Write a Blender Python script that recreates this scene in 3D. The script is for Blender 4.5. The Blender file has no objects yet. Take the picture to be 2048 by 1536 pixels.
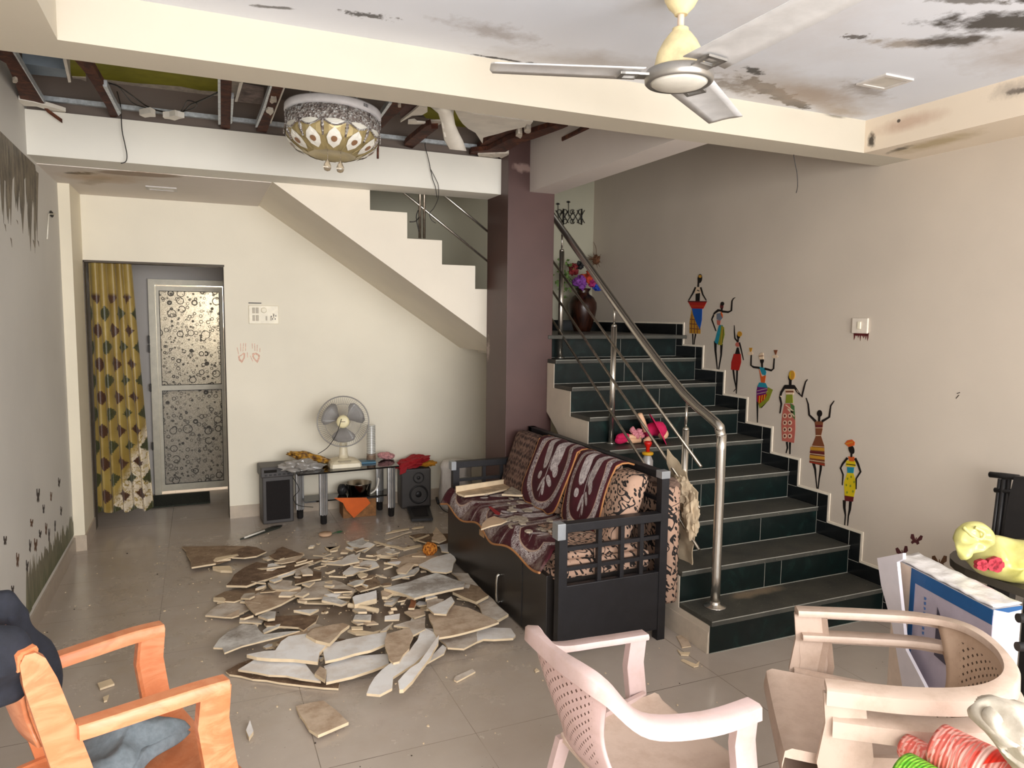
import bpy, bmesh, math, random
from mathutils import Vector, Matrix, noise as mnoise
random.seed(7)
SC = bpy.context.scene
COL = SC.collection
# ------------------------------------------------------------------ camera
CR = Vector((0.916729, -0.399332, 0.011936)); CU = Vector((0.027008, 0.091753, 0.995416)); CF = Vector((0.398596, 0.912204, -0.094897))
CP = Vector((0, 0, 1.6662)); FPX = 1435.44
cam = bpy.data.cameras.new('camera'); camo = bpy.data.objects.new('camera', cam); COL.objects.link(camo)
cam.sensor_fit = 'HORIZONTAL'; cam.sensor_width = 36; cam.lens = 36 * FPX / 2048; cam.clip_start = 0.02
M = Matrix.Identity(4)
for i in range(3):
    M[i][0] = CR[i]; M[i][1] = CU[i]; M[i][2] = -CF[i]; M[i][3] = CP[i]
camo.matrix_world = M
SC.camera = camo
# ------------------------------------------------------------------ light and exposure
SC.view_settings.view_transform = 'Standard'; SC.view_settings.look = 'None'
SC.view_settings.gamma = 1; SC.view_settings.exposure = -0.40; SC.view_settings.use_curve_mapping = False
W = bpy.data.worlds.new('sky'); SC.world = W; W.use_nodes = True
W.node_tree.nodes['Background'].inputs[0].default_value = (0.92, 0.96, 1.0, 1); W.node_tree.nodes['Background'].inputs[1].default_value = 2.0
def area(name, loc, target, sx, sy, power, color, spread=180):
    l = bpy.data.lights.new(name, 'AREA'); l.shape = 'RECTANGLE'; l.size = sx; l.size_y = sy; l.energy = power; l.color = color
    l.spread = math.radians(spread)
    o = bpy.data.objects.new(name, l); COL.objects.link(o); o.location = loc
    o.rotation_euler = (Vector(target) - Vector(loc)).to_track_quat('-Z', 'Y').to_euler()
    return o
area('entrance_daylight', (1.3, -1.7, 2.0), (1.4, 3.6, 0.2), 4.4, 2.0, 330, (0.97, 0.975, 1.0))
area('entrance_low_daylight', (1.3, -1.9, 1.4), (0.6, 6, 1.1), 4.0, 2.0, 150, (1.0, 0.965, 0.92))
area('back_door_daylight', (0.25, 7.5, 1.75), (-0.1, 7.0, 1.3), 0.5, 0.6, 80, (1.0, 0.95, 0.85))
area('stairwell_fill', (2.6, 5.6, 4.0), (2.9, 4.6, 1.0), 0.8, 0.8, 1.5, (1.0, 0.96, 0.9))  # unseen fill lamp under the closed stairwell roof, no opening there
# ------------------------------------------------------------------ helpers
def ray(u, v):
    return CR * ((u - 1024) / FPX) - CU * ((v - 768) / FPX) + CF
def atx(u, v, X): d = ray(u, v); return CP + d * ((X - CP.x) / d.x)
def aty(u, v, Y): d = ray(u, v); return CP + d * ((Y - CP.y) / d.y)
def atz(u, v, Z): d = ray(u, v); return CP + d * ((Z - CP.z) / d.z)
def atp(u, v, p0, n):
    d = ray(u, v); n = Vector(n); return CP + d * ((Vector(p0) - CP).dot(n) / d.dot(n))

LOCAL = set()
def link(name, me, m=None, parent=None):
    o = bpy.data.objects.new(name, me); COL.objects.link(o)
    if m is not None:
        for x in (m if isinstance(m, (list, tuple)) else [m]): me.materials.append(x)
    if parent is not None:
        o.parent = parent
        o.matrix_parent_inverse = Matrix.Identity(4)
        if parent.type == 'EMPTY' and parent.name not in LOCAL:   # meshes of such a thing are given in world space
            o.matrix_parent_inverse = WM(parent).inverted()
    return o
def WM(o): return Matrix.LocRotScale(o.location, o.rotation_euler, o.scale)
def obj(name, bm, m=None, parent=None, smooth=False, recalc=True):
    me = bpy.data.meshes.new(name)
    if recalc: bmesh.ops.recalc_face_normals(bm, faces=bm.faces)
    bm.to_mesh(me); bm.free()
    if smooth:
        for p in me.polygons: p.use_smooth = True
        if smooth != 'all': 
            try: me.set_sharp_from_angle(angle=math.radians(smooth if smooth is not True else 40))
            except Exception: pass
    return link(name, me, m, parent)
def tag(o, label, cat, group=None, kind=None):
    o['label'] = label; o['category'] = cat
    if group: o['group'] = group
    if kind: o['kind'] = kind
    return o
def thing(name, label, cat, loc=(0, 0, 0), rz=0, group=None, local=False):
    o = bpy.data.objects.new(name, None); COL.objects.link(o); o.empty_display_size = 0.1
    o.location = loc; o.rotation_euler = (0, 0, rz)
    if local: LOCAL.add(o.name)
    tag(o, label, cat, group); return o
def struct(name, bm, m, parent=None, smooth=False):
    o = obj(name, bm, m, parent, smooth)
    if parent is None: o['kind'] = 'structure'
    return o
def NB(): return bmesh.new()
def box(bm, x0, x1, y0, y1, z0, z1, mi=0, T=None, bev=0):
    b = bm if not bev else bmesh.new()
    vs = [b.verts.new((x, y, z)) for z in (z0, z1) for y in (y0, y1) for x in (x0, x1)]
    fs = [b.faces.new([vs[i] for i in f]) for f in ((0, 1, 3, 2), (4, 6, 7, 5), (0, 4, 5, 1), (2, 3, 7, 6), (0, 2, 6, 4), (1, 5, 7, 3))]
    for f in fs: f.material_index = mi
    if bev:
        bmesh.ops.recalc_face_normals(b, faces=b.faces)
        bmesh.ops.bevel(b, geom=b.edges[:], offset=bev, segments=2, affect='EDGES', profile=0.5)
        merge(bm, b, T, mi)
    elif T is not None:
        for v in vs: v.co = T @ v.co
    return bm
def merge(bm, b, T=None, mi=None):
    mp = {}
    for v in b.verts: mp[v] = bm.verts.new((T @ v.co) if T is not None else v.co)
    for f in b.faces:
        try:
            g = bm.faces.new([mp[v] for v in f.verts]); g.material_index = f.material_index if mi is None else mi; g.smooth = f.smooth
        except ValueError: pass
    b.free()
def prism(bm, pts, ext, mi=0, side_mi=None, T=None):
    """pts: 3D polygon, ext: extrusion vector"""
    ext = Vector(ext); pts = [Vector(p) for p in pts]
    if T is not None: pts = [T @ p for p in pts]; ext = T.to_3x3() @ ext
    a = [bm.verts.new(p) for p in pts]; b = [bm.verts.new(p + ext) for p in pts]
    f1 = bm.faces.new(a); f2 = bm.faces.new(b[::-1]); f1.material_index = f2.material_index = mi
    n = len(pts)
    for i in range(n):
        f = bm.faces.new((a[i], b[i], b[(i + 1) % n], a[(i + 1) % n])); f.material_index = mi if side_mi is None else side_mi
    return bm
def tube(bm, pts, r, seg=10, mi=0, cap=True, closed=False):
    pts = [Vector(p) for p in pts]; n = len(pts); rs = r if isinstance(r, (list, tuple)) else [r] * n
    up = None; rings = []
    for i, p in enumerate(pts):
        if closed: d = pts[(i + 1) % n] - pts[i - 1]
        else: d = (pts[min(i + 1, n - 1)] - pts[max(i - 1, 0)])
        d = d.normalized() if d.length > 1e-9 else Vector((0, 0, 1))
        if up is None: up = d.orthogonal().normalized()
        up = (up - d * up.dot(d)); up = up.normalized() if up.length > 1e-6 else d.orthogonal().normalized()
        s = d.cross(up)
        rings.append([bm.verts.new(p + (up * math.cos(a) + s * math.sin(a)) * rs[i]) for a in [2 * math.pi * k / seg for k in range(seg)]])
    for i in range(n if closed else n - 1):
        A, B = rings[i], rings[(i + 1) % n]
        for k in range(seg):
            f = bm.faces.new((A[k], A[(k + 1) % seg], B[(k + 1) % seg], B[k])); f.material_index = mi; f.smooth = True
    if cap and not closed:
        bm.faces.new(rings[0][::-1]).material_index = mi; bm.faces.new(rings[-1]).material_index = mi
    return bm
def lathe(bm, prof, seg=32, T=None, mi=0, cap=True):
    rings = []
    for r, z in prof:
        if r < 1e-5:
            v = Vector((0, 0, z)); rings.append([bm.verts.new(T @ v if T is not None else v)])
        else:
            ring = []
            for k in range(seg):
                a = 2 * math.pi * k / seg; v = Vector((r * math.cos(a), r * math.sin(a), z)); ring.append(bm.verts.new(T @ v if T is not None else v))
            rings.append(ring)
    for A, B in zip(rings, rings[1:]):
        for k in range(seg):
            k2 = (k + 1) % seg
            if len(A) == 1 and len(B) == 1: continue
            if len(A) == 1: f = bm.faces.new((A[0], B[k], B[k2]))
            elif len(B) == 1: f = bm.faces.new((A[k], B[0], A[k2]))
            else: f = bm.faces.new((A[k], A[k2], B[k2], B[k]))
            f.material_index = mi; f.smooth = True
    if cap:
        for R_ in (rings[0], rings[-1]):
            if len(R_) > 1:
                try: bm.faces.new(R_).material_index = mi
                except ValueError: pass
    return bm
def loft(bm, secs, closed_sec=True, cap=True, mi=0, smooth=True):
    rs = [[bm.verts.new(p) for p in s] for s in secs]; n = len(rs[0])
    for A, B in zip(rs, rs[1:]):
        for k in range(n if closed_sec else n - 1):
            f = bm.faces.new((A[k], A[(k + 1) % n], B[(k + 1) % n], B[k])); f.material_index = mi; f.smooth = smooth
    if cap and closed_sec:
        bm.faces.new(rs[0][::-1]).material_index = mi; bm.faces.new(rs[-1]).material_index = mi
    return bm
def TR(x=0, y=0, z=0, rx=0, ry=0, rz=0):
    return Matrix.Translation((x, y, z)) @ Matrix.Rotation(rz, 4, 'Z') @ Matrix.Rotation(ry, 4, 'Y') @ Matrix.Rotation(rx, 4, 'X')
def catmull(pts, k=6, closed=False):
    P = [Vector(p) for p in pts]; n = len(P); out = []
    for i in range(n if closed else n - 1):
        p0 = P[(i - 1) % n] if closed or i > 0 else P[0]; p1 = P[i]; p2 = P[(i + 1) % n]; p3 = P[(i + 2) % n] if closed or i + 2 < n else P[-1]
        for j in range(k):
            t = j / k
            out.append(0.5 * ((2 * p1) + (-p0 + p2) * t + (2 * p0 - 5 * p1 + 4 * p2 - p3) * t * t + (-p0 + 3 * p1 - 3 * p2 + p3) * t ** 3))
    if not closed: out.append(P[-1])
    return out
# ------------------------------------------------------------------ materials
def srgb(c):
    f = lambda x: (x / 255 / 12.92) if x / 255 <= 0.04045 else ((x / 255 + 0.055) / 1.055) ** 2.4
    return (f(c[0]), f(c[1]), f(c[2]), 1)
class NT:
    def __init__(s, name):
        s.m = bpy.data.materials.new(name); s.m.use_nodes = True; s.t = s.m.node_tree; s.b = s.t.nodes['Principled BSDF']; s.out = s.t.nodes['Material Output']
        s._c = {}
    def n(s, ty, **kw):
        x = s.t.nodes.new(ty)
        for k, v in kw.items():
            if k[0] == '_': setattr(x, k[1:], v)
            else:
                kk = k.replace('__', ' ')
                x.inputs[int(kk[1:]) if kk[0] == 'i' and kk[1:].isdigit() else kk].default_value = v
        return x
    def l(s, a, b): s.t.links.new(a, b)
    def co(s, kind='Object'):
        if kind not in s._c:
            if kind == 'World': s._c[kind] = s.t.nodes.new('ShaderNodeNewGeometry').outputs['Position']
            else: s._c[kind] = s.t.nodes.new('ShaderNodeTexCoord').outputs[kind]
        return s._c[kind]
    def noise(s, scale, detail=4, rough=0.55, vec=None, dist=0, stretch=None):
        x = s.n('ShaderNodeTexNoise', Scale=scale, Detail=detail, Roughness=rough, Distortion=dist)
        v = vec or s.co('World')
        if stretch:
            mp = s.n('ShaderNodeMapping', Scale=stretch); s.l(v, mp.inputs[0]); v = mp.outputs[0]
        s.l(v, x.inputs['Vector']); return x.outputs['Fac']
    def ramp(s, fac, stops):
        r = s.n('ShaderNodeValToRGB'); e = r.color_ramp.elements
        while len(e) < len(stops): e.new(0.5)
        for el, (p, c) in zip(e, stops): el.position = p; el.color = c if len(c) == 4 else srgb(c)
        s.l(fac, r.inputs[0]); return r.outputs[0]
    def mr(s, fac, a, b, c=0, d=1, smooth=False):
        r = s.n('ShaderNodeMapRange', i1=a, i2=b, i3=c, i4=d)
        if smooth: r.interpolation_type = 'SMOOTHSTEP'
        s.l(fac, r.inputs[0]); return r.outputs[0]
    def mix(s, fac, a, b, mode='MIX'):
        r = s.n('ShaderNodeMix', _data_type='RGBA', _blend_type=mode)
        for v, i in ((fac, 0), (a, 6), (b, 7)):
            if isinstance(v, (int, float)): r.inputs[i].default_value = v
            elif isinstance(v, tuple): r.inputs[i].default_value = v if len(v) == 4 else srgb(v)
            else: s.l(v, r.inputs[i])
        return r.outputs[2]
    def math(s, op, a, b=None, clamp=False):
        r = s.n('ShaderNodeMath', _operation=op, _use_clamp=clamp)
        for v, i in ((a, 0), (b, 1)):
            if v is None: continue
            if isinstance(v, (int, float)): r.inputs[i].default_value = v
            else: s.l(v, r.inputs[i])
        return r.outputs[0]
    def blob(s, loc, size, rot=(0, 0, 0), soft=0.5, wob=0.6, nscale=6, hard=0.5):
        """noisy ellipse mask around a world position"""
        a = s.n('ShaderNodeVectorMath', _operation='SUBTRACT'); s.l(s.co('World'), a.inputs[0]); a.inputs[1].default_value = loc
        mp = s.n('ShaderNodeVectorRotate', _rotation_type='EULER_XYZ'); s.l(a.outputs[0], mp.inputs['Vector']); mp.inputs['Rotation'].default_value = [-r for r in rot]
        sc = s.n('ShaderNodeVectorMath', _operation='DIVIDE'); s.l(mp.outputs[0], sc.inputs[0]); sc.inputs[1].default_value = size
        ln = s.n('ShaderNodeVectorMath', _operation='LENGTH'); s.l(sc.outputs[0], ln.inputs[0])
        nz = s.noise(nscale, 6, 0.65)
        d = s.math('ADD', ln.outputs['Value'], s.math('MULTIPLY', s.math('SUBTRACT', nz, 0.5), wob * 2))
        return s.mr(d, hard + soft / 2, hard - soft / 2, 0, 1)
    def fin(s, color, rough=0.6, metal=0, bump=None, bstr=0.3, bdist=0.01, spec=None, **kw):
        if isinstance(color, tuple): s.b.inputs['Base Color'].default_value = color if len(color) == 4 else srgb(color)
        else: s.l(color, s.b.inputs['Base Color'])
        if isinstance(rough, (int, float)): s.b.inputs['Roughness'].default_value = rough
        else: s.l(rough, s.b.inputs['Roughness'])
        s.b.inputs['Metallic'].default_value = metal
        if spec is not None: s.b.inputs['Specular IOR Level'].default_value = spec
        if bump is not None:
            bp = s.n('ShaderNodeBump', Strength=bstr, Distance=bdist); s.l(bump, bp.inputs['Height']); s.l(bp.outputs[0], s.b.inputs['Normal'])
        for k, v in kw.items():
            s.b.inputs[k.replace('_', ' ')].default_value = v
        return s.m
def plain(name, c, rough=0.6, metal=0, var=0.06, scale=12, bstr=0.0, **kw):
    t = NT(name); nz = t.noise(scale, 5, 0.6)
    d = tuple(max(0, x * (1 - var)) for x in c); e = tuple(min(255, x * (1 + var * 0.6)) for x in c)
    col = t.ramp(nz, [(0.3, d), (0.7, e)])
    return t.fin(col, rough, metal, bump=nz if bstr else None, bstr=bstr, **kw)
# ================================================================== ROOM
XL, XR, YB = -0.83, 3.51, 6.13
def wall_mat(name, c, blobs=()):
    t = NT(name); nz = t.noise(1.7, 4, 0.5); col = t.mix(t.mr(nz, 0.35, 0.7), tuple(x * 0.965 for x in c), c)
    fine = t.noise(60, 3, 0.6)
    for loc, size, rot, soft, wob, ns, hard, cc, amt in blobs:
        m_ = t.math('MULTIPLY', t.blob(loc, size, rot, soft, wob, ns, hard), amt)
        col = t.mix(m_, col, cc)
    return t.fin(col, 0.62, bump=fine, bstr=0.04)
BK = (52, 44, 36); GY = (150, 138, 126); TN = (176, 154, 128)
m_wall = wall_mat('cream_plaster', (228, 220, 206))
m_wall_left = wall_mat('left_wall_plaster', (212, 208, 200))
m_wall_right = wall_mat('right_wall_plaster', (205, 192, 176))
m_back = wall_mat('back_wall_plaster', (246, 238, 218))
m_beam = wall_mat('beam_paint', (204, 195, 177), [((2.95, 2.753, 2.68), (0.12, 0.3, 0.015), (0, 0, 0), .5, .5, 9, .5, BK, .6)])
m_ring = wall_mat('ring_paint', (232, 216, 194), [
    ((3.16, 2.71, 2.575), (.1, .035, .05), (0, 0, 0), .5, .6, 22, .6, BK, .95),
    ((3.162, 2.5, 2.615), (.1, .2, .045), (0, 0, 0), .7, .5, 9, .7, (190, 160, 138), .75),
    ((3.162, 2.56, 2.635), (.1, .012, .01), (0, 0, 0), .3, .3, 30, .8, BK, .9),
    ((3.162, 1.98, 2.622), (.1, .16, .022), (0.1, 0, 0), .4, .9, 26, .45, BK, .9),
    ((3.162, 2.02, 2.64), (.1, .2, .05), (0, 0, 0), .8, .8, 14, .4, GY, .7),
    ((3.25, 2.62, 2.52), (.05, .14, .1), (0, 0, -.25), .4, .8, 12, .5, BK, .85),
    ((3.28, 2.45, 2.52), (.1, .34, .1), (0, 0, -.15), .7, .7, 8, .6, (178, 158, 116), .8)])
m_ceil = wall_mat('stained_ceiling', (224, 227, 234), [
    ((2.36, 2.58, 2.682), (.42, .07, .1), (0, 0, .36), .15, 1.0, 13, .60, (34, 29, 25), 1), ((2.2, 2.60, 2.682), (.3, .14, .1), (0, 0, .2), .5, .9, 20, .45, (92, 80, 70), .8),
    ((2.6, 2.68, 2.682), (.24, .06, .1), (0, 0, .25), .2, .8, 16, .62, (30, 28, 26), 1),
    ((2.45, 2.55, 2.682), (.5, .22, .1), (0, 0, .15), 1.0, .7, 5, .75, (176, 164, 152), .7),
    ((2.62, 2.55, 2.682), (.32, .14, .1), (0, 0, .1), .6, .7, 9, .6, (164, 142, 122), .6),
    ((2.13, 2.42, 2.682), (.12, .04, .1), (0, 0, .4), .3, .9, 24, .5, (50, 46, 40), .9),
    ((2.9, 2.68, 2.682), (.25, .1, .1), (0, 0, .2), .8, .7, 8, .6, (168, 148, 126), .7),
    ((1.45, 2.62, 2.682), (.45, .13, .1), (0, 0, -.2), .9, .8, 6, .6, (172, 164, 158), .7),
    ((1.12, 2.74, 2.682), (.17, .018, .1), (0, 0, -.03), .3, .8, 22, .55, (40, 36, 34), .95),
    ((1.27, 2.74, 2.682), (.06, .03, .1), (0, 0, .3), .3, .8, 22, .5, (30, 28, 28), .9),
    ((.56, 2.55, 2.682), (.16, .045, .1), (0, 0, -.1), .3, 1.1, 34, .42, (60, 56, 54), .9),
    ((.26, 2.62, 2.682), (.13, .02, .1), (0, 0, -.25), .3, .8, 20, .5, (70, 64, 60), .8),
    ((1.0, 2.5, 2.682), (.3, .1, .1), (0, 0, .1), .7, .9, 16, .45, (150, 140, 135), .6),
    ((2.2, 1.98, 2.682), (.12, .045, .1), (0, 0, -.3), .3, 1.1, 38, .42, (62, 56, 50), .9),
    ((2.42, 1.95, 2.682), (.22, .07, .1), (0, 0, -.3), .6, .9, 20, .5, (150, 138, 124), .8),
    ((2.55, 1.86, 2.682), (.2, .09, .1), (0, 0, -.5), .5, .8, 12, .6, (70, 62, 54), .95),
    ((2.58, 1.66, 2.682), (.4, .12, .1), (0, 0, -.42), .4, .9, 12, .6, (56, 50, 44), .95),
    ((2.5, 1.5, 2.682), (.24, .05, .1), (0, 0, -.5), .35, .9, 20, .5, (56, 50, 44), .95),
    ((2.28, 1.62, 2.682), (.24, .035, .1), (0, 0, -.4), .4, .9, 20, .5, (84, 76, 66), .8),
    ((2.9, 1.8, 2.682), (.3, .3, .1), (0, 0, 0), .9, .8, 7, .5, (164, 150, 138), .6),
    ((1.7, 1.9, 2.682), (.9, .5, .1), (0, 0, .3), .9, .9, 3, .4, (196, 188, 182), .5),
    ((2.75, 2.4, 2.682), (.3, .1, .1), (0, 0, .3), .6, .9, 16, .4, (140, 128, 118), .7)])
m_soffit_far = wall_mat('far_soffit_paint', (226, 216, 206), [
    ((-.63, 5.2, 2.5), (.16, .08, .1), (0, 0, -.6), .3, .9, 12, .55, (40, 32, 24), 1),
    ((-.52, 5.3, 2.5), (.3, .22, .1), (0, 0, -.4), .8, .6, 7, .65, (190, 158, 116), .75),
    ((-.3, 5.06, 2.5), (.28, .1, .1), (0, 0, -.1), .25, .4, 6, .8, (158, 134, 112), .9), ((-.6, 5.5, 2.5), (.1, .3, .1), (0, 0, .4), .5, .6, 9, .5, (172, 152, 124), .6)])
def floor_mat():
    t = NT('glossy_floor_tile')
    mp = t.n('ShaderNodeMapping', Location=(-0.37, -0.13, 0)); t.l(t.co('World'), mp.inputs[0])
    br = t.n('ShaderNodeTexBrick', Scale=1.0, Mortar__Size=0.0016, Brick__Width=0.605, Row__Height=0.605, Mortar__Smooth=0.1); br.offset = 0
    t.l(mp.outputs[0], br.inputs['Vector'])
    br.inputs['Color1'].default_value = srgb((184, 172, 160)); br.inputs['Color2'].default_value = srgb((188, 176, 165)); br.inputs['Mortar'].default_value = srgb((84, 74, 64))
    c = t.mix(t.mr(t.noise(1.3, 5, .6), .35, .7), br.outputs[0], (172, 159, 146), 'MIX'); 
    dust = t.blob((0.75, 4.3, 0), (1.5, 1.6, 1), (0, 0, 0), .8, .5, 3.5, .8)
    c = t.mix(t.math('MULTIPLY', dust, t.mr(t.noise(9, 6, .7), .35, .7, 0.1, .8)), c, (166, 148, 126))
    d2 = t.blob((0.95, 4.0, 0), (.75, .8, 1), (0, 0, 0), .8, .5, 5, .6)
    c = t.mix(t.math('MULTIPLY', d2, .85), c, (112, 92, 76))
    sp = t.noise(170, 2, .5); c = t.mix(t.mr(sp, .72, .78, 0, .8), c, (222, 212, 196))
    sp2 = t.noise(60, 2, .5); c = t.mix(t.mr(sp2, .74, .79, 0, .75), c, (60, 50, 42))
    r = t.mr(t.noise(5, 6, .7), .3, .75, 0.10, 0.3)
    r = t.math('ADD', r, t.math('MULTIPLY', dust, .16))
    return t.fin(c, r)
m_floor = floor_mat()
m_column = None
t = NT('maroon_column_paint'); nz = t.noise(3, 4, .5)
c = t.mix(t.mr(nz, .3, .7), (74, 50, 46), (84, 58, 53))
c = t.mix(t.mr(t.noise(26, 6, .75, stretch=(1, 1, .4)), .72, .76, 0, .6), c, (160, 138, 126))
c = t.mix(t.blob((2.1, 4.6, 2.68), (.16, .2, .05), (0, 0, 0), .4, .9, 15, .5), c, (136, 112, 104))
c = t.mix(t.blob((2.0, 4.95, 1.42), (.1, .05, .16), (0, 0, 0), .4, .9, 15, .5), c, (160, 140, 130))
m_column = t.fin(c, .45)
m_base = plain('skirting_tile', (196, 180, 160), .3)
m_dark_slab = wall_mat('bare_slab', (112, 104, 98), [((.2, 4.5, 2.95), (1.2, .8, .4), (0, 0, 0), .8, .8, 3, .5, (84, 76, 70), .7)])

b = NB(); box(b, XL - .12, XR + .12, -2.0, YB + .12, -0.1, 0); box(b, -.9, .4, YB + .12, 8.0, -.1, 0); floor = struct('floor', b, m_floor)
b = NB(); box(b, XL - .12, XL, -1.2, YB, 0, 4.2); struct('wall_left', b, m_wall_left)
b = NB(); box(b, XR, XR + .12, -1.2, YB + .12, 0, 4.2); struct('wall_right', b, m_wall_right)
# back wall with doorway (X -0.77..0.195, Z 0..2.03)
b = NB(); box(b, -0.95, -.77, YB, YB + .12, 0, 4.2); box(b, .195, XR, YB, YB + .12, 0, 4.2); box(b, -.77, .195, YB, YB + .12, 2.03, 4.2)
struct('wall_back', b, m_back)
# alcove behind the doorway
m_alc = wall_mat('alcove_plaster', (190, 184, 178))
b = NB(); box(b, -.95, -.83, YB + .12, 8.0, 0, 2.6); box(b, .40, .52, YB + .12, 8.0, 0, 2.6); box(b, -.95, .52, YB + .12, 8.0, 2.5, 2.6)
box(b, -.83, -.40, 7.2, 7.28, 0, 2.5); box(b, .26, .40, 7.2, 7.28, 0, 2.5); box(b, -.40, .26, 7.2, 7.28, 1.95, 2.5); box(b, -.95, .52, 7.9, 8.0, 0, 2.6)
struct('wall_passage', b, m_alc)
# front wall behind the camera with a wide entrance
b = NB(); box(b, XL - .12, -.7, -1.32, -1.2, 0, 2.8); box(b, 3.4, XR + .12, -1.32, -1.2, 0, 2.8); box(b, -.7, 3.4, -1.32, -1.2, 2.45, 4.2)
struct('wall_front', b, m_wall)
# near false ceiling and its ring of beams
b = NB(); box(b, -.385, 3.162, -.4, 2.753, 2.682, 2.74); struct('ceiling', b, m_ceil)
b = NB(); box(b, XL, XR, 2.753, 2.945, 2.52, 3.0); struct('trim_1', b, m_beam)
b = NB(); box(b, 3.162, XR, -1.2, 2.753, 2.52, 3.0); struct('trim_2', b, m_ring)
b = NB(); box(b, XL, -.385, -1.2, 2.753, 2.52, 3.0); struct('trim_3', b, m_beam)
b = NB(); box(b, -.385, 3.162, -1.2, -.4, 2.52, 3.0); struct('trim_4', b, m_beam)
# middle beam and far beam
m_mid = wall_mat('middle_beam_paint', (214, 204, 196)); m_far = wall_mat('far_beam_paint', (236, 232, 220))
b = NB(); box(b, 2.13, 2.324, 2.945, 4.608, 2.5205, 2.95); struct('trim_5', b, m_mid)
b = NB(); box(b, XL, 1.968, 4.736, 4.99, 2.509, 2.75); struct('trim_6', b, m_far)
m_brown = wall_mat('raw_concrete', (118, 104, 94))
b = NB(); box(b, XL, 1.968, 4.79, 4.99, 2.75, 3.0); struct('trim_7', b, m_brown)
b = NB(); box(b, XL, 0.46, 4.99, YB, 2.505, 2.75); struct('ceiling_far', b, m_soffit_far)
b = NB(); box(b, 1.968, 2.324, 4.608, 4.99, 0, 3.0, bev=.004); struct('column', b, m_column)
b = NB(); box(b, XL, 2.13, 2.945, 4.79, 2.98, 3.1); struct('ceiling_slab', b, m_dark_slab)
b = NB(); box(b, XL - .12, XR + .12, -1.2, YB + .12, 4.2, 4.3); struct('ceiling_roof', b, m_dark_slab)
b = NB(); box(b, .34, .46, 4.99, YB, 2.75, 4.2); box(b, .46, 2.13, 4.87, 4.99, 3.0, 4.2); box(b, 2.13, 2.2, 2.945, 4.99, 2.95, 4.2); box(b, 2.2, XR, 2.85, 2.945, 3.0, 4.2)
struct('wall_stairwell', b, m_wall)
# pilaster by the left wall
m_pil = wall_mat('pilaster_paint', (242, 232, 208))
b = NB(); box(b, XL, -.762, 5.655, YB, 0.11, 2.505); struct('trim_8', b, m_pil)
b = NB(); box(b, XL, -.752, 5.645, YB, 0, 0.11); struct('baseboard_pilaster', b, m_base)
b = NB(); box(b, XL, XL + .012, -1.2, 5.645, 0, .1); struct('baseboard_left', b, plain('left_skirting', (172, 158, 142), .3))
b = NB(); box(b, .195, 1.968, YB - .012, YB, 0, .1); box(b, .195, .207, YB - .0, YB + .12, 0, .1); struct('baseboard_back', b, m_base)
# dark reveal of the doorway
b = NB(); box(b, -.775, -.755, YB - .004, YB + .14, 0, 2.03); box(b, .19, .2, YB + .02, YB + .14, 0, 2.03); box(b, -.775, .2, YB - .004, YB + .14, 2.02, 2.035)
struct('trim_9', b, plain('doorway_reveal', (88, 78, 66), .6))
# upper stair flight with stepped stringer
prof = [(2.31, 1.36), (2.31, 1.53), (2.13, 1.53), (2.13, 1.70), (1.876, 1.70), (1.876, 1.86)]
prof = [(2.31, 1.36), (2.31, 1.53), (2.2, 1.53), (2.2, 1.69), (2.134, 1.69), (2.134, 1.858), (1.876, 1.858), (1.876, 2.026), (1.62, 2.026), (1.62, 2.197), (1.364, 2.197), (1.364, 2.376), (1.102, 2.376), (1.102, 2.55), (.85, 2.55), (.85, 2.72), (.46, 2.72), (.46, 2.51), (.47, 2.51), (1.997, 1.482), (2.16, 1.372)]
b = NB(); prism(b, [(x, 4.992, z) for x, z in prof], (0, YB - 4.992, 0)); struct('ceiling_stair_underside', b, wall_mat('stringer_paint', (240, 230, 212)))
b = NB(); box(b, 2.33, XR, 4.78, YB - .01, 1.33, 1.50); struct('ceiling_landing', b, m_wall)
b = NB(); prism(b, [(x, YB - .008, z) for x, z in [(.47, 2.73), (.84, 2.73), (2.31, 1.54), (3.51, 1.531), (3.51, 4.2), (.47, 4.2)]], (0, .0075, 0)); struct('wall_stairwell_shade', b, wall_mat('stairwell_shade_grey', (172, 167, 146)))  # added thin lining, its grey puts the stairwell's dimness into the wall colour
# ================================================================== STAIRS
Y1, TD, RS = 2.746, 0.2495, 0.17
XSL = 2.29
t = NT('green_marble'); nz = t.noise(7, 8, .65, dist=1.2)
c = t.ramp(nz, [(.3, (9, 17, 16)), (.55, (10, 24, 22)), (.75, (26, 48, 44))])
c = t.mix(t.mr(t.noise(3, 6, .7), .55, .8, 0, .5), c, (44, 52, 50)); m_marble = t.fin(c, .4, spec=.3)
t = NT('dusty_tread'); c = t.mix(t.mr(t.noise(6, 6, .7), .3, .7), (58, 58, 54), (80, 78, 70))
c = t.mix(t.blob((2.75, 2.95, .17), (.28, .06, .1), (0, 0, .1), .7, .8, 9, .6), c, (132, 116, 96)); c = t.mix(t.mr(t.noise(150, 2, .5), .71, .76, 0, .8), c, (200, 190, 172)); m_tread = t.fin(c, .48, spec=.3)
m_skirt = plain('black_skirting_tile', (22, 24, 25), .2, var=.3, scale=6)
m_grout = plain('white_grout_line', (150, 148, 138), .7)
m_plaster = plain('stair_plaster', (204, 190, 172), .65, var=.05, scale=4)
m_cream = plain('cream_edge', (232, 220, 200), .6)
st = thing('staircase', 'staircase of dark green marble steps climbing along the right wall to a landing', 'staircase', (2.9, 3.8, 0))
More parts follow.
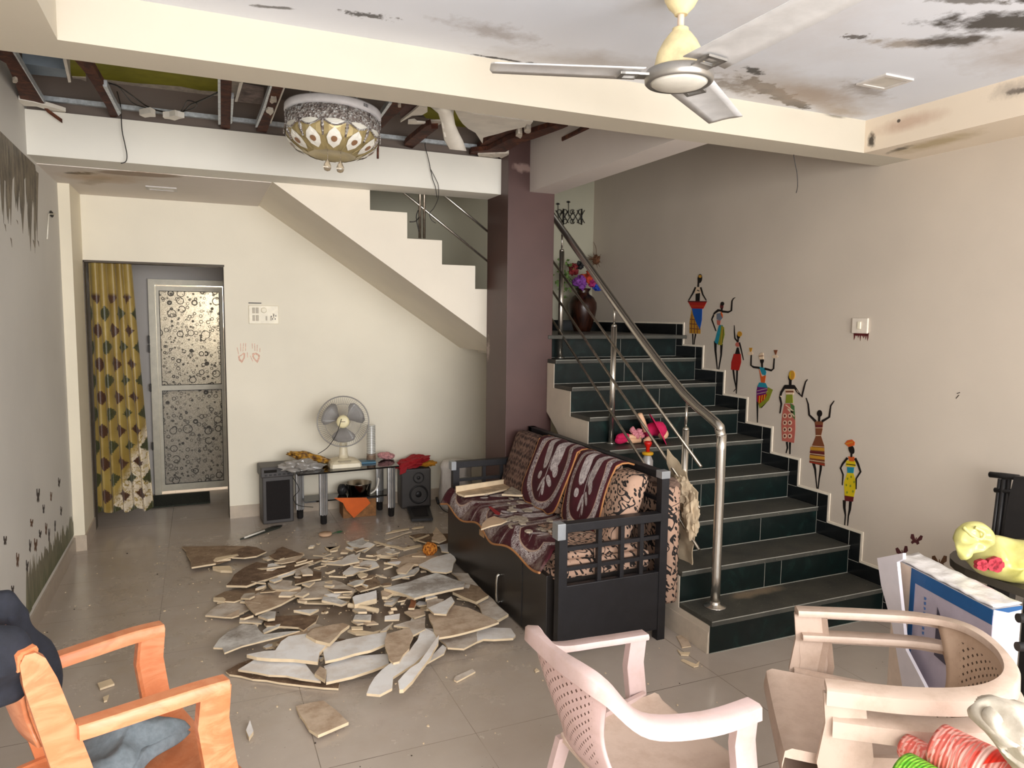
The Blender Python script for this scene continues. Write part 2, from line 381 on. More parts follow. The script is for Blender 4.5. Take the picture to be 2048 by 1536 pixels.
for n in range(1, 10):
    y0 = Y1 + (n - 1) * TD; z = n * RS
    yb = y0 + TD + .02 if n < 9 else YB
    xl = XSL if n < 9 else 2.325
    b = NB()
    if n == 9: box(b, XSL, XR - .0125, y0 - .012, 4.60, z - .028, z, bev=.004)
    box(b, xl, XR - .0125, y0 - .012, yb, z - .028, z, bev=.004); obj('tread', b, m_tread, st)
    b = NB(); box(b, xl if n<9 else 2.325, XR, y0, y0 + .018, z - RS, z - .028)
    x = XSL + .42 * (1 + n % 2 * .3)
    obj('riser', b, m_marble, st)
    b = NB()
    for k, xx in enumerate([(2.9, ), (2.98, 2.86), (3.05,), (2.8,), (2.92,), (2.84,), (3.0,), (2.86, 3.02), (2.98,)][n - 1]): box(b, xx, xx + .0025, y0 - .001, y0 + .003, z - RS, z - .03)
    box(b, xl, XR, y0 - .004, y0 + .002, z - RS, z - RS + .003)
    box(b, xl, XR - .013, y0 - .013, y0 - .0115, z - .004, z + .0005)
    obj('grout_line', b, m_grout, st)
# plastered closed side with sloping underside
pr_ = [(Y1, 0)]
for n in range(1, 9): pr_ += [(Y1 + (n - 1) * TD, n * RS - .028), (Y1 + n * TD, n * RS - .028)]
pr_ = [(Y1 + .0, 0)] + pr_[1:]
pr_ = [p for p in pr_ if p[0] < 4.6] + [(4.6, 8 * RS - .028), (4.6, .98), (4.45, .88), (4.3, .76), (3.2, 0)]
b = NB(); prism(b, [(XSL - .004, y + .004, z) for y, z in pr_], (.06, 0, 0)); obj('side_panel', b, m_plaster, st)
b = NB(); 
prism(b, [(XSL - .012, 2.752, 0), (XSL - .008, 2.752, .11), (XSL - .008, 3.3, .11), (XSL - .008, 3.3, 0)], (.009, 0, 0)); obj('side_skirting', b, plain('stair_side_skirting', (200, 186, 168), .4), st)
b = NB(); prism(b, [(2.41, y, z) for y, z in [(4.6, .98), (4.6, 1.2), (2.95, .06), (2.86, 0), (3.2, 0)]], (1.1, 0, 0)); obj('waist_slab', b, m_plaster, st)
# stepped skirting on the right wall
def skirt(off, x0):
    o = [(Y1 - .075 - off, 0)]
    for n in range(1, 10):
        o += [(Y1 + (n - 1) * TD - .075 - off, n * RS + .085 + off), (Y1 + n * TD - .075 - off, n * RS + .085 + off)]
    o[-1] = (YB - .01, 9 * RS + .085 + off); o += [(YB - .01, 9 * RS), ]
    for n in range(9, 0, -1): o += [(Y1 + (n - 1) * TD + .0, n * RS), (Y1 + (n - 1) * TD, (n - 1) * RS)]
    return [(x0, y, z) for y, z in o]
b = NB(); prism(b, skirt(0, XR - .012), (.012, 0, 0)); box(b, 2.4, XR - .012, YB - .012, YB, 9 * RS, 9 * RS + .1); obj('skirting', b, m_skirt, st)
b = NB(); prism(b, skirt(.014, XR - .006), (.006, 0, 0)); obj('skirting_edge', b, m_cream, st)
b = NB()
for n in range(1, 10):
    y = Y1 + (n - 1) * TD
    box(b, XR - .0135, XR - .0118, y - .0015, y + .0015, (n - 1) * RS, n * RS + .085); box(b, XR - .0135, XR - .0118, y - .075, y, n * RS - RS + .083, n * RS - RS + .086)
obj('skirting_grout', b, m_grout, st)
# ------------------------------------------------------------------ steel railing
m_steel = plain('brushed_steel', (200, 195, 186), .24, .95, var=.03, scale=8)
m_steel_dk = plain('dull_steel', (158, 148, 134), .34, .9, var=.15, scale=30)
rl = thing('stair_railing', 'stainless steel stair railing with round handrail, posts and three slanted rods', 'railing', (2.43, 3.8, 0))
XRL = 2.43
hp = [Vector((XRL, 2.885, .172)), Vector((XRL, 2.885, 1.0))] + [Vector((XRL, y, z)) for y, z in ((2.888, 1.06), (2.905, 1.10), (2.935, 1.13))]
e = atx(1120, 452, XRL); s_ = atx(1330, 742, XRL)
hp += [Vector((XRL, s_.y, s_.z)), Vector((XRL, e.y, e.z)), Vector((XRL, 4.98, e.z + (4.98 - e.y) * (e.z - s_.z) / (e.y - s_.y)))]
b = NB(); tube(b, catmull(hp, 4), .0245, 18); obj('handrail', b, m_steel, rl)
b = NB(); lathe(b, [(0.0, .17), (.06, .171), (.056, .176), (.03, .182), (.027, .19), (.027, .2)], 24, TR(XRL, 2.885, 0)); obj('base_flange', b, m_steel, rl)
slope = (e.z - s_.z) / (e.y - s_.y)
for u, v0, zb in ((1373, 822, .34), (1229, 622, .85), (1124, 487, 1.36)):
    P = atx(u, v0, XRL); y = P.y; zt = s_.z + (y - s_.y) * slope
    b = NB(); tube(b, [(XRL, y, zb), (XRL, y, zt - .16)], .0185, 14); 
    lathe(b, [(.0185, zt - .16), (.016, zt - .148), (.008, zt - .142)], 14, TR(XRL, y, 0))
    tube(b, [(XRL, y, zt - .15), (XRL, y, zt - .01)], .007, 8)
    lathe(b, [(.034, zb), (.034, zb + .006), (.02, zb + .012)], 16, TR(XRL, y, 0)); obj('post', b, m_steel, rl)
for (u0, v0), (u1, v1) in (((1402.5, 934), (1166, 606)), ((1399.6, 1017), (1117, 600)), ((1398.6, 1100), (1109, 647))):
    A = atx(u0, v0, XRL - .02); B = atx(u1, v1, XRL - .02); D = (B - A).normalized()
    B = A + D * ((4.95 - A.y) / D.y)
    b = NB(); tube(b, [A, B], .0085, 8); obj('rod', b, m_steel_dk, rl)
r2 = thing('stair_railing', 'steel railing of the upper stair flight, seen through the gap left of the column', 'railing', (1.6, 5.05, 2.0))
P = aty(843, 476, 5.06)
for dx in (-.012, .02):
    b = NB(); tube(b, [(P.x + dx, 5.06, P.z - .002), (P.x + dx, 5.06, 3.0)], .011, 8); obj('post', b, m_steel_dk, r2)
for (u0, v0), (u1, v1) in (((976, 523), (805, 383)), ((976, 463), (890, 392))):
    A = aty(u0, v0, 5.06); B = aty(u1, v1, 5.06); D = (B - A)
    b = NB(); tube(b, [A - D * .35, B + D * .6], .009, 8); obj('rod', b, m_steel, r2)
P = aty(838, 435, 5.05)
b = NB(); tube(b, catmull([P, P + Vector((-.03, -.01, -.03)), P + Vector((-.07, 0, -.035))], 4), .004, 6); tube(b, catmull([P + Vector((-.005, 0, .05)), P + Vector((-.02, 0, .0)), P + Vector((-.0, 0, -.1))], 4), .004, 6)
tag(obj('tied_wire', b, plain('dark_wire', (40, 34, 30), .5)), 'dark wire knotted round the post of the upper stair railing', 'wire')
# ================================================================== DOOR, CURTAIN, MAT
m_alu = plain('door_aluminium', (196, 188, 168), .4, .1, var=.06)
t = NT('frosted_ring_glass'); uv = t.co('World')
mp = t.n('ShaderNodeMapping', Scale=(1, 0, 1)); t.l(uv, mp.inputs[0])
def rings(scale, r0, w, seed):
    mp2 = t.n('ShaderNodeMapping', Location=(seed, 0, seed * 2.3)); t.l(mp.outputs[0], mp2.inputs[0])
    v = t.n('ShaderNodeTexVoronoi', Scale=scale, Randomness=.75); v.feature = 'F1'; t.l(mp2.outputs[0], v.inputs['Vector'])
    sp = t.n('ShaderNodeSeparateColor'); t.l(v.outputs['Color'], sp.inputs[0])
    rr = t.mr(sp.outputs[0], 0, 1, r0 * .45, r0)
    d = t.math('ABSOLUTE', t.math('SUBTRACT', v.outputs['Distance'], rr))
    return t.mr(d, w * .6, w, 1, 0)
ri = t.math('MAXIMUM', t.math('MAXIMUM', rings(11, .42, .045, 0), t.math('MULTIPLY', rings(20, .36, .07, 3.1), .9)), t.math('MULTIPLY', rings(27, .34, .08, 7.7), .75))
sp = t.noise(160, 3, .7)
base = t.mix(t.mr(sp, .35, .65), (150, 144, 134), (206, 202, 192)); base = t.mix(t.math('MULTIPLY', ri, .8), base, (34, 30, 24))
t.fin(base, .3, bump=sp, bstr=.25)
tl = t.n('ShaderNodeBsdfTranslucent'); t.l(base, tl.inputs[0]); mx = t.n('ShaderNodeMixShader', i0=.55)
t.l(t.b.outputs[0], mx.inputs[1]); t.l(tl.outputs[0], mx.inputs[2]); t.l(mx.outputs[0], t.out.inputs[0]); m_ringglass = t.m
dr = thing('door_1', 'door', 'door'); del dr['label']; del dr['category']; dr['kind'] = 'structure'
YD = 7.19
b = NB(); box(b, -.40, -.345, YD - .04, YD + .03, .0, 1.95); box(b, .215, .265, YD - .04, YD + .03, 0, 1.95); box(b, -.345, .215, YD - .04, YD + .03, 1.90, 1.95); obj('door_frame', b, m_alu, dr)
b = NB(); box(b, -.343, -.315, YD - .03, YD, .03, 1.89); box(b, .185, .213, YD - .03, YD, .03, 1.89); box(b, -.315, .185, YD - .03, YD, 1.85, 1.89); box(b, -.315, .185, YD - .03, YD, .03, .09); box(b, -.315, .185, YD - .034, YD, .955, 1.0); obj('door_leaf', b, m_alu, dr)
for z0, z1 in ((.09, .955), (1.0, 1.85)):
    b = NB(); box(b, -.315, .185, YD - .018, YD - .012, z0, z1); obj('glass_pane', b, m_ringglass, dr)
    b = NB()
    for (x0, x1, a0, a1) in ((-.315, -.31, z0, z1), (.18, .185, z0, z1), (-.315, .185, z0, z0 + .005), (-.315, .185, z1 - .005, z1)): box(b, x0, x1, YD - .024, YD - .018, a0, a1)
    obj('gasket', b, plain('black_gasket', (28, 26, 24), .6), dr)
b = NB()
for z in (.42, .95, 1.3, 1.38): box(b, -.412, -.398, YD - .06, YD - .03, z, z + .07, bev=.003)
obj('hinge', b, plain('dark_hinge', (48, 42, 36), .5), dr)
# curtain
t = NT('gold_motif_curtain'); uvn = t.n('ShaderNodeUVMap'); sep = t.n('ShaderNodeSeparateXYZ'); t.l(uvn.outputs[0], sep.inputs[0]); U_, V_ = sep.outputs[0], sep.outputs[1]
def motif(off_u, off_v, pu, pv, ru, rv):
    fu = t.math('SUBTRACT', t.math('FRACT', t.math('ADD', t.math('MULTIPLY', U_, 1 / pu), off_u)), .5); fv = t.math('SUBTRACT', t.math('FRACT', t.math('ADD', t.math('MULTIPLY', V_, 1 / pv), off_v)), .5)
    d = t.math('ADD', t.math('ABSOLUTE', t.math('MULTIPLY', fu, pu / ru)), t.math('ABSOLUTE', t.math('MULTIPLY', fv, pv / rv)))
    wv = t.noise(90, 3, .6, vec=uvn.outputs[0])
    d = t.math('ADD', d, t.math('MULTIPLY', t.math('SUBTRACT', wv, .5), .9))
    return t.mr(d, 1.0, .9, 0, 1), t.math('MULTIPLY', t.mr(t.math('SINE', t.math('MULTIPLY', t.math('ADD', d, wv), 24)), .35, .6), .5)
gold = t.mix(t.mr(t.noise(4, 3, .5, vec=uvn.outputs[0]), .3, .7), (138, 112, 44), (170, 146, 76))
lace_m = t.math('MULTIPLY', t.mr(t.math('SUBTRACT', t.math('MULTIPLY', U_, .9), t.math('MULTIPLY', V_, .62)), .10, .16), t.mr(t.noise(26, 5, .7, vec=uvn.outputs[0], dist=2), .42, .5))
gold = t.mix(lace_m, gold, (214, 200, 176))
A, Ad = motif(0, 0, .20, .255, .062, .060); B_, Bd = motif(.5, .5, .20, .255, .062, .060)
top = t.mr(V_, 1.69, 1.66, 0, 1)
gold = t.mix(t.math('MULTIPLY', A, top), gold, t.mix(Ad, (52, 22, 16), (128, 92, 50))); gold = t.mix(t.math('MULTIPLY', B_, top), gold, t.mix(Bd, (38, 42, 20), (120, 116, 56)))
m_curtain = t.fin(gold, .42, Sheen_Weight=.3)
b = NB(); uvl = b.loops.layers.uv.new('uv'); NU, NV = 70, 30; grid = []
for j in range(NV + 1):
    f = j / NV; z = .115 + f * 1.905; row = []
    wid = .30 + .08 * (1 - f) ; x0 = -.745
    for i in range(NU + 1):
        s = i / NU; amp = .017 + .006 * math.sin(5 * f)
        row.append((b.verts.new((x0 + s * wid + .008 * math.sin(34 * s + 2 * f), 6.215 + amp * math.sin(s * 34) + .012 * math.sin(s * 13 + f * 2), z + .012 * (1 - f) * math.sin(s * 20))), (s * .62, f * 1.905)))
    grid.append(row)
for j in range(NV):
    for i in range(NU):
        q = [grid[j][i], grid[j][i + 1], grid[j + 1][i + 1], grid[j + 1][i]]
        f_ = b.faces.new([a[0] for a in q]); f_.smooth = True
        for lp, a in zip(f_.loops, q): lp[uvl].uv = a[1]
cu = obj('curtain', b, m_curtain, recalc=False); tag(cu, 'gold curtain with maroon and green motifs hanging at the left of the doorway', 'curtain')
b = NB(); P0, P1 = (-.44, 6.67), (.06, 6.69)
box(b, -.42, .055, 6.68, 7.1, 0.001, .014, bev=.004); tag(obj('doormat', b, plain('dark_green_mat', (44, 48, 38), .9, var=.3, scale=60, bstr=.4)), 'dark green doormat lying in front of the frosted glass door', 'doormat')
# ================================================================== WALL FITTINGS AND STICKERS
def poly_on(bm, pts, fn, off, mi=0, th=.0012, n=None):
    P = [fn(u, v) for u, v in pts]
    P = [p + Vector(off) for p in P]
    prism(bm, P, Vector(n) * th, mi)
def stroke(pts, w):
    """pixel polyline with widths -> outline polygon"""
    ws = w if isinstance(w, (list, tuple)) else [w] * len(pts); L, R_ = [], []
    for i, (x, y) in enumerate(pts):
        a = pts[max(0, i - 1)]; c_ = pts[min(len(pts) - 1, i + 1)]; dx, dy = c_[0] - a[0], c_[1] - a[1]; l = math.hypot(dx, dy) or 1
        nx, ny = -dy / l * ws[i] / 2, dx / l * ws[i] / 2
        L.append((x + nx, y + ny)); R_.append((x - nx, y - ny))
    return L + R_[::-1]
def ell(x, y, rx, ry, n=14, rot=0):
    return [(x + rx * math.cos(a) * math.cos(rot) - ry * math.sin(a) * math.sin(rot), y + rx * math.cos(a) * math.sin(rot) + ry * math.sin(a) * math.cos(rot)) for a in [2 * math.pi * k / n for k in range(n)]]
SM = {k: plain('sticker_' + k, c_, .45, var=.04) for k, c_ in dict(black=(20, 14, 12), red=(166, 30, 22), orange=(192, 84, 30), blue=(18, 78, 160), yellow=(206, 180, 22), ochre=(186, 134, 40), teal=(32, 128, 146), olive=(128, 134, 36), maroon=(94, 28, 30), brown=(116, 66, 40), cream=(216, 190, 160), grey=(104, 112, 124), pink=(182, 96, 82), purple=(96, 30, 96), greenc=(70, 110, 60)).items()}
SK = list(SM); SL = [SM[k] for k in SK]
def figure(label, parts):
    """parts: (colour, polygon in crop pixels 2.744x from (1320,520))"""
    b = NB()
    for k, (cname, pts) in enumerate(parts):
        P = [(1320 + x / 2.744, 520 + y / 2.744) for x, y in pts]
        poly_on(b, P, lambda u, v: atx(u, v, XR - .0004), (0, 0, 0), SK.index(cname), .0008 + .00014 * k, (-1, 0, 0))
    o = obj('wall_sticker', b, SL); tag(o, label, 'wall sticker', 'dancing women stickers along the stairs'); return o
S, E_ = stroke, ell
def bands(cn, x0, x1, ys, h): return [(cn, [(x0, y), (x1, y), (x1, y + h), (x0, y + h)]) for y in ys]
figure('sticker of a woman holding a wide red basket, blue wrap skirt, topmost on the stairs', [
    ('black', S([(180, 405), (181, 440), (180, 472)], [8, 6, 5])), ('black', S([(196, 405), (190, 440), (186, 472)], [8, 6, 5])),
    ('ochre', [(175, 265), (228, 268), (222, 405), (162, 402), (163, 340)]), ('brown', S([(163, 350), (222, 354)], 5)), ('brown', S([(163, 375), (222, 380)], 5)), ('brown', S([(165, 325), (200, 328)], 5)), ('brown', S([(176, 300), (172, 402)], 4)), ('brown', S([(190, 330), (190, 403)], 4)), ('brown', S([(206, 360), (206, 404)], 4)),
    ('blue', [(176, 265), (232, 268), (230, 330), (220, 382), (198, 340), (183, 300)]),
    ('black', [(197, 180), (220, 180), (218, 228), (196, 228)]), ('cream', [(198, 150), (222, 148), (226, 180), (192, 186)]), ('black', S([(204, 165), (218, 170)], 5)),
    ('black', S([(197, 150), (180, 185), (158, 222)], [9, 7, 5])), ('black', S([(224, 150), (236, 190), (255, 222)], [9, 7, 5])),
    ('red', [(153, 224), (259, 226), (238, 268), (175, 266)]), ('maroon', [(153, 224), (259, 226), (256, 232), (156, 232)]), ('orange', S([(165, 252), (247, 254)], 3)),
    ('black', S([(213, 110), (211, 148)], 8)), ('black', E_(220, 102, 12, 25, rot=.1)), ('ochre', E_(222, 90, 9, 8))])
figure('sticker of a woman with one arm raised, grey top and teal and yellow skirt', [
    ('black', S([(304, 445), (305, 500), (315, 600)], [16, 11, 5])), ('black', S([(338, 460), (336, 520), (322, 605)], [14, 9, 6])),
    ('teal', [(325, 355), (346, 358), (330, 440), (322, 468), (300, 450), (312, 400)]), ('olive', [(336, 356), (352, 370), (355, 410), (340, 468), (318, 465), (330, 410)]), ('ochre', S([(345, 370), (334, 465)], 4)), ('black', S([(349, 380), (344, 455)], 2)),
    ('pink', [(312, 330), (334, 330), (330, 358), (315, 356)]), ('grey', [(312, 295), (336, 290), (346, 315), (330, 334), (312, 325)]), ('orange', [(334, 278), (345, 300), (345, 320), (335, 300)]),
    ('black', S([(340, 278), (320, 276), (300, 292), (285, 326), (308, 390)], [10, 14, 9, 7, 5])), ('black', S([(340, 282), (375, 286), (392, 278), (396, 225), (404, 212), (414, 206)], [12, 11, 9, 7, 5, 2])), ('cream', S([(298, 300), (305, 305)], 4)),
    ('maroon', E_(340, 252, 9, 20)), ('black', E_(343, 240, 10, 11)), ('black', S([(340, 262), (341, 282)], 8))])
figure('small sticker of a woman in a red skirt with a mustard turban, one arm up', [
    ('black', S([(402, 600), (408, 650), (418, 705), (404, 722)], [10, 9, 5, 4])), ('black', S([(424, 602), (422, 660), (419, 734)], [10, 9, 5])),
    ('red', [(405, 515), (444, 515), (446, 560), (434, 606), (390, 602), (392, 560)]), ('black', [(422, 480), (432, 480), (440, 516), (412, 516)]), ('pink', E_(427, 464, 13, 13)),
    ('black', S([(428, 450), (412, 430), (409, 395), (408, 358)], [9, 8, 6, 3])), ('black', S([(436, 452), (446, 490), (459, 550)], [8, 7, 4])), ('black', S([(430, 425), (428, 450)], 8)), ('black', E_(431, 418, 9, 15)), ('ochre', E_(438, 406, 13, 15))])
figure('sticker of a woman lifting a jar in each hand, purple and green flared skirt', [
    ('black', S([(535, 775), (535, 840), (535, 892)], [11, 8, 5])), ('black', S([(590, 770), (570, 795), (556, 812)], [9, 7, 4])),
    ('purple', [(535, 690), (590, 695), (596, 740), (560, 780), (530, 778), (530, 720)]), ('olive', [(594, 698), (620, 712), (598, 770), (548, 815), (538, 780), (575, 755)]), ('red', [(535, 745), (590, 735), (575, 765), (545, 790), (535, 775)]), ('teal', [(545, 672), (580, 675), (592, 702), (535, 696)]),
    ('yellow', S([(548, 745), (545, 785)], 3)), ('yellow', S([(562, 742), (558, 775)], 3)), ('yellow', S([(576, 738), (572, 765)], 3)), ('cream', S([(535, 718), (590, 705)], 2)), ('cream', S([(533, 735), (592, 722)], 2)),
    ('orange', [(543, 592), (560, 640), (582, 632), (576, 674), (556, 672), (550, 630)]), ('teal', [(545, 586), (575, 592), (584, 616), (580, 634), (562, 628), (552, 606)]),
    ('black', S([(548, 592), (515, 588), (500, 578), (502, 518)], [12, 11, 8, 6])), ('black', S([(575, 596), (612, 606), (624, 596), (628, 540)], [12, 11, 8, 6])), ('cream', E_(497, 512, 14, 10)), ('ochre', [(490, 482), (508, 482), (502, 504), (496, 504)]), ('cream', E_(633, 530, 16, 9)), ('brown', [(626, 494), (646, 494), (638, 520), (634, 520)]),
    ('black', S([(561, 560), (562, 590)], 9)), ('black', E_(561, 552, 10, 17)), ('cream', [(544, 522), (560, 508), (568, 510), (570, 545), (548, 546)]), ('brown', S([(545, 528), (569, 526)], 4))])
figure('tall sticker of a woman with a yellow turban and patterned rust skirt', [
    ('black', S([(696, 998), (700, 1030), (692, 1060)], [12, 9, 6])), ('black', S([(714, 1000), (713, 1066)], [11, 7])),
    ('pink', [(683, 788), (732, 790), (742, 860), (743, 930), (736, 1004), (670, 992), (666, 900), (672, 840)]), ('greenc', [(715, 785), (738, 800), (742, 880), (722, 850)]),
    *[('cream', E_(x, y, 11, 13)) for x in (686, 714) for y in (855, 893, 930, 966)], *[('maroon', E_(x, y, 5, 7)) for x in (686, 714) for y in (855, 893, 930, 966)], ('cream', S([(690, 795), (735, 830), (700, 815), (738, 858)], 4)),
    ('olive', [(696, 735), (728, 735), (731, 785), (690, 786)]), ('cream', [(690, 708), (738, 708), (734, 738), (692, 738)]), ('brown', S([(692, 722), (736, 722)], 10)),
    ('black', [(688, 685), (735, 685), (740, 708), (690, 708)]), ('black', S([(690, 690), (668, 725), (660, 752), (668, 790), (660, 842)], [12, 11, 9, 8, 4])), ('black', S([(735, 690), (758, 725), (780, 750), (792, 700), (800, 670), (811, 655)], [12, 10, 9, 7, 5, 3])), ('cream', S([(752, 712), (762, 728)], 3)), ('cream', S([(662, 745), (668, 752)], 4)),
    ('black', S([(718, 655), (716, 690)], 12)), ('black', E_(718, 645, 12, 18)), ('ochre', E_(726, 632, 16, 26)), ('yellow', S([(718, 612), (716, 650)], 4))])
figure('sticker of a woman with both arms up in a flared brown banded dress', [
    ('black', S([(842, 1112), (852, 1150), (856, 1200), (862, 1255)], [16, 12, 7, 6])), ('black', S([(884, 1115), (882, 1150), (874, 1200), (868, 1256)], [15, 12, 8, 6])),
    ('brown', [(856, 965), (884, 965), (902, 1020), (905, 1132), (820, 1112), (826, 1040)]), ('ochre', [(826, 1025), (902, 1032), (903, 1048), (825, 1042)]), ('ochre', [(822, 1070), (904, 1080), (904, 1096), (821, 1086)]), ('maroon', [(824, 1048), (903, 1056), (903, 1066), (823, 1058)]), ('cream', S([(822, 1062), (904, 1072)], 3)), ('cream', S([(829, 1020), (902, 1026)], 3)), ('cream', S([(821, 1098), (905, 1110)], 3)), ('red', S([(822, 1108), (905, 1124)], 4)),
    ('brown', [(850, 885), (896, 885), (892, 930), (884, 966), (856, 966), (854, 920)]), ('maroon', [(853, 905), (894, 905), (892, 918), (854, 918)]), ('cream', S([(854, 921), (893, 921)], 3)), ('cream', S([(856, 963), (884, 963)], 4)),
    ('black', S([(856, 886), (820, 850), (814, 790), (803, 757)], [13, 10, 7, 4])), ('black', S([(890, 886), (930, 862), (938, 800), (957, 773)], [13, 10, 7, 4])), ('black', S([(876, 855), (874, 886)], 11)), ('black', E_(877, 842, 14, 19))])
figure('lowest sticker of a woman with hands on hips in a yellow skirt and orange turban', [
    ('black', S([(1012, 1318), (1012, 1360), (1018, 1400), (1014, 1455)], [18, 14, 8, 6])), ('black', S([(1046, 1322), (1042, 1370), (1034, 1405), (1030, 1458)], [16, 13, 8, 6])),
    ('maroon', [(1012, 1240), (1072, 1240), (1060, 1326), (1014, 1322)]), ('yellow', [(1028, 1168), (1062, 1170), (1080, 1230), (1064, 1300), (1014, 1292), (1010, 1220)]), *[('olive', E_(x, y, 5, 7)) for x, y in ((1030, 1200), (1050, 1190), (1066, 1218), (1024, 1235), (1046, 1240), (1060, 1270), (1028, 1275))],
    ('teal', [(1028, 1136), (1066, 1138), (1062, 1170), (1030, 1168)]), ('yellow', [(1024, 1100), (1072, 1104), (1074, 1136), (1020, 1132)]), ('black', S([(1024, 1120), (1074, 1126)], 5)), ('orange', [(1034, 1078), (1068, 1080), (1066, 1106), (1040, 1104)]),
    ('black', S([(1030, 1086), (1004, 1118), (992, 1142), (1006, 1178), (1002, 1236)], [12, 10, 8, 7, 4])), ('black', S([(1072, 1088), (1088, 1120), (1102, 1162), (1078, 1200), (1078, 1258)], [12, 11, 9, 7, 4])),
    ('black', S([(1052, 1050), (1052, 1082)], 9)), ('black', E_(1052, 1040, 15, 26, rot=-.3)), ('orange', [(1015, 1008), (1030, 990), (1055, 985), (1070, 1000), (1068, 1018), (1038, 1026)]), ('ochre', S([(1020, 1010), (1062, 998)], 5))])
# butterflies on the right wall (lower right)
def butterfly(name_label, cx, cy, w, h, fn, n, col, grp, tilt=0, thin=False):
    b = NB()
    f = lambda x, y: (cx + (x * math.cos(tilt) - y * math.sin(tilt)) * w, cy + (x * math.sin(tilt) + y * math.cos(tilt)) * h)
    for s in (-1, 1):
        poly_on(b, [f(s * a, c_) for a, c_ in ((.02, .1), (.3, -.5), (.5, -.45), (.48, -.05), (.22, .15))], fn, (0, 0, 0), 0, .0012, n)
        poly_on(b, [f(s * a, c_) for a, c_ in ((.02, .1), (.25, .1), (.36, .35), (.2, .5), (.04, .3))], fn, (0, 0, 0), 0, .0013, n)
    poly_on(b, [f(a, c_) for a, c_ in ((-.03, -.2), (.03, -.2), (.03, .35), (-.03, .35))], fn, (0, 0, 0), 0, .0016, n)
    return tag(obj('butterfly_sticker', b, col), name_label, 'wall sticker', grp)
m_bf = plain('butterfly_maroon', (84, 40, 42), .5); m_bf2 = plain('butterfly_brown', (92, 62, 40), .5, var=.4, scale=120); m_bfd = plain('butterfly_dark', (52, 42, 36), .5)
fr = lambda u, v: atx(u, v, XR - .0004)
butterfly('maroon butterfly sticker highest on the right wall', 1832, 1079, 24, 20, fr, (-1, 0, 0), m_bf, None, .2)
butterfly('maroon butterfly sticker just above the white sheet', 1805, 1105, 24, 24, fr, (-1, 0, 0), m_bf, None, -.2)
butterfly('spotted brown butterfly sticker just above the dark table', 1879, 1124, 30, 26, fr, (-1, 0, 0), m_bf2, None)
# left wall stickers
fl = lambda u, v: atx(u, v, XL + .0004)
rnd = random.Random(3)
BF = [(76, 991, 8, 28), (102, 993, 4, 18), (118, 965, 5, 18), (87, 1018, 5, 18), (63, 1046, 7, 16), (122, 1022, 4, 18), (110, 1052, 3, 22), (92, 1058, 5, 24), (80, 1068, 6, 16), (98, 1070, 4, 26), (71, 1090, 8, 26), (60, 1092, 5, 24), (10, 1081, 8, 18), (35, 1120, 7, 28), (54, 1132, 6, 22), (25, 1178, 7, 14)]
for i, (x, y, w, h) in enumerate(BF):
    butterfly('small dark butterfly sticker fluttering above the painted grass on the left wall', x, y, w * .8, h, fl, (1, 0, 0), [m_bfd, m_bf2][i % 3 == 1], 'small butterflies above the grass sticker', .1 * (i % 3))
t = NT('grass_sticker_print'); c = t.mix(t.mr(t.noise(30, 4, .6, stretch=(1, 1, .25)), .35, .65), (62, 72, 42), (120, 118, 88)); sx = t.n('ShaderNodeSeparateXYZ'); t.l(t.co('World'), sx.inputs[0])
c = t.mix(t.mr(sx.outputs[2], .12, .42), c, (132, 122, 108)); m_grass = t.fin(c, .55)
b = NB(); 
for i in range(120):
    f = i / 119 + rnd.uniform(-.01, .01); ux = 146 - f * 92; vy = 1072 + f * 160 + (f > .9) * 3
    hgt = (28 + 52 * f) * rnd.uniform(.35, 1.25) + 12; w = rnd.uniform(1.8, 4.6)
    p = [(ux - w / 2, vy + w * .9), (ux + w / 2, vy - w * .9), (ux + w * .35 + rnd.uniform(-1, 1), vy - hgt * .7), (ux + rnd.uniform(-1.5, 1.5), vy - hgt), (ux - w * .45, vy - hgt * .6)]
    if rnd.random() < .3: p[2] = (ux + w * .5, vy - hgt * .9)
    poly_on(b, p, fl, (0, 0, 0), 0, .0006 + .0004 * rnd.random(), (1, 0, 0))
poly_on(b, [(147, 1070), (55, 1230), (52, 1215), (98, 1130), (143, 1050)], fl, (0, 0, 0), 0, .0005, (1, 0, 0))
tag(obj('grass_sticker', b, m_grass), 'tall green grass sticker along the foot of the left wall', 'wall sticker')
t = NT('willow_sticker_print'); c = t.mix(t.mr(t.noise(22, 6, .7, stretch=(1, 1, .3)), .35, .65), (66, 58, 46), (138, 126, 106)); m_will = t.fin(c, .6)
b = NB(); poly_on(b, [(-60, 205), (0, 262), (70, 330), (73, 352), (74, 392), (62, 372), (52, 352), (44, 368), (30, 350), (18, 372), (6, 356), (-60, 330)], fl, (0, 0, 0), 0, .0006, (1, 0, 0))
for i in range(64):
    ux = rnd.uniform(-50, 76); top = 262 + ux * .98 + 8; ln = rnd.uniform(60, 175) * (.72 if 22 < ux < 42 else 1); w = rnd.uniform(3, 10)
    if ux > 62: w = rnd.uniform(3, 5)
    k = rnd.uniform(-2, 2)
    poly_on(b, [(ux - w / 2, top), (ux + w / 2, top + 3), (ux + w * .5 + k, top + ln * .6), (ux + k + 1, top + ln), (ux - w * .3 + k, top + ln * .7)], fl, (0, 0, 0), 0, .0007 + .0004 * rnd.random(), (1, 0, 0))
for x, y, h in ((10, 455, 16), (34, 444, 10), (22, 485, 20), (67, 487, 16), (76, 487, 14), (36, 388, 10)): poly_on(b, [(x - 1.5, y - h / 2), (x + 1.2, y - h / 2 + 3), (x + 2, y + h / 2)], fl, (0, 0, 0), 0, .0008, (1, 0, 0))
tag(obj('willow_sticker', b, m_will), 'brown hanging willow branch sticker high on the left wall', 'wall sticker')
P = atx(95, 428, XL); Q = atx(92, 478, XL); R2 = atx(108, 428, XL)
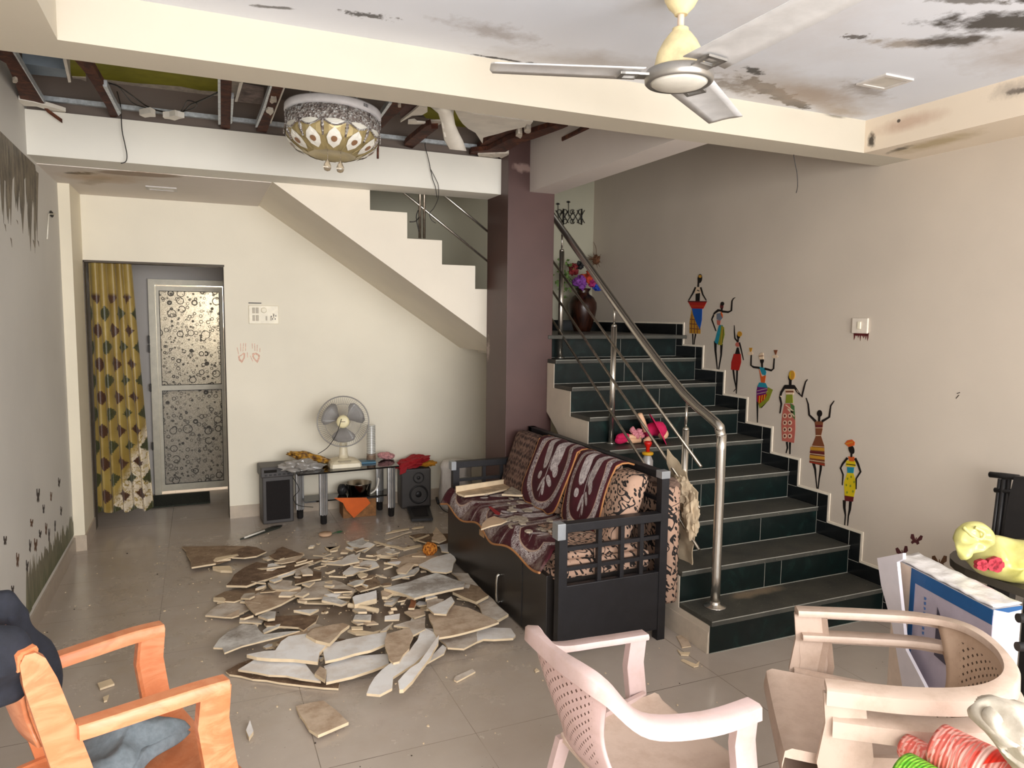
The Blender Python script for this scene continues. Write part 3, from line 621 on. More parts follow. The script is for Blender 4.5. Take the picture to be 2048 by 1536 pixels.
b = NB(); tube(b, [Q + Vector((.006, 0, 0)), P + Vector((.006, 0, 0)), R2 + Vector((.006, 0, 0))], .004, 6); tag(obj('cable_duct', b, plain('white_duct', (232, 226, 210), .5)), 'thin white cable strip at the pipe hole in the left wall', 'cable')
b = NB(); C_ = atx(102, 428, XL); lathe(b, [(.0, .001), (.035, .002), (.04, .004), (.035, .006), (0, .005)], 16, Matrix.Translation(C_) @ Matrix.Rotation(math.radians(90), 4, 'Y') @ Matrix.Diagonal((.5, 1.6, 1, 1))); tag(obj('pipe_hole_cap', b, plain('dark_hole', (40, 36, 30), .8)), 'dark oval pipe hole in the left wall', 'wall hole')
# switchboard
m_sw = plain('switch_cream', (240, 230, 204), .35); m_swg = plain('switch_grey', (184, 172, 150), .4)
sb = thing('switchboard', 'cream switchboard with four switches on the back wall by the doorway', 'switchboard', (.485, YB, 1.65))
b = NB(); box(b, .373, .600, YB - .012, YB, 1.575, 1.722, bev=.003); obj('plate', b, m_sw, sb)
for x in (.40, .427):
    for z in (1.6, 1.66): b = NB(); box(b, x, x + .02, YB - .018, YB - .011, z, z + .045, bev=.002); obj('switch', b, m_swg, sb)
b = NB(); lathe(b, [(.02, 0), (.022, .005), (.018, .006), (0, .0062)], 20, TR(.487, YB - .011, 1.685, math.pi / 2)); obj('fan_regulator', b, m_sw, sb)
for x, z in ((.5, 1.603), (.535, 1.603), (.555, 1.625)):
    b = NB(); box(b, x, x + .012, YB - .014, YB - .011, z, z + .035, bev=.001); obj('socket', b, m_swg, sb)
b = NB()
for x, z in ((.54, 1.63), (.56, 1.64), (.57, 1.61), (.575, 1.635), (.55, 1.61)): box(b, x, x + .006, YB - .0145, YB - .0115, z, z + .012)
obj('socket_hole', b, plain('socket_black', (30, 26, 24), .5), sb)
b = NB(); box(b, .373, .47, YB - .008, YB, 1.738, 1.745); tag(obj('thin_black_strip', b, plain('black_strip', (40, 36, 30), .5)), 'thin black strip above the cream switchboard', 'strip')
m_hand = plain('red_hand_paint', (242, 190, 166), .7, var=.2, scale=120)
for lab, u0, s in (('left of the two faded red handprints on the back wall', 440, 0), ('right of the two faded red handprints on the back wall', 440, 1)):
    b = NB(); fb = lambda u, v: aty(u, v, YB - .0004)
    q = lambda x, y: (440 + x / 8.535, 580 + y / 8.535)
    L = ([((290, 980), (320, 1100)), ((352, 910), (356, 1050)), ((402, 905), (390, 1050)), ((438, 905), (434, 1040)), ((465, 1065), (470, 1150))], [(340, 1120), (400, 1070), (430, 1080), (425, 1160), (375, 1250), (320, 1200), (308, 1120)]) if not s else ([((548, 910), (552, 1000)), ((590, 915), (595, 1040)), ((636, 935), (632, 1050)), ((682, 990), (680, 1060)), ((515, 1120), (560, 1220))], [(550, 1080), (620, 1070), (680, 1110), (680, 1160), (640, 1250), (590, 1200), (550, 1140)])
    for a_, c_ in L[0]: poly_on(b, stroke([q(*a_), q(*c_)], 1.3), fb, (0, 0, 0), 0, .0006, (0, -1, 0))
    ring = L[1]; cxm = sum(p[0] for p in ring) / len(ring); cym = sum(p[1] for p in ring) / len(ring)
    for i in range(len(ring)):
        p0, p1 = ring[i], ring[(i + 1) % len(ring)]; i0 = (cxm + (p0[0] - cxm) * .55, cym + (p0[1] - cym) * .55); i1 = (cxm + (p1[0] - cxm) * .55, cym + (p1[1] - cym) * .55)
        poly_on(b, [q(*p0), q(*p1), q(*i1), q(*i0)], fb, (0, 0, 0), 0, .0006, (0, -1, 0))
    tag(obj('handprint', b, m_hand), lab, 'handprint')
# right wall switch plate and its little decoration
sw = thing('light_switch', 'white light switch plate on the right wall', 'light switch', (XR, 3.0, 1.6))
b = NB(); box(b, XR - .012, XR, 2.955, 3.062, 1.588, 1.676, bev=.003); obj('plate', b, plain('switch_white', (226, 214, 198), .4), sw)
b = NB(); box(b, XR - .018, XR - .01, 2.998, 3.02, 1.612, 1.655, bev=.003); obj('switch', b, m_sw, sw)
b = NB()
for i in range(8):
    u = 1709 + i * 3.8; h = [13, 6, 9, 15, 7, 10, 12, 15][i]
    poly_on(b, [(u - 1.6, 667), (u + 1.8, 667), (u + 1.2, 667 + h * .6), (u + rnd.uniform(-1, 1), 667 + h)], fr, (0, 0, 0), 0, .0012, (-1, 0, 0))
poly_on(b, [(1707, 666), (1738, 666), (1737, 672), (1708, 671)], fr, (0, 0, 0), 0, .0012, (-1, 0, 0))
tag(obj('dripping_sticker', b, SM['maroon']), 'dark fringe sticker under the white light switch plate', 'wall sticker')
b = NB(); poly_on(b, stroke([(1912, 797), (1918, 790)], 1.5), fr, (0, 0, 0), 0, .001, (-1, 0, 0)); poly_on(b, stroke([(1914, 787), (1920, 785)], 1.5), fr, (0, 0, 0), 0, .001, (-1, 0, 0)); tag(obj('wall_scratch', b, m_bfd), 'small dark scratch on the bare right wall', 'mark')
# wrought iron wall rack
m_iron = plain('wrought_iron', (26, 24, 24), .5, .4)
b = NB(); FB = lambda u, v, d=.03: aty(u, v, YB - d)
q = lambda x, y: (900 + x / 5.12, 280 + y / 5.12)
for xx in (1165, 1350): tube(b, [FB(*q(xx, 705)), FB(*q(xx - 2, 868))], .006, 6)
tube(b, [FB(*q(1165, 705), .10), FB(*q(1163, 862), .10)], .006, 6)
for i in range(-1, 4):
    x0 = 1140 + i * 55
    tube(b, [FB(*q(x0, 720)), FB(*q(x0 + 75, 850))], .0035, 5); tube(b, [FB(*q(x0 + 75, 720)), FB(*q(x0, 850))], .0035, 5)
for x, y in ((1180, 735), (1255, 735), (1335, 735), (1180, 835), (1255, 835), (1335, 835), (1120, 735)):
    tube(b, [FB(*q(x + 22 * math.cos(a), y + 24 * math.sin(a))) for a in [k * .7 for k in range(9)]], .003, 5)
for x, y in ((1108, 655), (1216, 635)):
    tube(b, [FB(*q(x, y)), FB(*q(x, y + 150))], .003, 5)
    prism(b, [FB(*q(x + a, y + c_)) for a, c_ in ((-22, 0), (-5, -12), (8, -10), (20, 4), (0, 10))], (0, .008, 0))
tag(obj('iron_wall_rack', b, m_iron), 'black wrought iron lattice wall rack with two birds beside the column', 'wall decoration')
# ================================================================== BROKEN CEILING
t = NT('rusty_batten'); c = t.ramp(t.noise(14, 7, .7, dist=.6), [(.3, (30, 14, 8)), (.5, (72, 34, 18)), (.65, (104, 58, 32)), (.8, (50, 24, 14))]); m_rust = t.fin(c, .85)
m_galv = plain('galvanised_channel', (196, 202, 206), .4, .4, var=.15, scale=40)
m_gyp = plain('gypsum_white', (232, 226, 214), .8, var=.05, scale=9)
t = NT('olive_ceiling_paint'); c = t.mix(t.mr(t.noise(9, 5, .6), .35, .7), (128, 124, 22), (152, 146, 34)); m_olive = t.fin(c, .7)
m_plas = plain('ragged_plaster', (206, 196, 182), .85, var=.15, scale=24)
m_wire = plain('black_wire', (30, 26, 24), .5); m_wirew = plain('pale_wire', (190, 180, 165), .5)
A4 = lambda x, y: (x / 4.096, 90 + y / 4.096)
C4 = lambda x, y: (760 + x / 4.655, 180 + y / 4.655)
Z1 = lambda x, y: (x / 2.926, y / 2.926)
def plate(name, pts, z, th, m, label, cat, q=A4, group=None, dz=None):
    b = NB(); P = []
    for i, (x, y) in enumerate(pts):
        p = atz(*q(x, y), z); P.append(p)
    prism(b, P, (0, 0, th)); o = obj(name, b, m); tag(o, label, cat, group); return o
rb = 'battens of the broken false ceiling'
plate('rusty_batten', [(-60, 36), (105, 62), (240, 270), (365, 480), (280, 478), (170, 455), (125, 310), (50, 150), (-60, 90)], 2.76, .03, m_rust, 'wide rusty batten at the far left of the ceiling hole', 'batten', group=rb)
plate('rusty_batten', [(610, 125), (750, 148), (800, 240), (860, 340), (990, 575), (950, 592), (905, 590), (868, 500), (820, 420), (760, 320), (700, 230)], 2.76, .03, m_rust, 'crooked rusty batten with wires tied to it, left of the chandelier', 'batten', group=rb)
plate('rusty_batten', [(1806, 282), (1900, 295), (1888, 550), (1885, 685), (1845, 692), (1808, 680)], 2.76, .03, m_rust, 'straight rusty batten between two metal strips', 'batten', group=rb)
plate('rusty_batten', [(1590, 505), (1666, 515), (1610, 650), (1558, 778), (1500, 768), (1550, 640)], 2.76, .03, m_rust, 'rusty batten with pale patches just left of the chandelier', 'batten', Z1, rb)
plate('rusty_batten', [(110, 100), (245, 130), (170, 215), (100, 270), (20, 355), (-8, 330), (40, 220)], 2.77, .03, m_rust, 'rusty batten just right of the chandelier', 'batten', C4, rb)
plate('rusty_batten', [(430, 335), (470, 320), (480, 360), (540, 358), (470, 410), (300, 545), (225, 520), (240, 490)], 2.77, .03, m_rust, 'short broken rusty batten behind the dangling white strip', 'batten', C4, rb)
plate('rusty_batten', [(1640, 325), (1750, 338), (1700, 360), (1480, 440), (1300, 500), (1130, 600), (960, 600), (830, 602), (850, 575), (1000, 560), (1200, 460), (1400, 400)], 2.765, .03, m_rust, 'long slanted rusty batten ending above the maroon column', 'batten', C4, rb)
plate('rusty_batten', [(1330, 342), (1345, 375), (1200, 430), (1100, 490), (960, 590), (850, 585), (990, 470), (1120, 400), (1200, 370)], 2.80, .03, m_rust, 'ragged rusty batten edge under the white ceiling sheet', 'batten', C4, rb)
plate('rusty_batten', [(1900, 352), (1968, 366), (1850, 415), (1700, 482), (1690, 470), (1830, 400)], 2.76, .02, m_rust, 'thin rusty strip where the ceiling hole meets the middle beam', 'batten', C4, rb)
gc = 'galvanised channels of the broken false ceiling'
plate('metal_channel', [(104, 62), (124, 68), (235, 260), (372, 482), (348, 458), (215, 240)], 2.752, .03, m_galv, 'thin metal strip along the wide rusty batten', 'metal channel', group=gc)
plate('metal_channel', [(842, 336), (878, 342), (940, 470), (992, 560), (970, 582), (910, 460)], 2.752, .03, m_galv, 'metal strip along the crooked rusty batten', 'metal channel', group=gc)
plate('metal_channel', [(1784, 280), (1806, 284), (1808, 652), (1788, 652)], 2.752, .03, m_galv, 'metal strip on the left of the straight batten', 'metal channel', group=gc)
plate('metal_channel', [(1893, 440), (1916, 440), (1902, 640), (1888, 650)], 2.752, .03, m_galv, 'metal strip on the right of the straight batten', 'metal channel', group=gc)
plate('metal_channel', [(1580, 505), (1592, 507), (1552, 640), (1506, 746), (1494, 746), (1535, 640)], 2.752, .03, m_galv, 'metal strip on the left of the patched batten', 'metal channel', Z1, gc)
plate('metal_channel', [(1662, 512), (1668, 515), (1585, 725), (1580, 722)], 2.752, .03, m_gyp, 'thin white strip on the right of the patched batten', 'metal channel', Z1, gc)
plate('metal_channel', [(80, 125), (112, 125), (20, 250), (-10, 300), (-20, 270)], 2.752, .03, m_galv, 'metal strip beside the chandelier base', 'metal channel', C4, gc)
plate('metal_channel', [(185, 150), (535, 200), (545, 268), (225, 238)], 2.86, .12, plain('blue_grey_channel', (132, 146, 158), .6), 'broad blue grey metal channel crossing the left of the ceiling hole', 'metal channel', group=gc)
b = NB(); box(b, XL + .02, 1.85, 4.71, 4.74, 2.80, 2.825); tag(obj('metal_channel', b, m_galv), 'long galvanised channel running above the far beam', 'metal channel', gc)
plate('ceiling_patch', [(555, 118), (640, 130), (700, 235), (705, 270), (590, 268), (575, 200)], 2.95, .02, m_olive, 'olive ceiling patch between the left battens', 'ceiling patch')
plate('ceiling_patch', [(760, 140), (1790, 280), (1782, 382), (1640, 372), (1480, 340), (1300, 325), (1100, 312), (860, 282), (800, 240)], 2.95, .02, m_olive, 'large olive ceiling patch left of the chandelier', 'ceiling patch')
plate('ceiling_patch', [(850, 276), (1100, 308), (1300, 320), (1500, 335), (1660, 370), (1784, 378), (1782, 440), (1640, 436), (1500, 402), (1200, 362), (1000, 340), (860, 300)], 2.955, .02, m_plas, 'bare plaster border below the olive ceiling patch', 'ceiling patch')
plate('ceiling_patch', [(590, 262), (705, 268), (708, 300), (660, 282), (596, 276)], 2.945, .02, m_plas, 'small bare plaster border between the left battens', 'ceiling patch')
plate('ceiling_patch', [(440, 160), (470, 175), (560, 230), (580, 285), (430, 262), (395, 225)], 2.95, .02, m_olive, 'olive ceiling patch left of the dangling white strip', 'ceiling patch', C4)
plate('ceiling_patch', [(676, 185), (700, 195), (750, 290), (800, 350), (700, 348)], 2.95, .02, m_olive, 'olive ceiling patch right of the dangling white strip', 'ceiling patch', C4)
plate('gypsum_slat', [(516, 118), (545, 122), (582, 306), (560, 308)], 2.80, .18, m_gyp, 'thin white slat hanging in the left of the ceiling hole', 'gypsum piece')
plate('gypsum_slat', [(1985, 305), (1990, 312), (1944, 466), (1922, 466), (1960, 312)], 2.80, .012, m_gyp, 'thin white slat right of the straight batten', 'gypsum piece')
plate('torn_ceiling_piece', [(1900, 298), (1962, 308), (1940, 400), (1918, 430), (1895, 380)], 2.83, .012, m_plas, 'torn plaster flap beside the straight batten', 'gypsum piece')
plate('torn_ceiling_piece', [(1420, 500), (1545, 525), (1540, 612), (1380, 595)], 2.84, .012, plain('mottled_ceiling_board', (128, 114, 108), .9, var=.3, scale=20), 'mottled grey ceiling board between the two battens left of the chandelier', 'gypsum piece', Z1)
plate('torn_ceiling_piece', [(365, 150), (440, 168), (442, 205), (390, 235), (300, 240), (190, 302), (196, 290), (290, 215)], 2.79, .012, m_gyp, 'pale torn shard of ceiling board left of the dangling strip', 'gypsum piece', C4)
plate('torn_ceiling_piece', [(190, 135), (372, 152), (300, 212), (192, 292), (185, 200)], 2.81, .01, plain('brown_board_back', (92, 66, 62), .9, var=.2), 'dark brown board behind the pale torn shard', 'gypsum piece', C4)
plate('torn_ceiling_piece', [(262, 290), (320, 282), (345, 300), (430, 308), (432, 318), (330, 320), (260, 318)], 2.79, .01, m_gyp, 'small white crumbling strip in the middle of the ceiling hole', 'gypsum piece', C4)
plate('torn_ceiling_piece', [(445, 290), (560, 290), (575, 308), (535, 335), (490, 325), (450, 312)], 2.80, .01, m_plas, 'crumpled plaster bit beside the dangling white strip', 'gypsum piece', C4)
plate('ceiling_sheet', [(690, 180), (900, 225), (1200, 265), (1425, 295), (1400, 325), (1365, 318), (1350, 345), (1190, 380), (1100, 408), (1010, 430), (960, 445), (955, 500), (935, 470), (890, 400), (820, 360), (770, 315), (735, 265)], 2.735, .014, m_gyp, 'large white sheet of false ceiling still hanging behind the near beam', 'ceiling sheet', C4)
# curved dangling strip
L = [(470, 150), (545, 215), (570, 290), (585, 380), (600, 460), (650, 548)]; Rr = [(690, 165), (684, 230), (700, 320), (735, 400), (772, 470), (806, 566)]
b = NB(); YS = [3.45, 3.5, 3.55, 3.62, 3.7, 3.78]; secs = []
for (l_, r_, y) in zip(L, Rr, YS):
    sec = []
    for k in range(6):
        f = k / 5; x = l_[0] + (r_[0] - l_[0]) * f; yy = l_[1] + (r_[1] - l_[1]) * f
        sec.append(aty(*C4(x, yy), y - .03 * math.sin(math.pi * f)))
    secs.append(sec)
loft(b, [[p for p in s] + [p + Vector((0, .008, 0)) for p in s[::-1]] for s in secs]); tag(obj('dangling_ceiling_strip', b, m_gyp), 'curved white strip of ceiling board dangling behind the near beam', 'ceiling sheet')
plate('torn_ceiling_piece', [(150, 446), (280, 470), (430, 510), (540, 545), (530, 562), (440, 548), (300, 505), (200, 500), (160, 470)], 2.755, .02, m_gyp, 'ragged white plaster edge lying on the far beam at its left end', 'gypsum piece')
plate('torn_ceiling_piece', [(910, 600), (1200, 590), (1195, 625), (1150, 650), (1110, 625), (1000, 645), (920, 625)], 2.755, .02, m_plas, 'ragged plaster edge on the far beam beside the maroon column', 'gypsum piece', C4)
P = [aty(*A4(x, y), 4.70) for x, y in ((350, 490), (385, 535), (440, 575), (510, 625))]
b = NB(); loft(b, [[p + Vector((0, 0, .012)), p - Vector((0, 0, .010)), p + Vector((0, .004, -.010)), p + Vector((0, .004, .012))] for p in P], smooth=False); tag(obj('hanging_tape', b, m_rust), 'brown strip dangling over the left end of the far beam', 'strip')
def wire(name, pts, q, fn, r, m, label):
    b = NB(); tube(b, catmull([fn(*q(x, y)) for x, y in pts], 5), r, 6); tag(obj(name, b, m), label, 'wire')
wire('hanging_wire', [(958, 380), (985, 480), (992, 560), (1000, 700), (1025, 820), (1040, 905), (1030, 955), (990, 970)], A4, lambda u, v: aty(u, v, 4.70), .0028, m_wire, 'thin black wire hanging down in front of the far beam on the left')
wire('wire_bundle', [(830, 300), (950, 330), (1060, 400), (1200, 500), (1330, 545), (1480, 553), (1560, 490), (1620, 465), (1700, 430), (1790, 385)], A4, lambda u, v: atz(u, v, 2.79), .004, m_wire, 'sagging black wires tied to the crooked rusty batten')
wire('wire_loop', [(850, 320), (960, 335), (1080, 470), (1200, 515), (1400, 560), (1500, 545), (1590, 515), (1610, 480), (1540, 455), (1510, 500), (1480, 550)], A4, lambda u, v: atz(u, v, 2.785), .0028, m_wire, 'second dark wire looping beside the sagging black wires')
wire('hanging_wire', [(440, 380), (428, 470), (420, 520), (450, 640), (470, 735), (490, 830), (515, 900), (530, 1000)], C4, lambda u, v: aty(u, v, 4.715), .0025, m_wire, 'thin dark wire hanging in the middle of the far beam')
wire('hanging_wire', [(470, 735), (520, 830), (545, 900), (540, 1010), (500, 1100), (460, 1150), (480, 1210), (520, 1240)], C4, lambda u, v: aty(u, v, 4.718), .0022, m_wire, 'thin dark wire whose end curls in front of the upper stair flight')
wire('hanging_wire', [(325, 1140), (335, 1210), (352, 1300), (356, 1390), (345, 1442)], lambda x, y: (1500 + x / 3.737, y / 3.737), lambda u, v: aty(u, v, 2.94), .0022, m_wire, 'thin dark wire hanging from the near beam against the right wall')
rg = random.Random(31)
for (x, y, w, lab, q) in ((1220, 578, 90, 'crumpled white paper scrap on the far beam right of the crooked batten', A4), (1420, 598, 85, 'second crumpled white scrap on the far beam before the straight batten', A4), (120, 300, 26, 'pale torn flap on the wide rusty batten', A4), (1600, 590, 26, 'pale patch stuck on the patched batten', Z1), (1580, 655, 26, 'cream patch stuck low on the patched batten', Z1), (1300, 420, 40, 'pale torn scrap on the slanted batten', C4), (1380, 385, 40, 'grey torn scrap above the slanted batten', C4), (180, 150, 22, 'pale splinter on the batten right of the chandelier', C4)):
    n = 9; pts = [(x + w * math.cos(6.28 * k / n) * rg.uniform(.6, 1.1), y + w * (.22 if w > 50 else .7) * math.sin(6.28 * k / n) * rg.uniform(.5, 1.2)) for k in range(n)]
    plate('torn_scrap', pts, 2.748, .03, m_gyp if 'white' in lab or 'cream' in lab else m_plas, lab, 'gypsum piece', q)
# recessed ceiling lights
for lab, (x0, x1, y0, y1, z) in (('square ceiling light flush in the stained near ceiling', (2.632, 2.80, 2.205, 2.352, 2.682)), ('small square ceiling light in the far ceiling above the doorway', (-.30, -.11, 5.49, 5.63, 2.505))):
    r = thing('ceiling_light', lab, 'ceiling light', ((x0 + x1) / 2, (y0 + y1) / 2, z))
    b = NB()
    for a in ((x0, x1, y0, y0 + .018), (x0, x1, y1 - .018, y1), (x0, x0 + .018, y0 + .018, y1 - .018), (x1 - .018, x1, y0 + .018, y1 - .018)): box(b, *a, z - .008, z)
    obj('frame', b, plain('light_frame', (206, 200, 194), .6), r)
    b = NB(); box(b, x0 + .018, x1 - .018, y0 + .018, y1 - .018, z - .004, z); obj('diffuser', b, plain('light_diffuser', (196, 190, 180), .3), r)
# ================================================================== CEILING FAN
FX, FY = 1.405, 1.935
fz = lambda v: aty(1362, v, FY).z
m_fanw = plain('fan_blade_grey', (222, 222, 222), .35); m_fans = plain('fan_silver', (168, 164, 158), .32, .7); m_fanc = plain('aged_cream_plastic', (236, 218, 170), .4, var=.1, scale=20); m_fanb = plain('fan_bottom_white', (226, 222, 210), .3)
fan = thing('ceiling_fan', 'ceiling fan with three pale grey blades and yellowed cream cups', 'ceiling fan', (FX, FY, 2.68), 0, local=True)
def fobj(n, b, m, **k): return obj(n, b, m, fan, **k)
Z = lambda z: z - 2.68
b = NB(); lathe(b, [(0, Z(2.383)), (.05, Z(2.385)), (.08, Z(2.393)), (.092, Z(2.402))], 40); fobj('bottom_cover', b, m_fanb)
b = NB(); lathe(b, [(.088, Z(2.40)), (.1, Z(2.396)), (.106, Z(2.402)), (.107, Z(2.42)), (.103, Z(2.434)), (.09, Z(2.44)), (.02, Z(2.442))], 44, cap=False); fobj('motor_ring', b, m_fans)
zt = fz(66)
b = NB(); lathe(b, [(.075, Z(2.436)), (.078, Z(2.452)), (.07, Z(2.49)), (.052, Z(2.525)), (.034, Z(2.548)), (.026, Z(2.556)), (.025, Z(2.564)), (.012, Z(2.57))], 32); fobj('lower_cup', b, m_fanc)
b = NB(); tube(b, [(0, 0, Z(2.56)), (0, 0, Z(2.64))], .0105, 12); fobj('down_rod', b, plain('pinkish_rod', (224, 200, 180), .5))
b = NB(); lathe(b, [(.02, Z(2.604)), (.022, Z(2.61)), (.04, Z(2.628)), (.052, Z(2.65)), (.058, Z(2.68)), (.02, Z(2.681))], 32); fobj('upper_cup', b, m_fanc)
for ang in (161, 36, -91):
    a = math.radians(ang); T = Matrix.Rotation(a, 4, 'Z') @ Matrix.Translation((0, 0, Z(2.422))) @ Matrix.Rotation(math.radians(-5), 4, 'X')
    b = NB(); sec = []
    for f in [i / 12 for i in range(13)]:
        x = .125 + f * (.48 if ang > 0 else .58); w = .076 - .012 * f; 
        if f == 1: x -= .012
        ptsu = [Vector((x - (.01 if abs(k) == 1 and f == 1 else 0), w * k, -.006 * (1 - k * k) * -1)) for k in (-1, -.6, -.2, .2, .6, 1)]
        sec.append([T @ p for p in ptsu] + [T @ (p + Vector((0, 0, .003))) for p in ptsu[::-1]])
    loft(b, sec); bl = fobj('blade', b, m_fanw)
    b = NB()
    for (x0, x1, y0, y1) in ((.09, .135, -.03, .03), (.135, .19, -.033, -.022), (.135, .19, .022, .033), (.178, .192, -.033, .033)): box(b, x0, x1, y0, y1, -.008, -.001, T=T)
    obj('blade_bracket', b, m_fans, fan)
# ================================================================== CHANDELIER
CX, CY = .66, 3.82
ch = thing('chandelier', 'round crystal ceiling lamp with gold and white petals hanging from the broken ceiling', 'chandelier', (CX, CY, 2.70), math.radians(8), local=True)
ch.rotation_euler = (math.radians(-2), math.radians(3), math.radians(8))
co = lambda n, b, m, p=None, **k: obj(n, b, m, p or ch, **k)
m_chw = plain('chandelier_white', (226, 224, 226), .4); m_gold = plain('petal_gold', (176, 158, 112), .3, .3, var=.1); m_pw = plain('petal_white', (232, 228, 216), .2); m_pb = plain('petal_brown', (140, 104, 76), .3)
t = NT('crystal_mosaic'); v = t.n('ShaderNodeTexVoronoi', Scale=110); t.l(t.co('World'), v.inputs[0]); sp = t.n('ShaderNodeSeparateColor'); t.l(v.outputs['Color'], sp.inputs[0])
c = t.ramp(sp.outputs[0], [(.2, (120, 108, 102)), (.5, (150, 140, 134)), (.75, (174, 168, 162)), (.95, (214, 214, 212))]); m_crys = t.fin(c, .15, bump=v.outputs['Distance'], bstr=.8)
b = NB(); lathe(b, [(.2, 0), (.236, -.002), (.24, -.01), (.24, -.034), (.232, -.042), (.2, -.044)], 56); base = co('base_ring', b, m_chw)
b = NB()
for k in range(5): box(b, .2395, .2408, -.012 + k * .006, -.0095 + k * .006, -.03, -.014, T=Matrix.Rotation(math.radians(-68), 4, 'Z'))
obj('vent_slots', b, plain('vent_black', (20, 20, 20), .6), base)
b = NB(); lathe(b, [(.225, -.044), (.234, -.055), (.236, -.09), (.234, -.128), (.222, -.14)], 56, cap=False); co('crystal_band', b, m_crys)
b = NB(); tube(b, [(0, 0, 0), (0, 0, .22)], .012, 8); tube(b, [(.12, 0, 0), (.12, 0, .22)], .004, 6); tube(b, [(-.12, 0, 0), (-.12, 0, .22)], .004, 6); co('hanger', b, m_galv)
NP = 12
prof = lambda f: (.229 - .012 * f - .10 * f * f * f, -.115 - .12 * f - .0 * f * f)   # f 0 top .. 1 bottom
def surf(th, f, off=0): r, z = prof(f); r += off; return Vector((r * math.cos(th), r * math.sin(th), z - off * .4))
def patch(b, th0, outline, off, mi):
    cx_ = sum(p[0] for p in outline) / len(outline); cy_ = sum(p[1] for p in outline) / len(outline)
    c0 = b.verts.new(surf(th0 + cx_, cy_, off)); vs = [b.verts.new(surf(th0 + x, y, off)) for x, y in outline]; md = [b.verts.new(surf(th0 + (x + cx_) / 2, (y + cy_) / 2, off)) for x, y in outline]
    n = len(vs)
    for i in range(n):
        b.faces.new((vs[i], vs[(i + 1) % n], md[(i + 1) % n], md[i])).material_index = mi; b.faces.new((md[i], md[(i + 1) % n], c0)).material_index = mi
hw = math.pi / NP
b = NB(); lathe(b, [prof(i / 10) for i in range(11)] + [(.08, -.222), (0, -.225)], 48, cap=False)
for v_ in b.verts: v_.co.x *= .985; v_.co.y *= .985
bowl = co('bowl', b, m_gold)
for k in range(NP):
    th = 2 * math.pi * (k + .5) / NP; b = NB()
    patch(b, th, [(-hw * .98, .12), (-hw * .5, .02), (0, 0), (hw * .5, .02), (hw * .98, .12), (hw * .9, .6), (hw * .75, 1), (-hw * .75, 1), (-hw * .9, .6)], .004, 0)
    patch(b, th, [(-hw * .9, .06), (-hw * .45, .0), (0, -.02), (hw * .45, .0), (hw * .9, .06), (hw * .4, .2), (0, .28), (-hw * .4, .2)], .008, 1)
    patch(b, th, [(0, .30), (hw * .45, .48), (hw * .7, .66), (hw * .6, .84), (0, .95), (-hw * .6, .84), (-hw * .7, .66), (-hw * .45, .48)], .008, 1)
    patch(b, th, [(hw * .3 * math.cos(a), .70 + .09 * math.sin(a)) for a in [2 * math.pi * i / 10 for i in range(10)]], .011, 2)
    co('petal', b, [m_gold, m_pw, m_pb], recalc=False)
for k in range(NP):
    th = 2 * math.pi * k / NP; b = NB(); pr2 = [(.236, -.05), (.241, -.075), (.232, -.11), (.225, -.15), (.205, -.19)]
    tube(b, [Vector((r * math.cos(th), r * math.sin(th), z)) for r, z in pr2], [.003, .004, .005, .009, .004], 8); co('glass_stem', b, m_crys)
    b = NB(); tube(b, catmull([Vector((.238 * math.cos(th + hw * 2 * f), .238 * math.sin(th + hw * 2 * f), -.118 - .03 * math.sin(math.pi * f))) for f in (0, .25, .5, .75, 1)], 4), .0035, 6); co('bead_garland', b, m_crys)
m_glass = NT('clear_drop'); m_glass.b.inputs['Transmission Weight'].default_value = .85; m_glass = m_glass.fin((226, 214, 196), .03)
for x, y in ((-.035, -.01), (.028, -.02)):
    b = NB(); lathe(b, [(0, -.262), (.004, -.266), (.012, -.282), (.019, -.298), (.02, -.308), (.014, -.322), (0, -.327)], 20, TR(x, y - .03, 0)); tube(b, [(x, y - .03, -.263), (x, y - .03, -.222)], .0015, 5); co('crystal_drop', b, m_glass)
b = NB(); tube(b, [(.242, .02, -.07), (.25, .02, -.12)], .003, 6); tube(b, [(.25, .02, -.12), (.252, .02, -.2)], .006, 6); co('loose_pendant', b, m_rust)
# ================================================================== BACK WALL FURNITURE
m_blk = plain('black_plastic', (34, 32, 32), .45, var=.15); m_dkgrey = plain('dark_grey_plastic', (70, 66, 64), .5); m_grille = plain('speaker_cloth', (22, 16, 15), .9, var=.3, scale=90)
m_glassblk = plain('black_glass', (26, 24, 22), .08, var=.1); m_alum = plain('ribbed_aluminium', (196, 196, 196), .3, .8, var=.08); m_bowl = plain('stainless_bowl', (150, 142, 132), .15, 1, var=.05)
sp1 = thing('tower_speaker', 'grey floor speaker with black cloth front left of the glass table', 'speaker', (.54, 5.95, 0), math.radians(3), local=True)
b = NB(); box(b, -.118, .118, -.1, .1, 0, .375, bev=.008); obj('cabinet', b, m_dkgrey, sp1)
b = NB(); box(b, -.09, .09, -.108, -.098, .03, .345, bev=.003); obj('front_grille', b, m_grille, sp1)
b = NB(); box(b, -.13, .125, -.115, .11, .375, .46, bev=.008); ct = obj('control_unit', b, m_dkgrey, sp1)
b = NB(); box(b, -.105, -.01, -.119, -.114, .415, .438, bev=.001); obj('display', b, m_glassblk, ct)
for i in range(6): b = NB(); box(b, -.1 + i * .034, -.082 + i * .034, -.121, -.114, .39, .402, bev=.002); obj('button', b, m_blk, ct)
b = NB(); lathe(b, [(.012, 0), (.012, .01), (0, .011)], 16, TR(.07, -.115, .425, math.pi / 2)); obj('knob', b, m_blk, ct)
sp2 = thing('speaker', 'dark grey two-cone speaker right of the glass table, without its front cover', 'speaker', (1.695, 6.0, 0), math.radians(-5), local=True)
b = NB(); box(b, -.13, .13, -.11, .1, 0, .345, bev=.015); obj('cabinet', b, m_dkgrey, sp2)
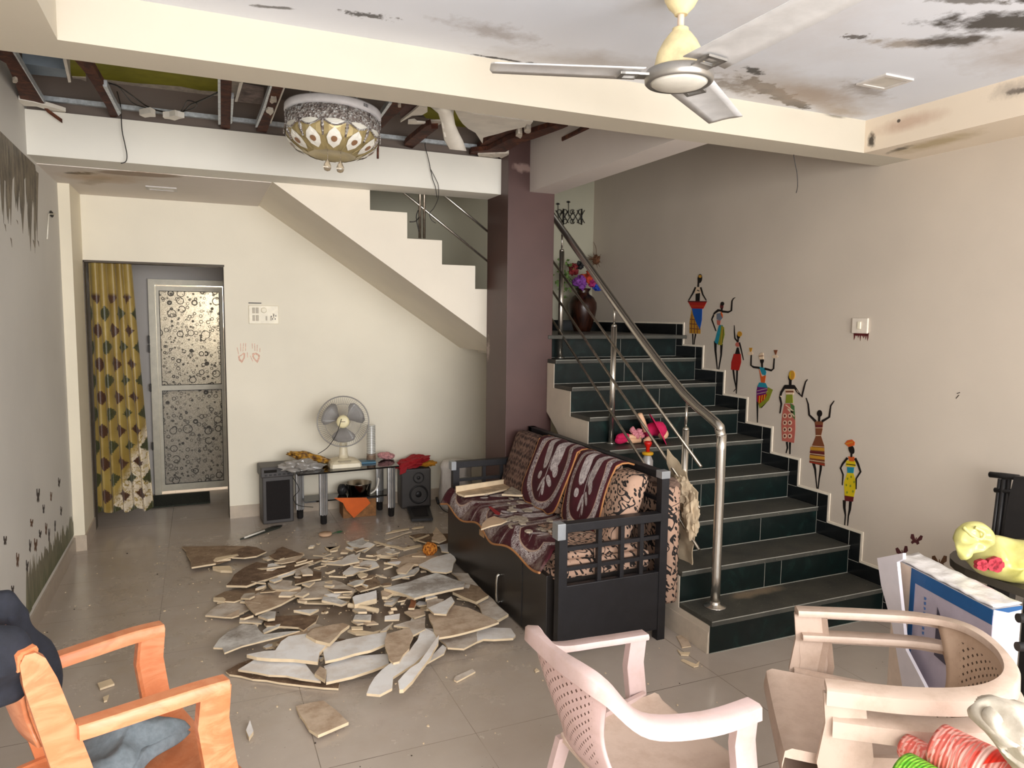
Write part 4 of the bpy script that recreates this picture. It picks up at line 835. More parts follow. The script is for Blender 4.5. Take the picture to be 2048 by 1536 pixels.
for z, r in ((.265, .048), (.12, .082)):
    b = NB(); T_ = TR(0.02, -.109, z, math.pi / 2); lathe(b, [(r, -.004), (r, .006), (r * .86, .008), (r * .8, .0), (r * .4, -.012), (r * .36, .0), (r * .2, .006), (0, .008)], 32, T_); obj('speaker_cone', b, m_blk, sp2)
b = NB()
P = [atz(u, v, .012) for u, v in ((814, 1018), (858, 1015), (866, 1041), (823, 1043))]
gr = thing('speaker_cover', 'black speaker cover lying flat on the floor in front of the two-cone speaker', 'speaker cover', (1.64, 5.6, 0))
C0 = sum(P, Vector()) / 4
prism(b, P, (0, 0, .02)); obj('frame', b, m_blk, gr)
b = NB(); prism(b, [C0 + (p - C0) * .68 + Vector((0, 0, .0201)) for p in P], (0, 0, .002)); obj('cloth', b, m_grille, gr)
# glass table
tt = thing('glass_table', 'low black glass table with ribbed aluminium legs against the back wall', 'table', (1.08, 5.8, 0))
b = NB(); prism(b, [(.66, 5.55, .435), (1.46, 5.60, .435), (1.49, 5.97, .435), (.66, 5.99, .435)], (0, 0, .012)); obj('table_top', b, m_glassblk, tt)
b = NB(); box(b, .74, 1.46, 5.78, 5.98, .16, .172); obj('lower_shelf', b, m_glassblk, tt)
for x, y in ((.872, 5.70), (.72, 5.93), (1.425, 5.73), (1.38, 5.95)):
    b = NB(); seg = 24
    for k in range(1): 
        ring = []
        prof_ = [(.034 if i % 3 else .027) for i in range(24)]
        secs = [[Vector((x + prof_[i] * math.cos(2 * math.pi * i / 24), y + prof_[i] * math.sin(2 * math.pi * i / 24), z)) for i in range(24)] for z in (.075, .415)]
        loft(b, secs, smooth=False)
    lg = obj('leg', b, m_alum, tt)
    b = NB(); lathe(b, [(.02, 0), (.026, .01), (.026, .075), (.034, .078)], 20, TR(x, y, 0)); lathe(b, [(.034, .412), (.038, .42), (.03, .435)], 20, TR(x, y, 0)); obj('foot', b, m_blk, lg)
# table fan
tf = thing('table_fan', 'cream table fan with a grey wire guard standing on the glass table', 'table fan', (1.05, 5.78, .447), 0, local=True)
m_fcream = plain('fan_cream', (226, 214, 186), .4); m_guard = plain('guard_grey', (150, 146, 140), .4, .4); m_fblade = plain('fan_blade_smoky', (150, 146, 142), .3)
b = NB()
sec = []
for z, hx, y0, y1 in ((0, .125, -.12, .09), (.03, .122, -.115, .09), (.045, .10, -.09, .085), (.058, .05, -.03, .07)):
    sec.append([Vector((hx * c_, y0 + (y1 - y0) * s_, z)) for c_, s_ in ((-1, .1), (-.88, 0), (.88, 0), (1, .1), (1, .9), (.88, 1), (-.88, 1), (-1, .9))])
loft(b, sec, smooth=False); obj('base', b, m_fcream, tf)
b = NB(); box(b, -.06, .04, -.105, -.085, .043, .052, bev=.003); box(b, -.05, .03, -.109, -.1, .04, .047, bev=.002); obj('button_row', b, plain('fan_button', (170, 158, 134), .4), tf)
b = NB(); loft(b, [[Vector((w * math.cos(a), .015 + .8 * w * math.sin(a), z)) for a in [2 * math.pi * k / 16 for k in range(16)]] for z, w in ((.05, .045), (.09, .034), (.2, .027), (.26, .03))]); obj('neck', b, m_fcream, tf)
HT = TR(0, 0, .36, 0, 0, math.radians(-12)) @ TR(0, -.02, 0, math.radians(90 - 6))   # fan axis: local +Z -> -Y (towards the room)
b = NB(); lathe(b, [(0, -.12), (.045, -.11), (.055, -.06), (.05, 0), (.02, .01)], 24, HT); obj('motor_housing', b, m_fcream, tf)
b = NB()
def ringp(r, z, n=40): return [HT @ Vector((r * math.cos(2 * math.pi * k / n), r * math.sin(2 * math.pi * k / n), z)) for k in range(n)]
RG = .2
tube(b, ringp(RG, .045), .005, 6, closed=True); tube(b, ringp(.14, .088), .0016, 4, closed=True)
for k in range(72):
    a = 2 * math.pi * k / 72
    for sg, dz in ((1, .05), (-1, -.06)):
        pts = [HT @ Vector((r * math.cos(a + .25 * (1 - r / RG)), r * math.sin(a + .25 * (1 - r / RG)), .045 + dz * (1 - (r / RG) ** 3))) for r in (.03, .08, .13, .17, RG)]
        tube(b, pts, .0008, 3, cap=False)
obj('wire_guard', b, m_guard, tf)
b = NB(); lathe(b, [(.0, .105), (.035, .103), (.05, .098), (.05, .092), (0, .09)], 28, HT); hubc = obj('centre_badge', b, plain('badge_cream', (236, 224, 178), .4), tf)
b = NB(); box(b, -.018, .018, -.003, .003, .1045, .1062, T=HT); obj('badge_mark', b, plain('badge_gold', (110, 84, 40), .4), hubc)
for k in range(3):
    a0 = 2 * math.pi * k / 3 + .5; b = NB(); secs = []
    for f in [i / 8 for i in range(9)]:
        r = .03 + .14 * f; w = (.35 + .55 * math.sin(min(1, f * 1.1) * 1.9)) * (1 if f < .95 else .75)
        secs.append([HT @ Vector((r * math.cos(a0 + w * t_), r * math.sin(a0 + w * t_), .02 + .02 * t_)) for t_ in (-.7, -.3, .1, .5, .8)])
    L2 = [s + [p + Vector((0, .0025, 0)) for p in s[::-1]] for s in secs]; loft(b, L2); obj('fan_blade', b, m_fblade, tf)
b = NB(); tube(b, catmull([aty(683, 838, 5.60), aty(672, 870, 5.61), aty(655, 895, 5.63), aty(636, 908, 5.70)], 5), .003, 5); tag(obj('fan_cord', b, m_wire), 'thin dark cord hanging in front of the table fan guard', 'cord')
# cloth helper: crumpled lump / folded cloth
def crumple(bm, size, T, seed, amp=.25, sub=4, mi=0, freq=2.2, flat=0):
    b2 = bmesh.new(); bmesh.ops.create_icosphere(b2, subdivisions=sub, radius=1)
    for v in b2.verts:
        p = v.co.copy(); n1 = mnoise.noise(p * freq + Vector((seed, seed * 2, 0))); n2 = mnoise.noise(p * freq * 2.7 + Vector((0, seed, 5)))
        ridg = (1 - abs(mnoise.noise(p * freq * 1.3 + Vector((seed * 3, 0, 1)))) * 2)
        s_ = 1 + amp * (n1 * 1.0 + .35 * n2 + .45 * ridg - .3)
        v.co = Vector((p.x * s_ * size[0], p.y * s_ * size[1], max(p.z * s_, -flat if flat else -9) * size[2]))
    for f in b2.faces: f.smooth = True
    merge(bm, b2, T, mi)
def sheet(bm, corners, seed, amp, nu=14, nv=14, th=.004, freq=9, mi=0):
    A_, B2, C2, D2 = [Vector(c_) for c_ in corners]; g = []
    nrm = (B2 - A_).cross(D2 - A_).normalized()
    for j in range(nv + 1):
        for i in range(nu + 1):
            u, v = i / nu, j / nv; p = A_.lerp(B2, u).lerp(D2.lerp(C2, u), v)
            d = mnoise.noise(p * freq + Vector((seed, 0, seed))) + .5 * (1 - 2 * abs(mnoise.noise(p * freq * .8 + Vector((0, seed, 3)))))
            g.append(p + nrm * d * amp)
    V0 = [bm.verts.new(p) for p in g]; V1 = [bm.verts.new(p + nrm * th) for p in g]
    for j in range(nv):
        for i in range(nu):
            a = j * (nu + 1) + i
            f = bm.faces.new((V0[a], V0[a + 1], V0[a + nu + 2], V0[a + nu + 1])); f.smooth = True; f.material_index = mi
            f = bm.faces.new((V1[a + nu + 1], V1[a + nu + 2], V1[a + 1], V1[a])); f.smooth = True; f.material_index = mi
    W_ = nu + 1
    edge = [i for i in range(W_)] + [j * W_ + nu for j in range(1, nv + 1)] + [nv * W_ + i for i in range(nu - 1, -1, -1)] + [j * W_ for j in range(nv - 1, 0, -1)]
    for k in range(len(edge)):
        a, c_ = edge[k], edge[(k + 1) % len(edge)]; f = bm.faces.new((V0[c_], V0[a], V1[a], V1[c_])); f.material_index = mi
def lump(name, label, cat, m, size, loc, seed, rz=0, **k):
    b = NB(); crumple(b, size, TR(*loc, 0, 0, rz), seed, **k); o = obj(name, b, m, smooth=True); tag(o, label, cat); return o
t = NT('gold_foil_cloth'); c = t.mix(t.mr(t.noise(30, 5, .7), .42, .58), (190, 142, 48), (84, 52, 24)); m_gfoil = t.fin(c, .45)
b = NB(); crumple(b, (.17, .06, .035), TR(.79, 5.84, .515, 0, math.radians(14), -.15), 3, amp=.35); tag(obj('golden_cloth', b, m_gfoil, smooth=True), 'crumpled gold and brown cloth on the left end of the glass table', 'cloth')
m_poly = plain('clear_plastic_bag', (196, 190, 182), .2); m_poly.node_tree.nodes['Principled BSDF'].inputs['Transmission Weight'].default_value = .5
b = NB(); crumple(b, (.15, .07, .05), TR(.72, 5.72, .47, 0, .1, 0), 8, amp=.5); tag(obj('plastic_bag', b, m_poly, smooth=True), 'crumpled clear plastic bag under the gold cloth at the table edge', 'plastic bag')
t = NT('stacked_cups'); wv = t.n('ShaderNodeTexWave', Scale=22, Distortion=1.5); wv.bands_direction = 'Z'; t.l(t.co('World'), wv.inputs[0]); c = t.mix(wv.outputs[1], (150, 146, 136), (214, 212, 204)); m_cups = t.fin(c, .2)
cp = thing('cup_stack', 'tall stack of clear plastic cups behind the table fan', 'cups', (1.29, 5.86, .447), local=True)
b = NB(); pf = []
for i in range(22): pf += [(.033, .05 + i * .0115), (.037, .058 + i * .0115)]
lathe(b, [(.03, 0.0), (.033, .05)] + pf + [(.03, .305)], 24); obj('cups', b, m_cups, cp)
b = NB(); lathe(b, [(.036, .0), (.038, .02), (.036, .05), (.037, .065)], 24); obj('wrapped_base', b, plain('brown_wrap', (128, 104, 84), .6, var=.3, scale=60), cp)
b = NB(); crumple(b, (.07, .045, .03), TR(1.42, 5.88, .478, 0, .15, -.2), 5, amp=.25); tag(obj('pink_cloth', b, plain('pink_print_cloth', (196, 140, 140), .8, var=.35, scale=70), smooth=True), 'small folded pink and white cloth on the right end of the glass table', 'cloth')
b = NB(); box(b, -.07, .07, -.045, .045, 0, .014, T=TR(1.24, 5.80, .448, 0, 0, -.1), bev=.002); tag(obj('blue_booklet', b, plain('booklet_blue', (62, 112, 138), .4)), 'small blue booklet lying on the glass table beside the fan base', 'booklet')
b = NB(); box(b, -.135, .135, -.1, .1, 0, .15, T=TR(1.18, 5.89, .0, 0, 0, -.03), bev=.003); tag(obj('carton', b, plain('brown_carton', (142, 98, 58), .85, var=.2, scale=30)), 'brown cardboard box on the floor under the glass table', 'carton')
b = NB(); prism(b, [(1.02, 5.76, .152), (1.34, 5.78, .152), (1.34, 6.0, .152), (1.02, 6.0, .152)], (0, 0, .012)); tag(obj('black_tray', b, m_blk), 'flat black tray on the brown carton under the glass table', 'tray')
bw = thing('steel_bowl', 'stainless steel bowl on the black tray under the glass table', 'bowl', (1.19, 5.88, .166), local=True)
b = NB(); lathe(b, [(0, .002), (.075, 0), (.088, .01), (.105, .1), (.108, .104), (.104, .104), (.085, .014), (0, .01)], 36, cap=False); obj('bowl_body', b, m_bowl, bw)
b = NB(); tube(b, catmull([(.08, -.06, .02), (.13, -.04, .05), (.16, -.01, .12), (.155, .0, .13)], 5), .007, 8); tag(obj('white_spoon', b, m_gyp), 'white curved spoon handle beside the steel bowl', 'spoon').location = (1.19, 5.86, .165)
lump('dark_pot', 'small dark pot behind the left of the steel bowl', 'pot', m_blk, (.04, .04, .05), (1.06, 5.92, .21), 2, amp=.1)
b = NB(); Pq = [aty(u, v, 5.735) for u, v in ((668, 996), (733, 995), (741, 1006), (708, 1036), (693, 1020), (686, 1006))]; prism(b, Pq, (0, .004, 0)); tag(obj('orange_cloth', b, plain('orange_cloth', (214, 98, 34), .8)), 'bright orange cloth hanging over the front of the brown carton', 'cloth')
b = NB(); crumple(b, (.15, .09, .045), TR(1.66, 5.96, .39, .1, -.2, .1), 11, amp=.35); sheet(b, [(1.54, 5.88, .36), (1.60, 5.86, .38), (1.58, 5.85, .33), (1.53, 5.86, .31)], 3, .006, 4, 4); tag(obj('red_cloth', b, plain('red_cloth', (158, 14, 26), .75), smooth=True), 'bright red cloth heaped on the two-cone speaker', 'cloth')
b = NB(); crumple(b, (.08, .06, .025), TR(1.80, 5.95, .372, 0, 0, 0), 15, amp=.4); tag(obj('mustard_cloth', b, plain('mustard_cloth', (186, 128, 24), .75, var=.2), smooth=True), 'mustard cloth beside the red cloth on the speaker', 'cloth')
t = NT('white_sack'); nz = t.noise(9, 5, .6, stretch=(2, 2, .6)); c = t.mix(t.mr(nz, .35, .65), (196, 188, 182), (222, 216, 210)); m_sack = t.fin(c, .5, bump=nz, bstr=.6)
b = NB(); sec = []
for z, s_, in ((0, .95), (.02, 1), (.12, 1.02), (.25, .98), (.33, .94), (.37, 1.0), (.41, .85), (.415, .4)):
    sec.append([Vector((2.02 + (.14 * math.cos(a)) * s_ * (1 + .06 * math.sin(5 * a + 9 * z)) - .01, 5.80 + (.11 * math.sin(a)) * s_ * (1 + .08 * math.cos(7 * a + 5 * z)), z)) for a in [2 * math.pi * k / 40 for k in range(40)]])
loft(b, sec); tag(obj('white_sack', b, m_sack, smooth='all'), 'white plastic sack standing between the speaker and the sofa end', 'sack')
b = NB(); tube(b, [(1.84, 5.75, .06), (1.84, 5.80, .10)], .012, 8); tube(b, catmull([(1.84, 5.75, .06), (1.87, 5.7, .01), (1.9, 5.6, .008)], 4), .004, 6); tag(obj('speaker_plug', b, m_blk), 'small black plug and lead between the two-cone speaker and the white sack', 'plug')
b = NB(); tube(b, catmull([(.66, 5.86, .36), (.70, 5.80, .27), (.66, 5.84, .2), (.69, 5.82, .14), (.8, 5.75, .13)], 5), .0028, 5); tag(obj('speaker_cable', b, m_wire), 'thin cable looping from the grey floor speaker to the table leg', 'cable')
P = [(.239, 5.498), (.30, 5.52), (.54, 5.70), (.56, 5.74), (.50, 5.745), (.36, 5.62)]
b = NB(); prism(b, [(x, y, .002) for x, y in P], (0, 0, .012)); tube(b, [(.27, 5.50, .016), (.42, 5.62, .02)], .007, 6, mi=1); tag(obj('broken_tile_strip', b, [plain('dark_strip', (52, 54, 46), .5, var=.3), m_gyp]), 'dark broken strip with a white edge on the floor before the grey speaker', 'strip')
b = NB(); lathe(b, [(0, .004), (.045, .004), (.05, .012), (.045, .022), (0, .023)], 24, TR(.835, 5.385, 0)); tag(obj('wooden_disc', b, plain('pale_wood_disc', (206, 170, 138), .6)), 'round pale wooden disc on the floor before the glass table', 'disc')
b = NB(); tube(b, catmull([(.885, 5.40, .006), (.93, 5.41, .01), (.97, 5.43, .006)], 4), [.003] * 4 + [.008] * 3 + [.004] * 2, 6); tag(obj('green_leaf_stem', b, plain('leaf_green', (40, 84, 50), .6)), 'small green leafy stem beside the wooden disc on the floor', 'stem')
# ================================================================== SOFA BED
m_iron2 = plain('black_iron_frame', (32, 31, 34), .42, .2, var=.15, scale=20); m_lam = plain('dark_laminate', (38, 34, 32), .35, var=.12, scale=8); m_cap = plain('steel_corner_cap', (170, 174, 178), .35, .6)
def dots_mat(name, c0, c1, scale):
    t = NT(name); v = t.n('ShaderNodeTexVoronoi', Scale=scale, Randomness=.75, _voronoi_dimensions='2D'); sx = t.n('ShaderNodeSeparateXYZ'); t.l(t.co('World'), sx.inputs[0]); cb_ = t.n('ShaderNodeCombineXYZ')
    t.l(t.math('ADD', sx.outputs[0], sx.outputs[1]), cb_.inputs[0]); t.l(t.math('ADD', sx.outputs[2], t.math('MULTIPLY', t.math('SUBTRACT', sx.outputs[0], sx.outputs[1]), .7)), cb_.inputs[1]); t.l(cb_.outputs[0], v.inputs[0])
    sp = t.n('ShaderNodeSeparateColor'); t.l(v.outputs['Color'], sp.inputs[0]); rr = t.mr(sp.outputs[0], 0, 1, .14, .32)
    dm = t.mr(t.math('SUBTRACT', v.outputs['Distance'], rr), .02, -.02, 0, 1)
    nz = t.noise(scale * .33, 1, .3, dist=.6); ln = t.mr(t.math('ABSOLUTE', t.math('SUBTRACT', t.math('FRACT', t.math('MULTIPLY', nz, 6)), .5)), .11, .08, 0, 1)
    c = t.mix(t.mr(t.noise(6, 4, .5), .3, .7), c0, tuple(x * .9 for x in c0)); c = t.mix(t.math('MAXIMUM', dm, ln), c, c1)
    return t.fin(c, .85, bump=t.noise(120, 3, .6), bstr=.2)
m_leaf = dots_mat('leaf_and_dot_fabric', (180, 146, 124), (22, 16, 15), 30)
t = NT('crochet_throw'); v = t.n('ShaderNodeTexVoronoi', Scale=48, Randomness=.5); mp = t.n('ShaderNodeMapping', Scale=(1, 1, .6)); t.l(t.co('World'), mp.inputs[0]); t.l(mp.outputs[0], v.inputs[0]); c = t.ramp(v.outputs['Distance'], [(.15, (24, 14, 14)), (.4, (78, 54, 48)), (.65, (124, 96, 82))]); m_croch = t.fin(c, .9, bump=v.outputs['Distance'], bstr=.6)
def cover_mat(name, dusty):
    t = NT(name); uvn = t.n('ShaderNodeUVMap').outputs[0]; sp = t.n('ShaderNodeSeparateXYZ'); t.l(uvn, sp.inputs[0])
    X = t.math('SUBTRACT', sp.outputs[0], .5); Y = t.math('SUBTRACT', sp.outputs[1], .5)
    def elp(cx, cy, rx, ry, rot=0, wob=.0):
        x = t.math('SUBTRACT', X, cx); y = t.math('SUBTRACT', Y, cy); cs, sn = math.cos(rot), math.sin(rot)
        xr = t.math('ADD', t.math('MULTIPLY', x, cs / rx), t.math('MULTIPLY', y, sn / rx)); yr = t.math('ADD', t.math('MULTIPLY', x, -sn / ry), t.math('MULTIPLY', y, cs / ry))
        return t.math('ADD', t.math('POWER', t.math('ABSOLUTE', xr), 2.4), t.math('POWER', t.math('ABSOLUTE', yr), 2.4))
    nz = t.noise(24, 4, .6, vec=uvn, dist=1.2); nzs = t.noise(11, 3, .5, vec=uvn, dist=2.5)
    wine = t.mix(t.mr(t.noise(5, 3, .5, vec=uvn), .3, .7), (58, 5, 18), (78, 9, 26)); silver = t.mix(t.mr(nz, .4, .6), (150, 138, 138), (206, 196, 194))
    D = elp(0, .0, .36, .43)
    band = t.math('MULTIPLY', t.mr(D, .98, 1.02, 0, 1), t.mr(D, 1.65, 1.55, 0, 1))
    scroll = t.mr(t.math('ABSOLUTE', t.math('SUBTRACT', t.math('FRACT', t.math('MULTIPLY', nzs, 9)), .5)), .16, .22, 0, 1)
    c = t.mix(t.math('MULTIPLY', band, scroll), wine, silver)
    c = t.mix(t.mr(t.math('ABSOLUTE', t.math('SUBTRACT', D, .97)), .05, .02, 0, 1), c, (188, 160, 140))
    mask = None
    for e in ((-.14, .15, .085, .19, .12), (.10, .17, .09, .2, -.15), (.15, -.02, .05, .08, .6), (-.17, -.13, .05, .05, 0), (.1, -.15, .035, .09, .9), (-.04, -.22, .025, .1, -.3), (.04, -.25, .025, .09, .35), (0, -.12, .008, .25, .08)):
        d = t.math('ADD', elp(*e), t.math('MULTIPLY', t.math('SUBTRACT', nz, .5), .8)); m_ = t.mr(d, 1.05, .9, 0, 1); mask = m_ if mask is None else t.math('MAXIMUM', mask, m_)
    c = t.mix(mask, c, silver)
    if dusty: c = t.mix(t.math('MULTIPLY', t.mr(t.noise(5, 6, .75), .48, .66), .75), c, (150, 132, 122))
    return t.fin(c, .9, bump=nz, bstr=.15)
m_cover = cover_mat('maroon_flower_cover', False); m_coverd = cover_mat('dusty_maroon_cover', True); m_pipe = plain('tan_piping', (176, 120, 72), .7)
sf = thing('sofa_bed', 'black iron sofa bed with slatted ends and a dark laminate storage front', 'sofa', (1.86, 3.78, 0))
YA, YB_ = 2.97, 4.585
for ye, nm in ((YA, 'near'), (YB_ - .05, 'far')):
    b = NB(); box(b, 1.555, 1.60, ye, ye + .045, .0, .635); obj('front_post', b, m_iron2, sf); b = NB(); box(b, 2.135, 2.18, ye, ye + .045, 0, .885); fr_ = obj('rear_post', b, m_iron2, sf)
    b = NB(); box(b, 1.545, 2.14, ye - .006, ye + .05, .632, .675, bev=.003); obj('armrest', b, m_iron2, fr_)
    for x in (1.775, 1.905, 2.02): b = NB(); box(b, x, x + .022, ye + .01, ye + .035, .36, .64); obj('upright_bar', b, m_iron2, fr_)
    for z in (.535, .435): b = NB(); box(b, 1.59, 2.14, ye + .012, ye + .033, z, z + .02); obj('cross_bar', b, m_iron2, fr_)
    b = NB(); box(b, 1.575, 2.15, ye + .004, ye + .04, .055, .365, bev=.004); obj('end_panel', b, m_iron2, fr_)
    b = NB(); box(b, 1.542, 1.585, ye - .009, ye + .052, .60, .679, bev=.002) if nm == 'near' else box(b, 1.541, 1.575, ye - .009, ye + .052, .62, .679, bev=.002); obj('corner_cap', b, m_cap, fr_)
    if nm == 'near': b = NB(); box(b, 2.132, 2.183, YA - .003, YA + .05, .85, .889, bev=.002); obj('post_cap', b, m_cap, fr_)
b = NB(); box(b, 2.135, 2.18, YA + .02, YB_, .845, .885, bev=.003); obj('back_rail', b, m_iron2, sf)
for z in (.6, .72): b = NB(); box(b, 2.15, 2.17, YA + .04, YB_ - .04, z, z + .02); obj('back_bar', b, m_iron2, sf)
bx = NB(); box(bx, 1.535, 1.58, 3.06, YB_ - .0, .015, .395, bev=.003); box(bx, 1.58, 2.12, 3.06, 4.5, .02, .37); bxo = obj('storage_box', bx, m_lam, sf)
b = NB(); box(b, 1.532, 1.537, 3.345, 3.35, .02, .39); obj('door_gap', b, m_blk, bxo)
b = NB(); tube(b, catmull([(1.534, 3.65, .20), (1.518, 3.65, .19), (1.514, 3.65, .12), (1.518, 3.65, .05), (1.534, 3.65, .04)], 4), .008, 8); obj('handle', b, m_steel, bxo)
b = NB(); box(b, 1.530, 1.536, 3.9, 3.97, .34, .375); obj('brand_tag', b, plain('tan_label', (190, 150, 110), .6), bxo)
mt = NB(); box(mt, 1.56, 2.12, 3.03, 4.53, .372, .42, bev=.02); box(mt, 1.58, 2.12, 3.03, 4.53, .42, .465, bev=.02); tag(obj('mattress', mt, m_leaf, smooth=60), 'thin beige mattress with black leaf and dot print on the sofa bed', 'mattress')
qb = NB(); box(qb, 1.64, 2.08, 3.04, 3.5, .466, .505, bev=.017); box(qb, 1.66, 2.0, 3.05, 3.45, .506, .535, bev=.013); tag(obj('folded_quilt', qb, m_leaf, smooth=60), 'folded leaf print quilt at the near end of the sofa seat', 'quilt')
# seat cover with overhang (uv panels)
def uvsheet(name, fn, nu, nv, uvf, m, label, cat, parent=None, th=.008, group=None):
    b = NB(); uvl = b.loops.layers.uv.new('uv'); g = [[None] * (nu + 1) for _ in range(nv + 1)]
    for j in range(nv + 1):
        for i in range(nu + 1): g[j][i] = (b.verts.new(fn(i / nu, j / nv)), uvf(i / nu, j / nv))
    for j in range(nv):
        for i in range(nu):
            q = [g[j][i], g[j][i + 1], g[j + 1][i + 1], g[j + 1][i]]; f = b.faces.new([a[0] for a in q]); f.smooth = True
            for lp, a in zip(f.loops, q): lp[uvl].uv = a[1]
    o = obj(name, b, m, parent, recalc=False)
    s = o.modifiers.new('thick', 'SOLIDIFY'); s.thickness = th; s.offset = 0
    if label: tag(o, label, cat, group)
    return o
def seatf(u, v):
    # u across (front->back), v along Y near->far
    y = 3.06 + 1.50 * v; fx = 1.50 + .012 * math.sin(v * 9.4 * 1.4) - .03 * (v > .95)
    if u < .16:
        k = u / .16; x = fx + .065 * k; z = .43 + .062 * math.sin(k * 1.5) - .02 * math.sin(v * 9.4 * 2) * (1 - k) - .03 * (1 - k) * (.3 + v)
    else: x = fx + .065 + (u - .16) / .84 * .42; z = .492 + .006 * mnoise.noise(Vector((x * 9, y * 9, 0))) + (.03 if y < 3.5 else .03 * max(0, 1 - (y - 3.5) * 8))
    return Vector((x, y, z))
sc_ = uvsheet('seat_cover', seatf, 24, 60, lambda u, v: (((v * 3.0) % 1.0) if v < 1 else .999, u * .98 + .01), m_coverd, 'dusty maroon seat cover with silver flowers spread over the sofa seat', 'sofa cover')
for v_ in sc_.data.vertices: pass
b = NB(); tube(b, [seatf(0, k / 60) + Vector((-.004, 0, -.004)) for k in range(61)], .0065, 6); obj('piping', b, m_pipe, sc_)
# cushions leaning on the back rail
def cushion(y0, y1, m, label, th=.1, nm='back_cushion', x0=2.06, top=.875, lean=.13, bev=.035):
    b = NB(); h = top - .50
    b2 = bmesh.new(); box(b2, -th / 2, th / 2, y0 + .004, y1 - .004, 0, h, bev=bev)
    for v in b2.verts: v.co.x += lean * (v.co.z / h) - lean
    merge(b, b2, TR(x0, 0, .50)); return tag(obj(nm, b, m, smooth=60), label, 'cushion')
cushion(4.14, 4.53, m_croch, 'far back cushion covered with a brown crochet throw')
cushion(3.66, 4.13, m_leaf, 'middle back cushion under the maroon cover beside the crochet one')
cushion(3.25, 3.65, m_leaf, 'back cushion under the nearer maroon cover')
cushion(3.03, 3.24, m_leaf, 'bare beige leaf print cushion standing at the near end of the sofa', th=.13, top=.86)
def coverf(y0, y1, seed):
    def f(u, v):
        y = y1 + (y0 - y1) * u
        if v > .86: k = (v - .86) / .14; x = 2.008 + .10 * k; z = .882 + .012 * math.sin(k * 3.14)
        else: k = v / .86; x = 1.872 + .134 * k - .012 * math.sin(k * 3.1); z = .50 + .382 * k
        y += .012 * math.sin(v * 6 + seed); x -= .006 * math.sin(u * 14 + seed)
        # rounded lower corners
        if v < .25: 
            s_ = 1 - (.25 - v) / .25 * .35; ym = (y0 + y1) / 2; y = ym + (y - ym) * (math.sqrt(max(0, 1 - ((.25 - v) / .25) ** 2)) * .35 + .65)
        return Vector((x, y, z))
    return f
for (y0, y1, sd, lb) in ((3.62, 4.12, 1, 'maroon back cover with silver flowers beside the crochet throw'), (3.20, 3.60, 4, 'maroon back cover with silver flowers nearest the front end of the sofa')):
    f = coverf(y0, y1, sd); cv = uvsheet('back_cover', f, 16, 30, lambda u, v: (u, v * .9), m_cover, lb, 'sofa cover', group='maroon covers on the sofa back')
    b = NB(); tube(b, [f(0, k / 20) for k in range(20, -1, -1)] + [f(k / 12, 0) for k in range(1, 13)] + [f(1, k / 20) for k in range(1, 21)], .0055, 6); obj('piping', b, m_pipe, cv)
b = NB(); box(b, 2.196, 2.288, 3.0, 3.5, .16, .80, bev=.03); tag(obj('upright_mattress', b, m_leaf, smooth=60), 'folded leaf print mattress wedged upright between sofa and stairs', 'mattress')
b = NB(); crumple(b, (.055, .12, .03), TR(2.24, 3.12, .80), 4, amp=.3); tag(obj('brown_scarf', b, plain('brown_scarf', (112, 90, 78), .9, var=.2), smooth=True), 'crumpled brown cloth on top of the upright mattress', 'cloth')
m_beige = plain('beige_cloth', (188, 168, 140), .85, var=.12, scale=9, bstr=.2)
b = NB(); sheet(b, [atx(1335, 898, 2.40), atx(1392, 985, 2.40), atx(1382, 1140, 2.40), atx(1345, 1112, 2.40)], 5, .018, 16, 22, .006, 11)
crumple(b, (.04, .07, .07), Matrix.Translation(atx(1360, 978, 2.375)), 9, amp=.5); crumple(b, (.03, .05, .11), Matrix.Translation(atx(1383, 1030, 2.375)), 12, amp=.5)
tag(obj('beige_scarf', b, m_beige, smooth=True), 'beige cloth draped over the railing rods behind the sofa end', 'cloth')
# boards and bits lying on the sofa
S5 = lambda x, y: (880 + x / 5.907, 840 + y / 5.907)
m_crumb = plain('crumbled_plaster', (172, 158, 140), .9, var=.25, scale=40)
def brd(name, pts, q, z, th, m, label, cat='plaster piece', group=None, tilt=None):
    b = NB(); P = []
    for i, (x, y) in enumerate(pts):
        zz = z if tilt is None else z + tilt[i]
        P.append(atz(*q(x, y), zz))
    prism(b, P, (0, 0, th), 0, 1 if isinstance(m, (list, tuple)) and len(m) > 1 else None)
    return tag(obj(name, b, m), label, cat, group)
m_core = plain('gypsum_edge', (226, 204, 170), .8, var=.06)
brd('plaster_board', [(190, 865), (350, 790), (600, 765), (915, 735), (920, 775), (780, 835), (560, 885), (290, 915), (215, 890)], S5, .505, .012, [plain('dusty_board_pale', (196, 170, 138), .9, var=.2), m_core], 'long pale ceiling board on the far end of the sofa seat')
b = NB(); A_, B_2 = atz(*S5(190, 865), .51), atz(*S5(915, 735), .51); prism(b, [A_, B_2, B_2 + Vector((0, 0, .032)), A_ + Vector((0, 0, .045))], (0, .012, 0)); tag(obj('plaster_board', b, m_core), 'upright rear lip of the pale board on the sofa seat', 'plaster piece')
brd('plaster_board', [(730, 895), (800, 850), (850, 800), (970, 770), (1010, 830), (1100, 850), (1095, 905), (900, 905)], S5, .517, .012, [m_crumb, m_core], 'rough pale plaster lump below the crochet cushion')
brd('plaster_board', [(485, 1305), (500, 1240), (560, 1180), (640, 1150), (790, 1205), (720, 1240), (600, 1265)], S5, .505, .008, [plain('tan_flake', (200, 170, 140), .8), m_core], 'smooth tan plaster flake in the middle of the sofa seat')
brd('red_strip', [(572, 1030), (600, 1028), (715, 1108), (700, 1126), (650, 1110)], S5, .505, .004, plain('red_plastic', (150, 24, 36), .4), 'small red plastic strip on the sofa seat', 'strip')
rn = random.Random(12)
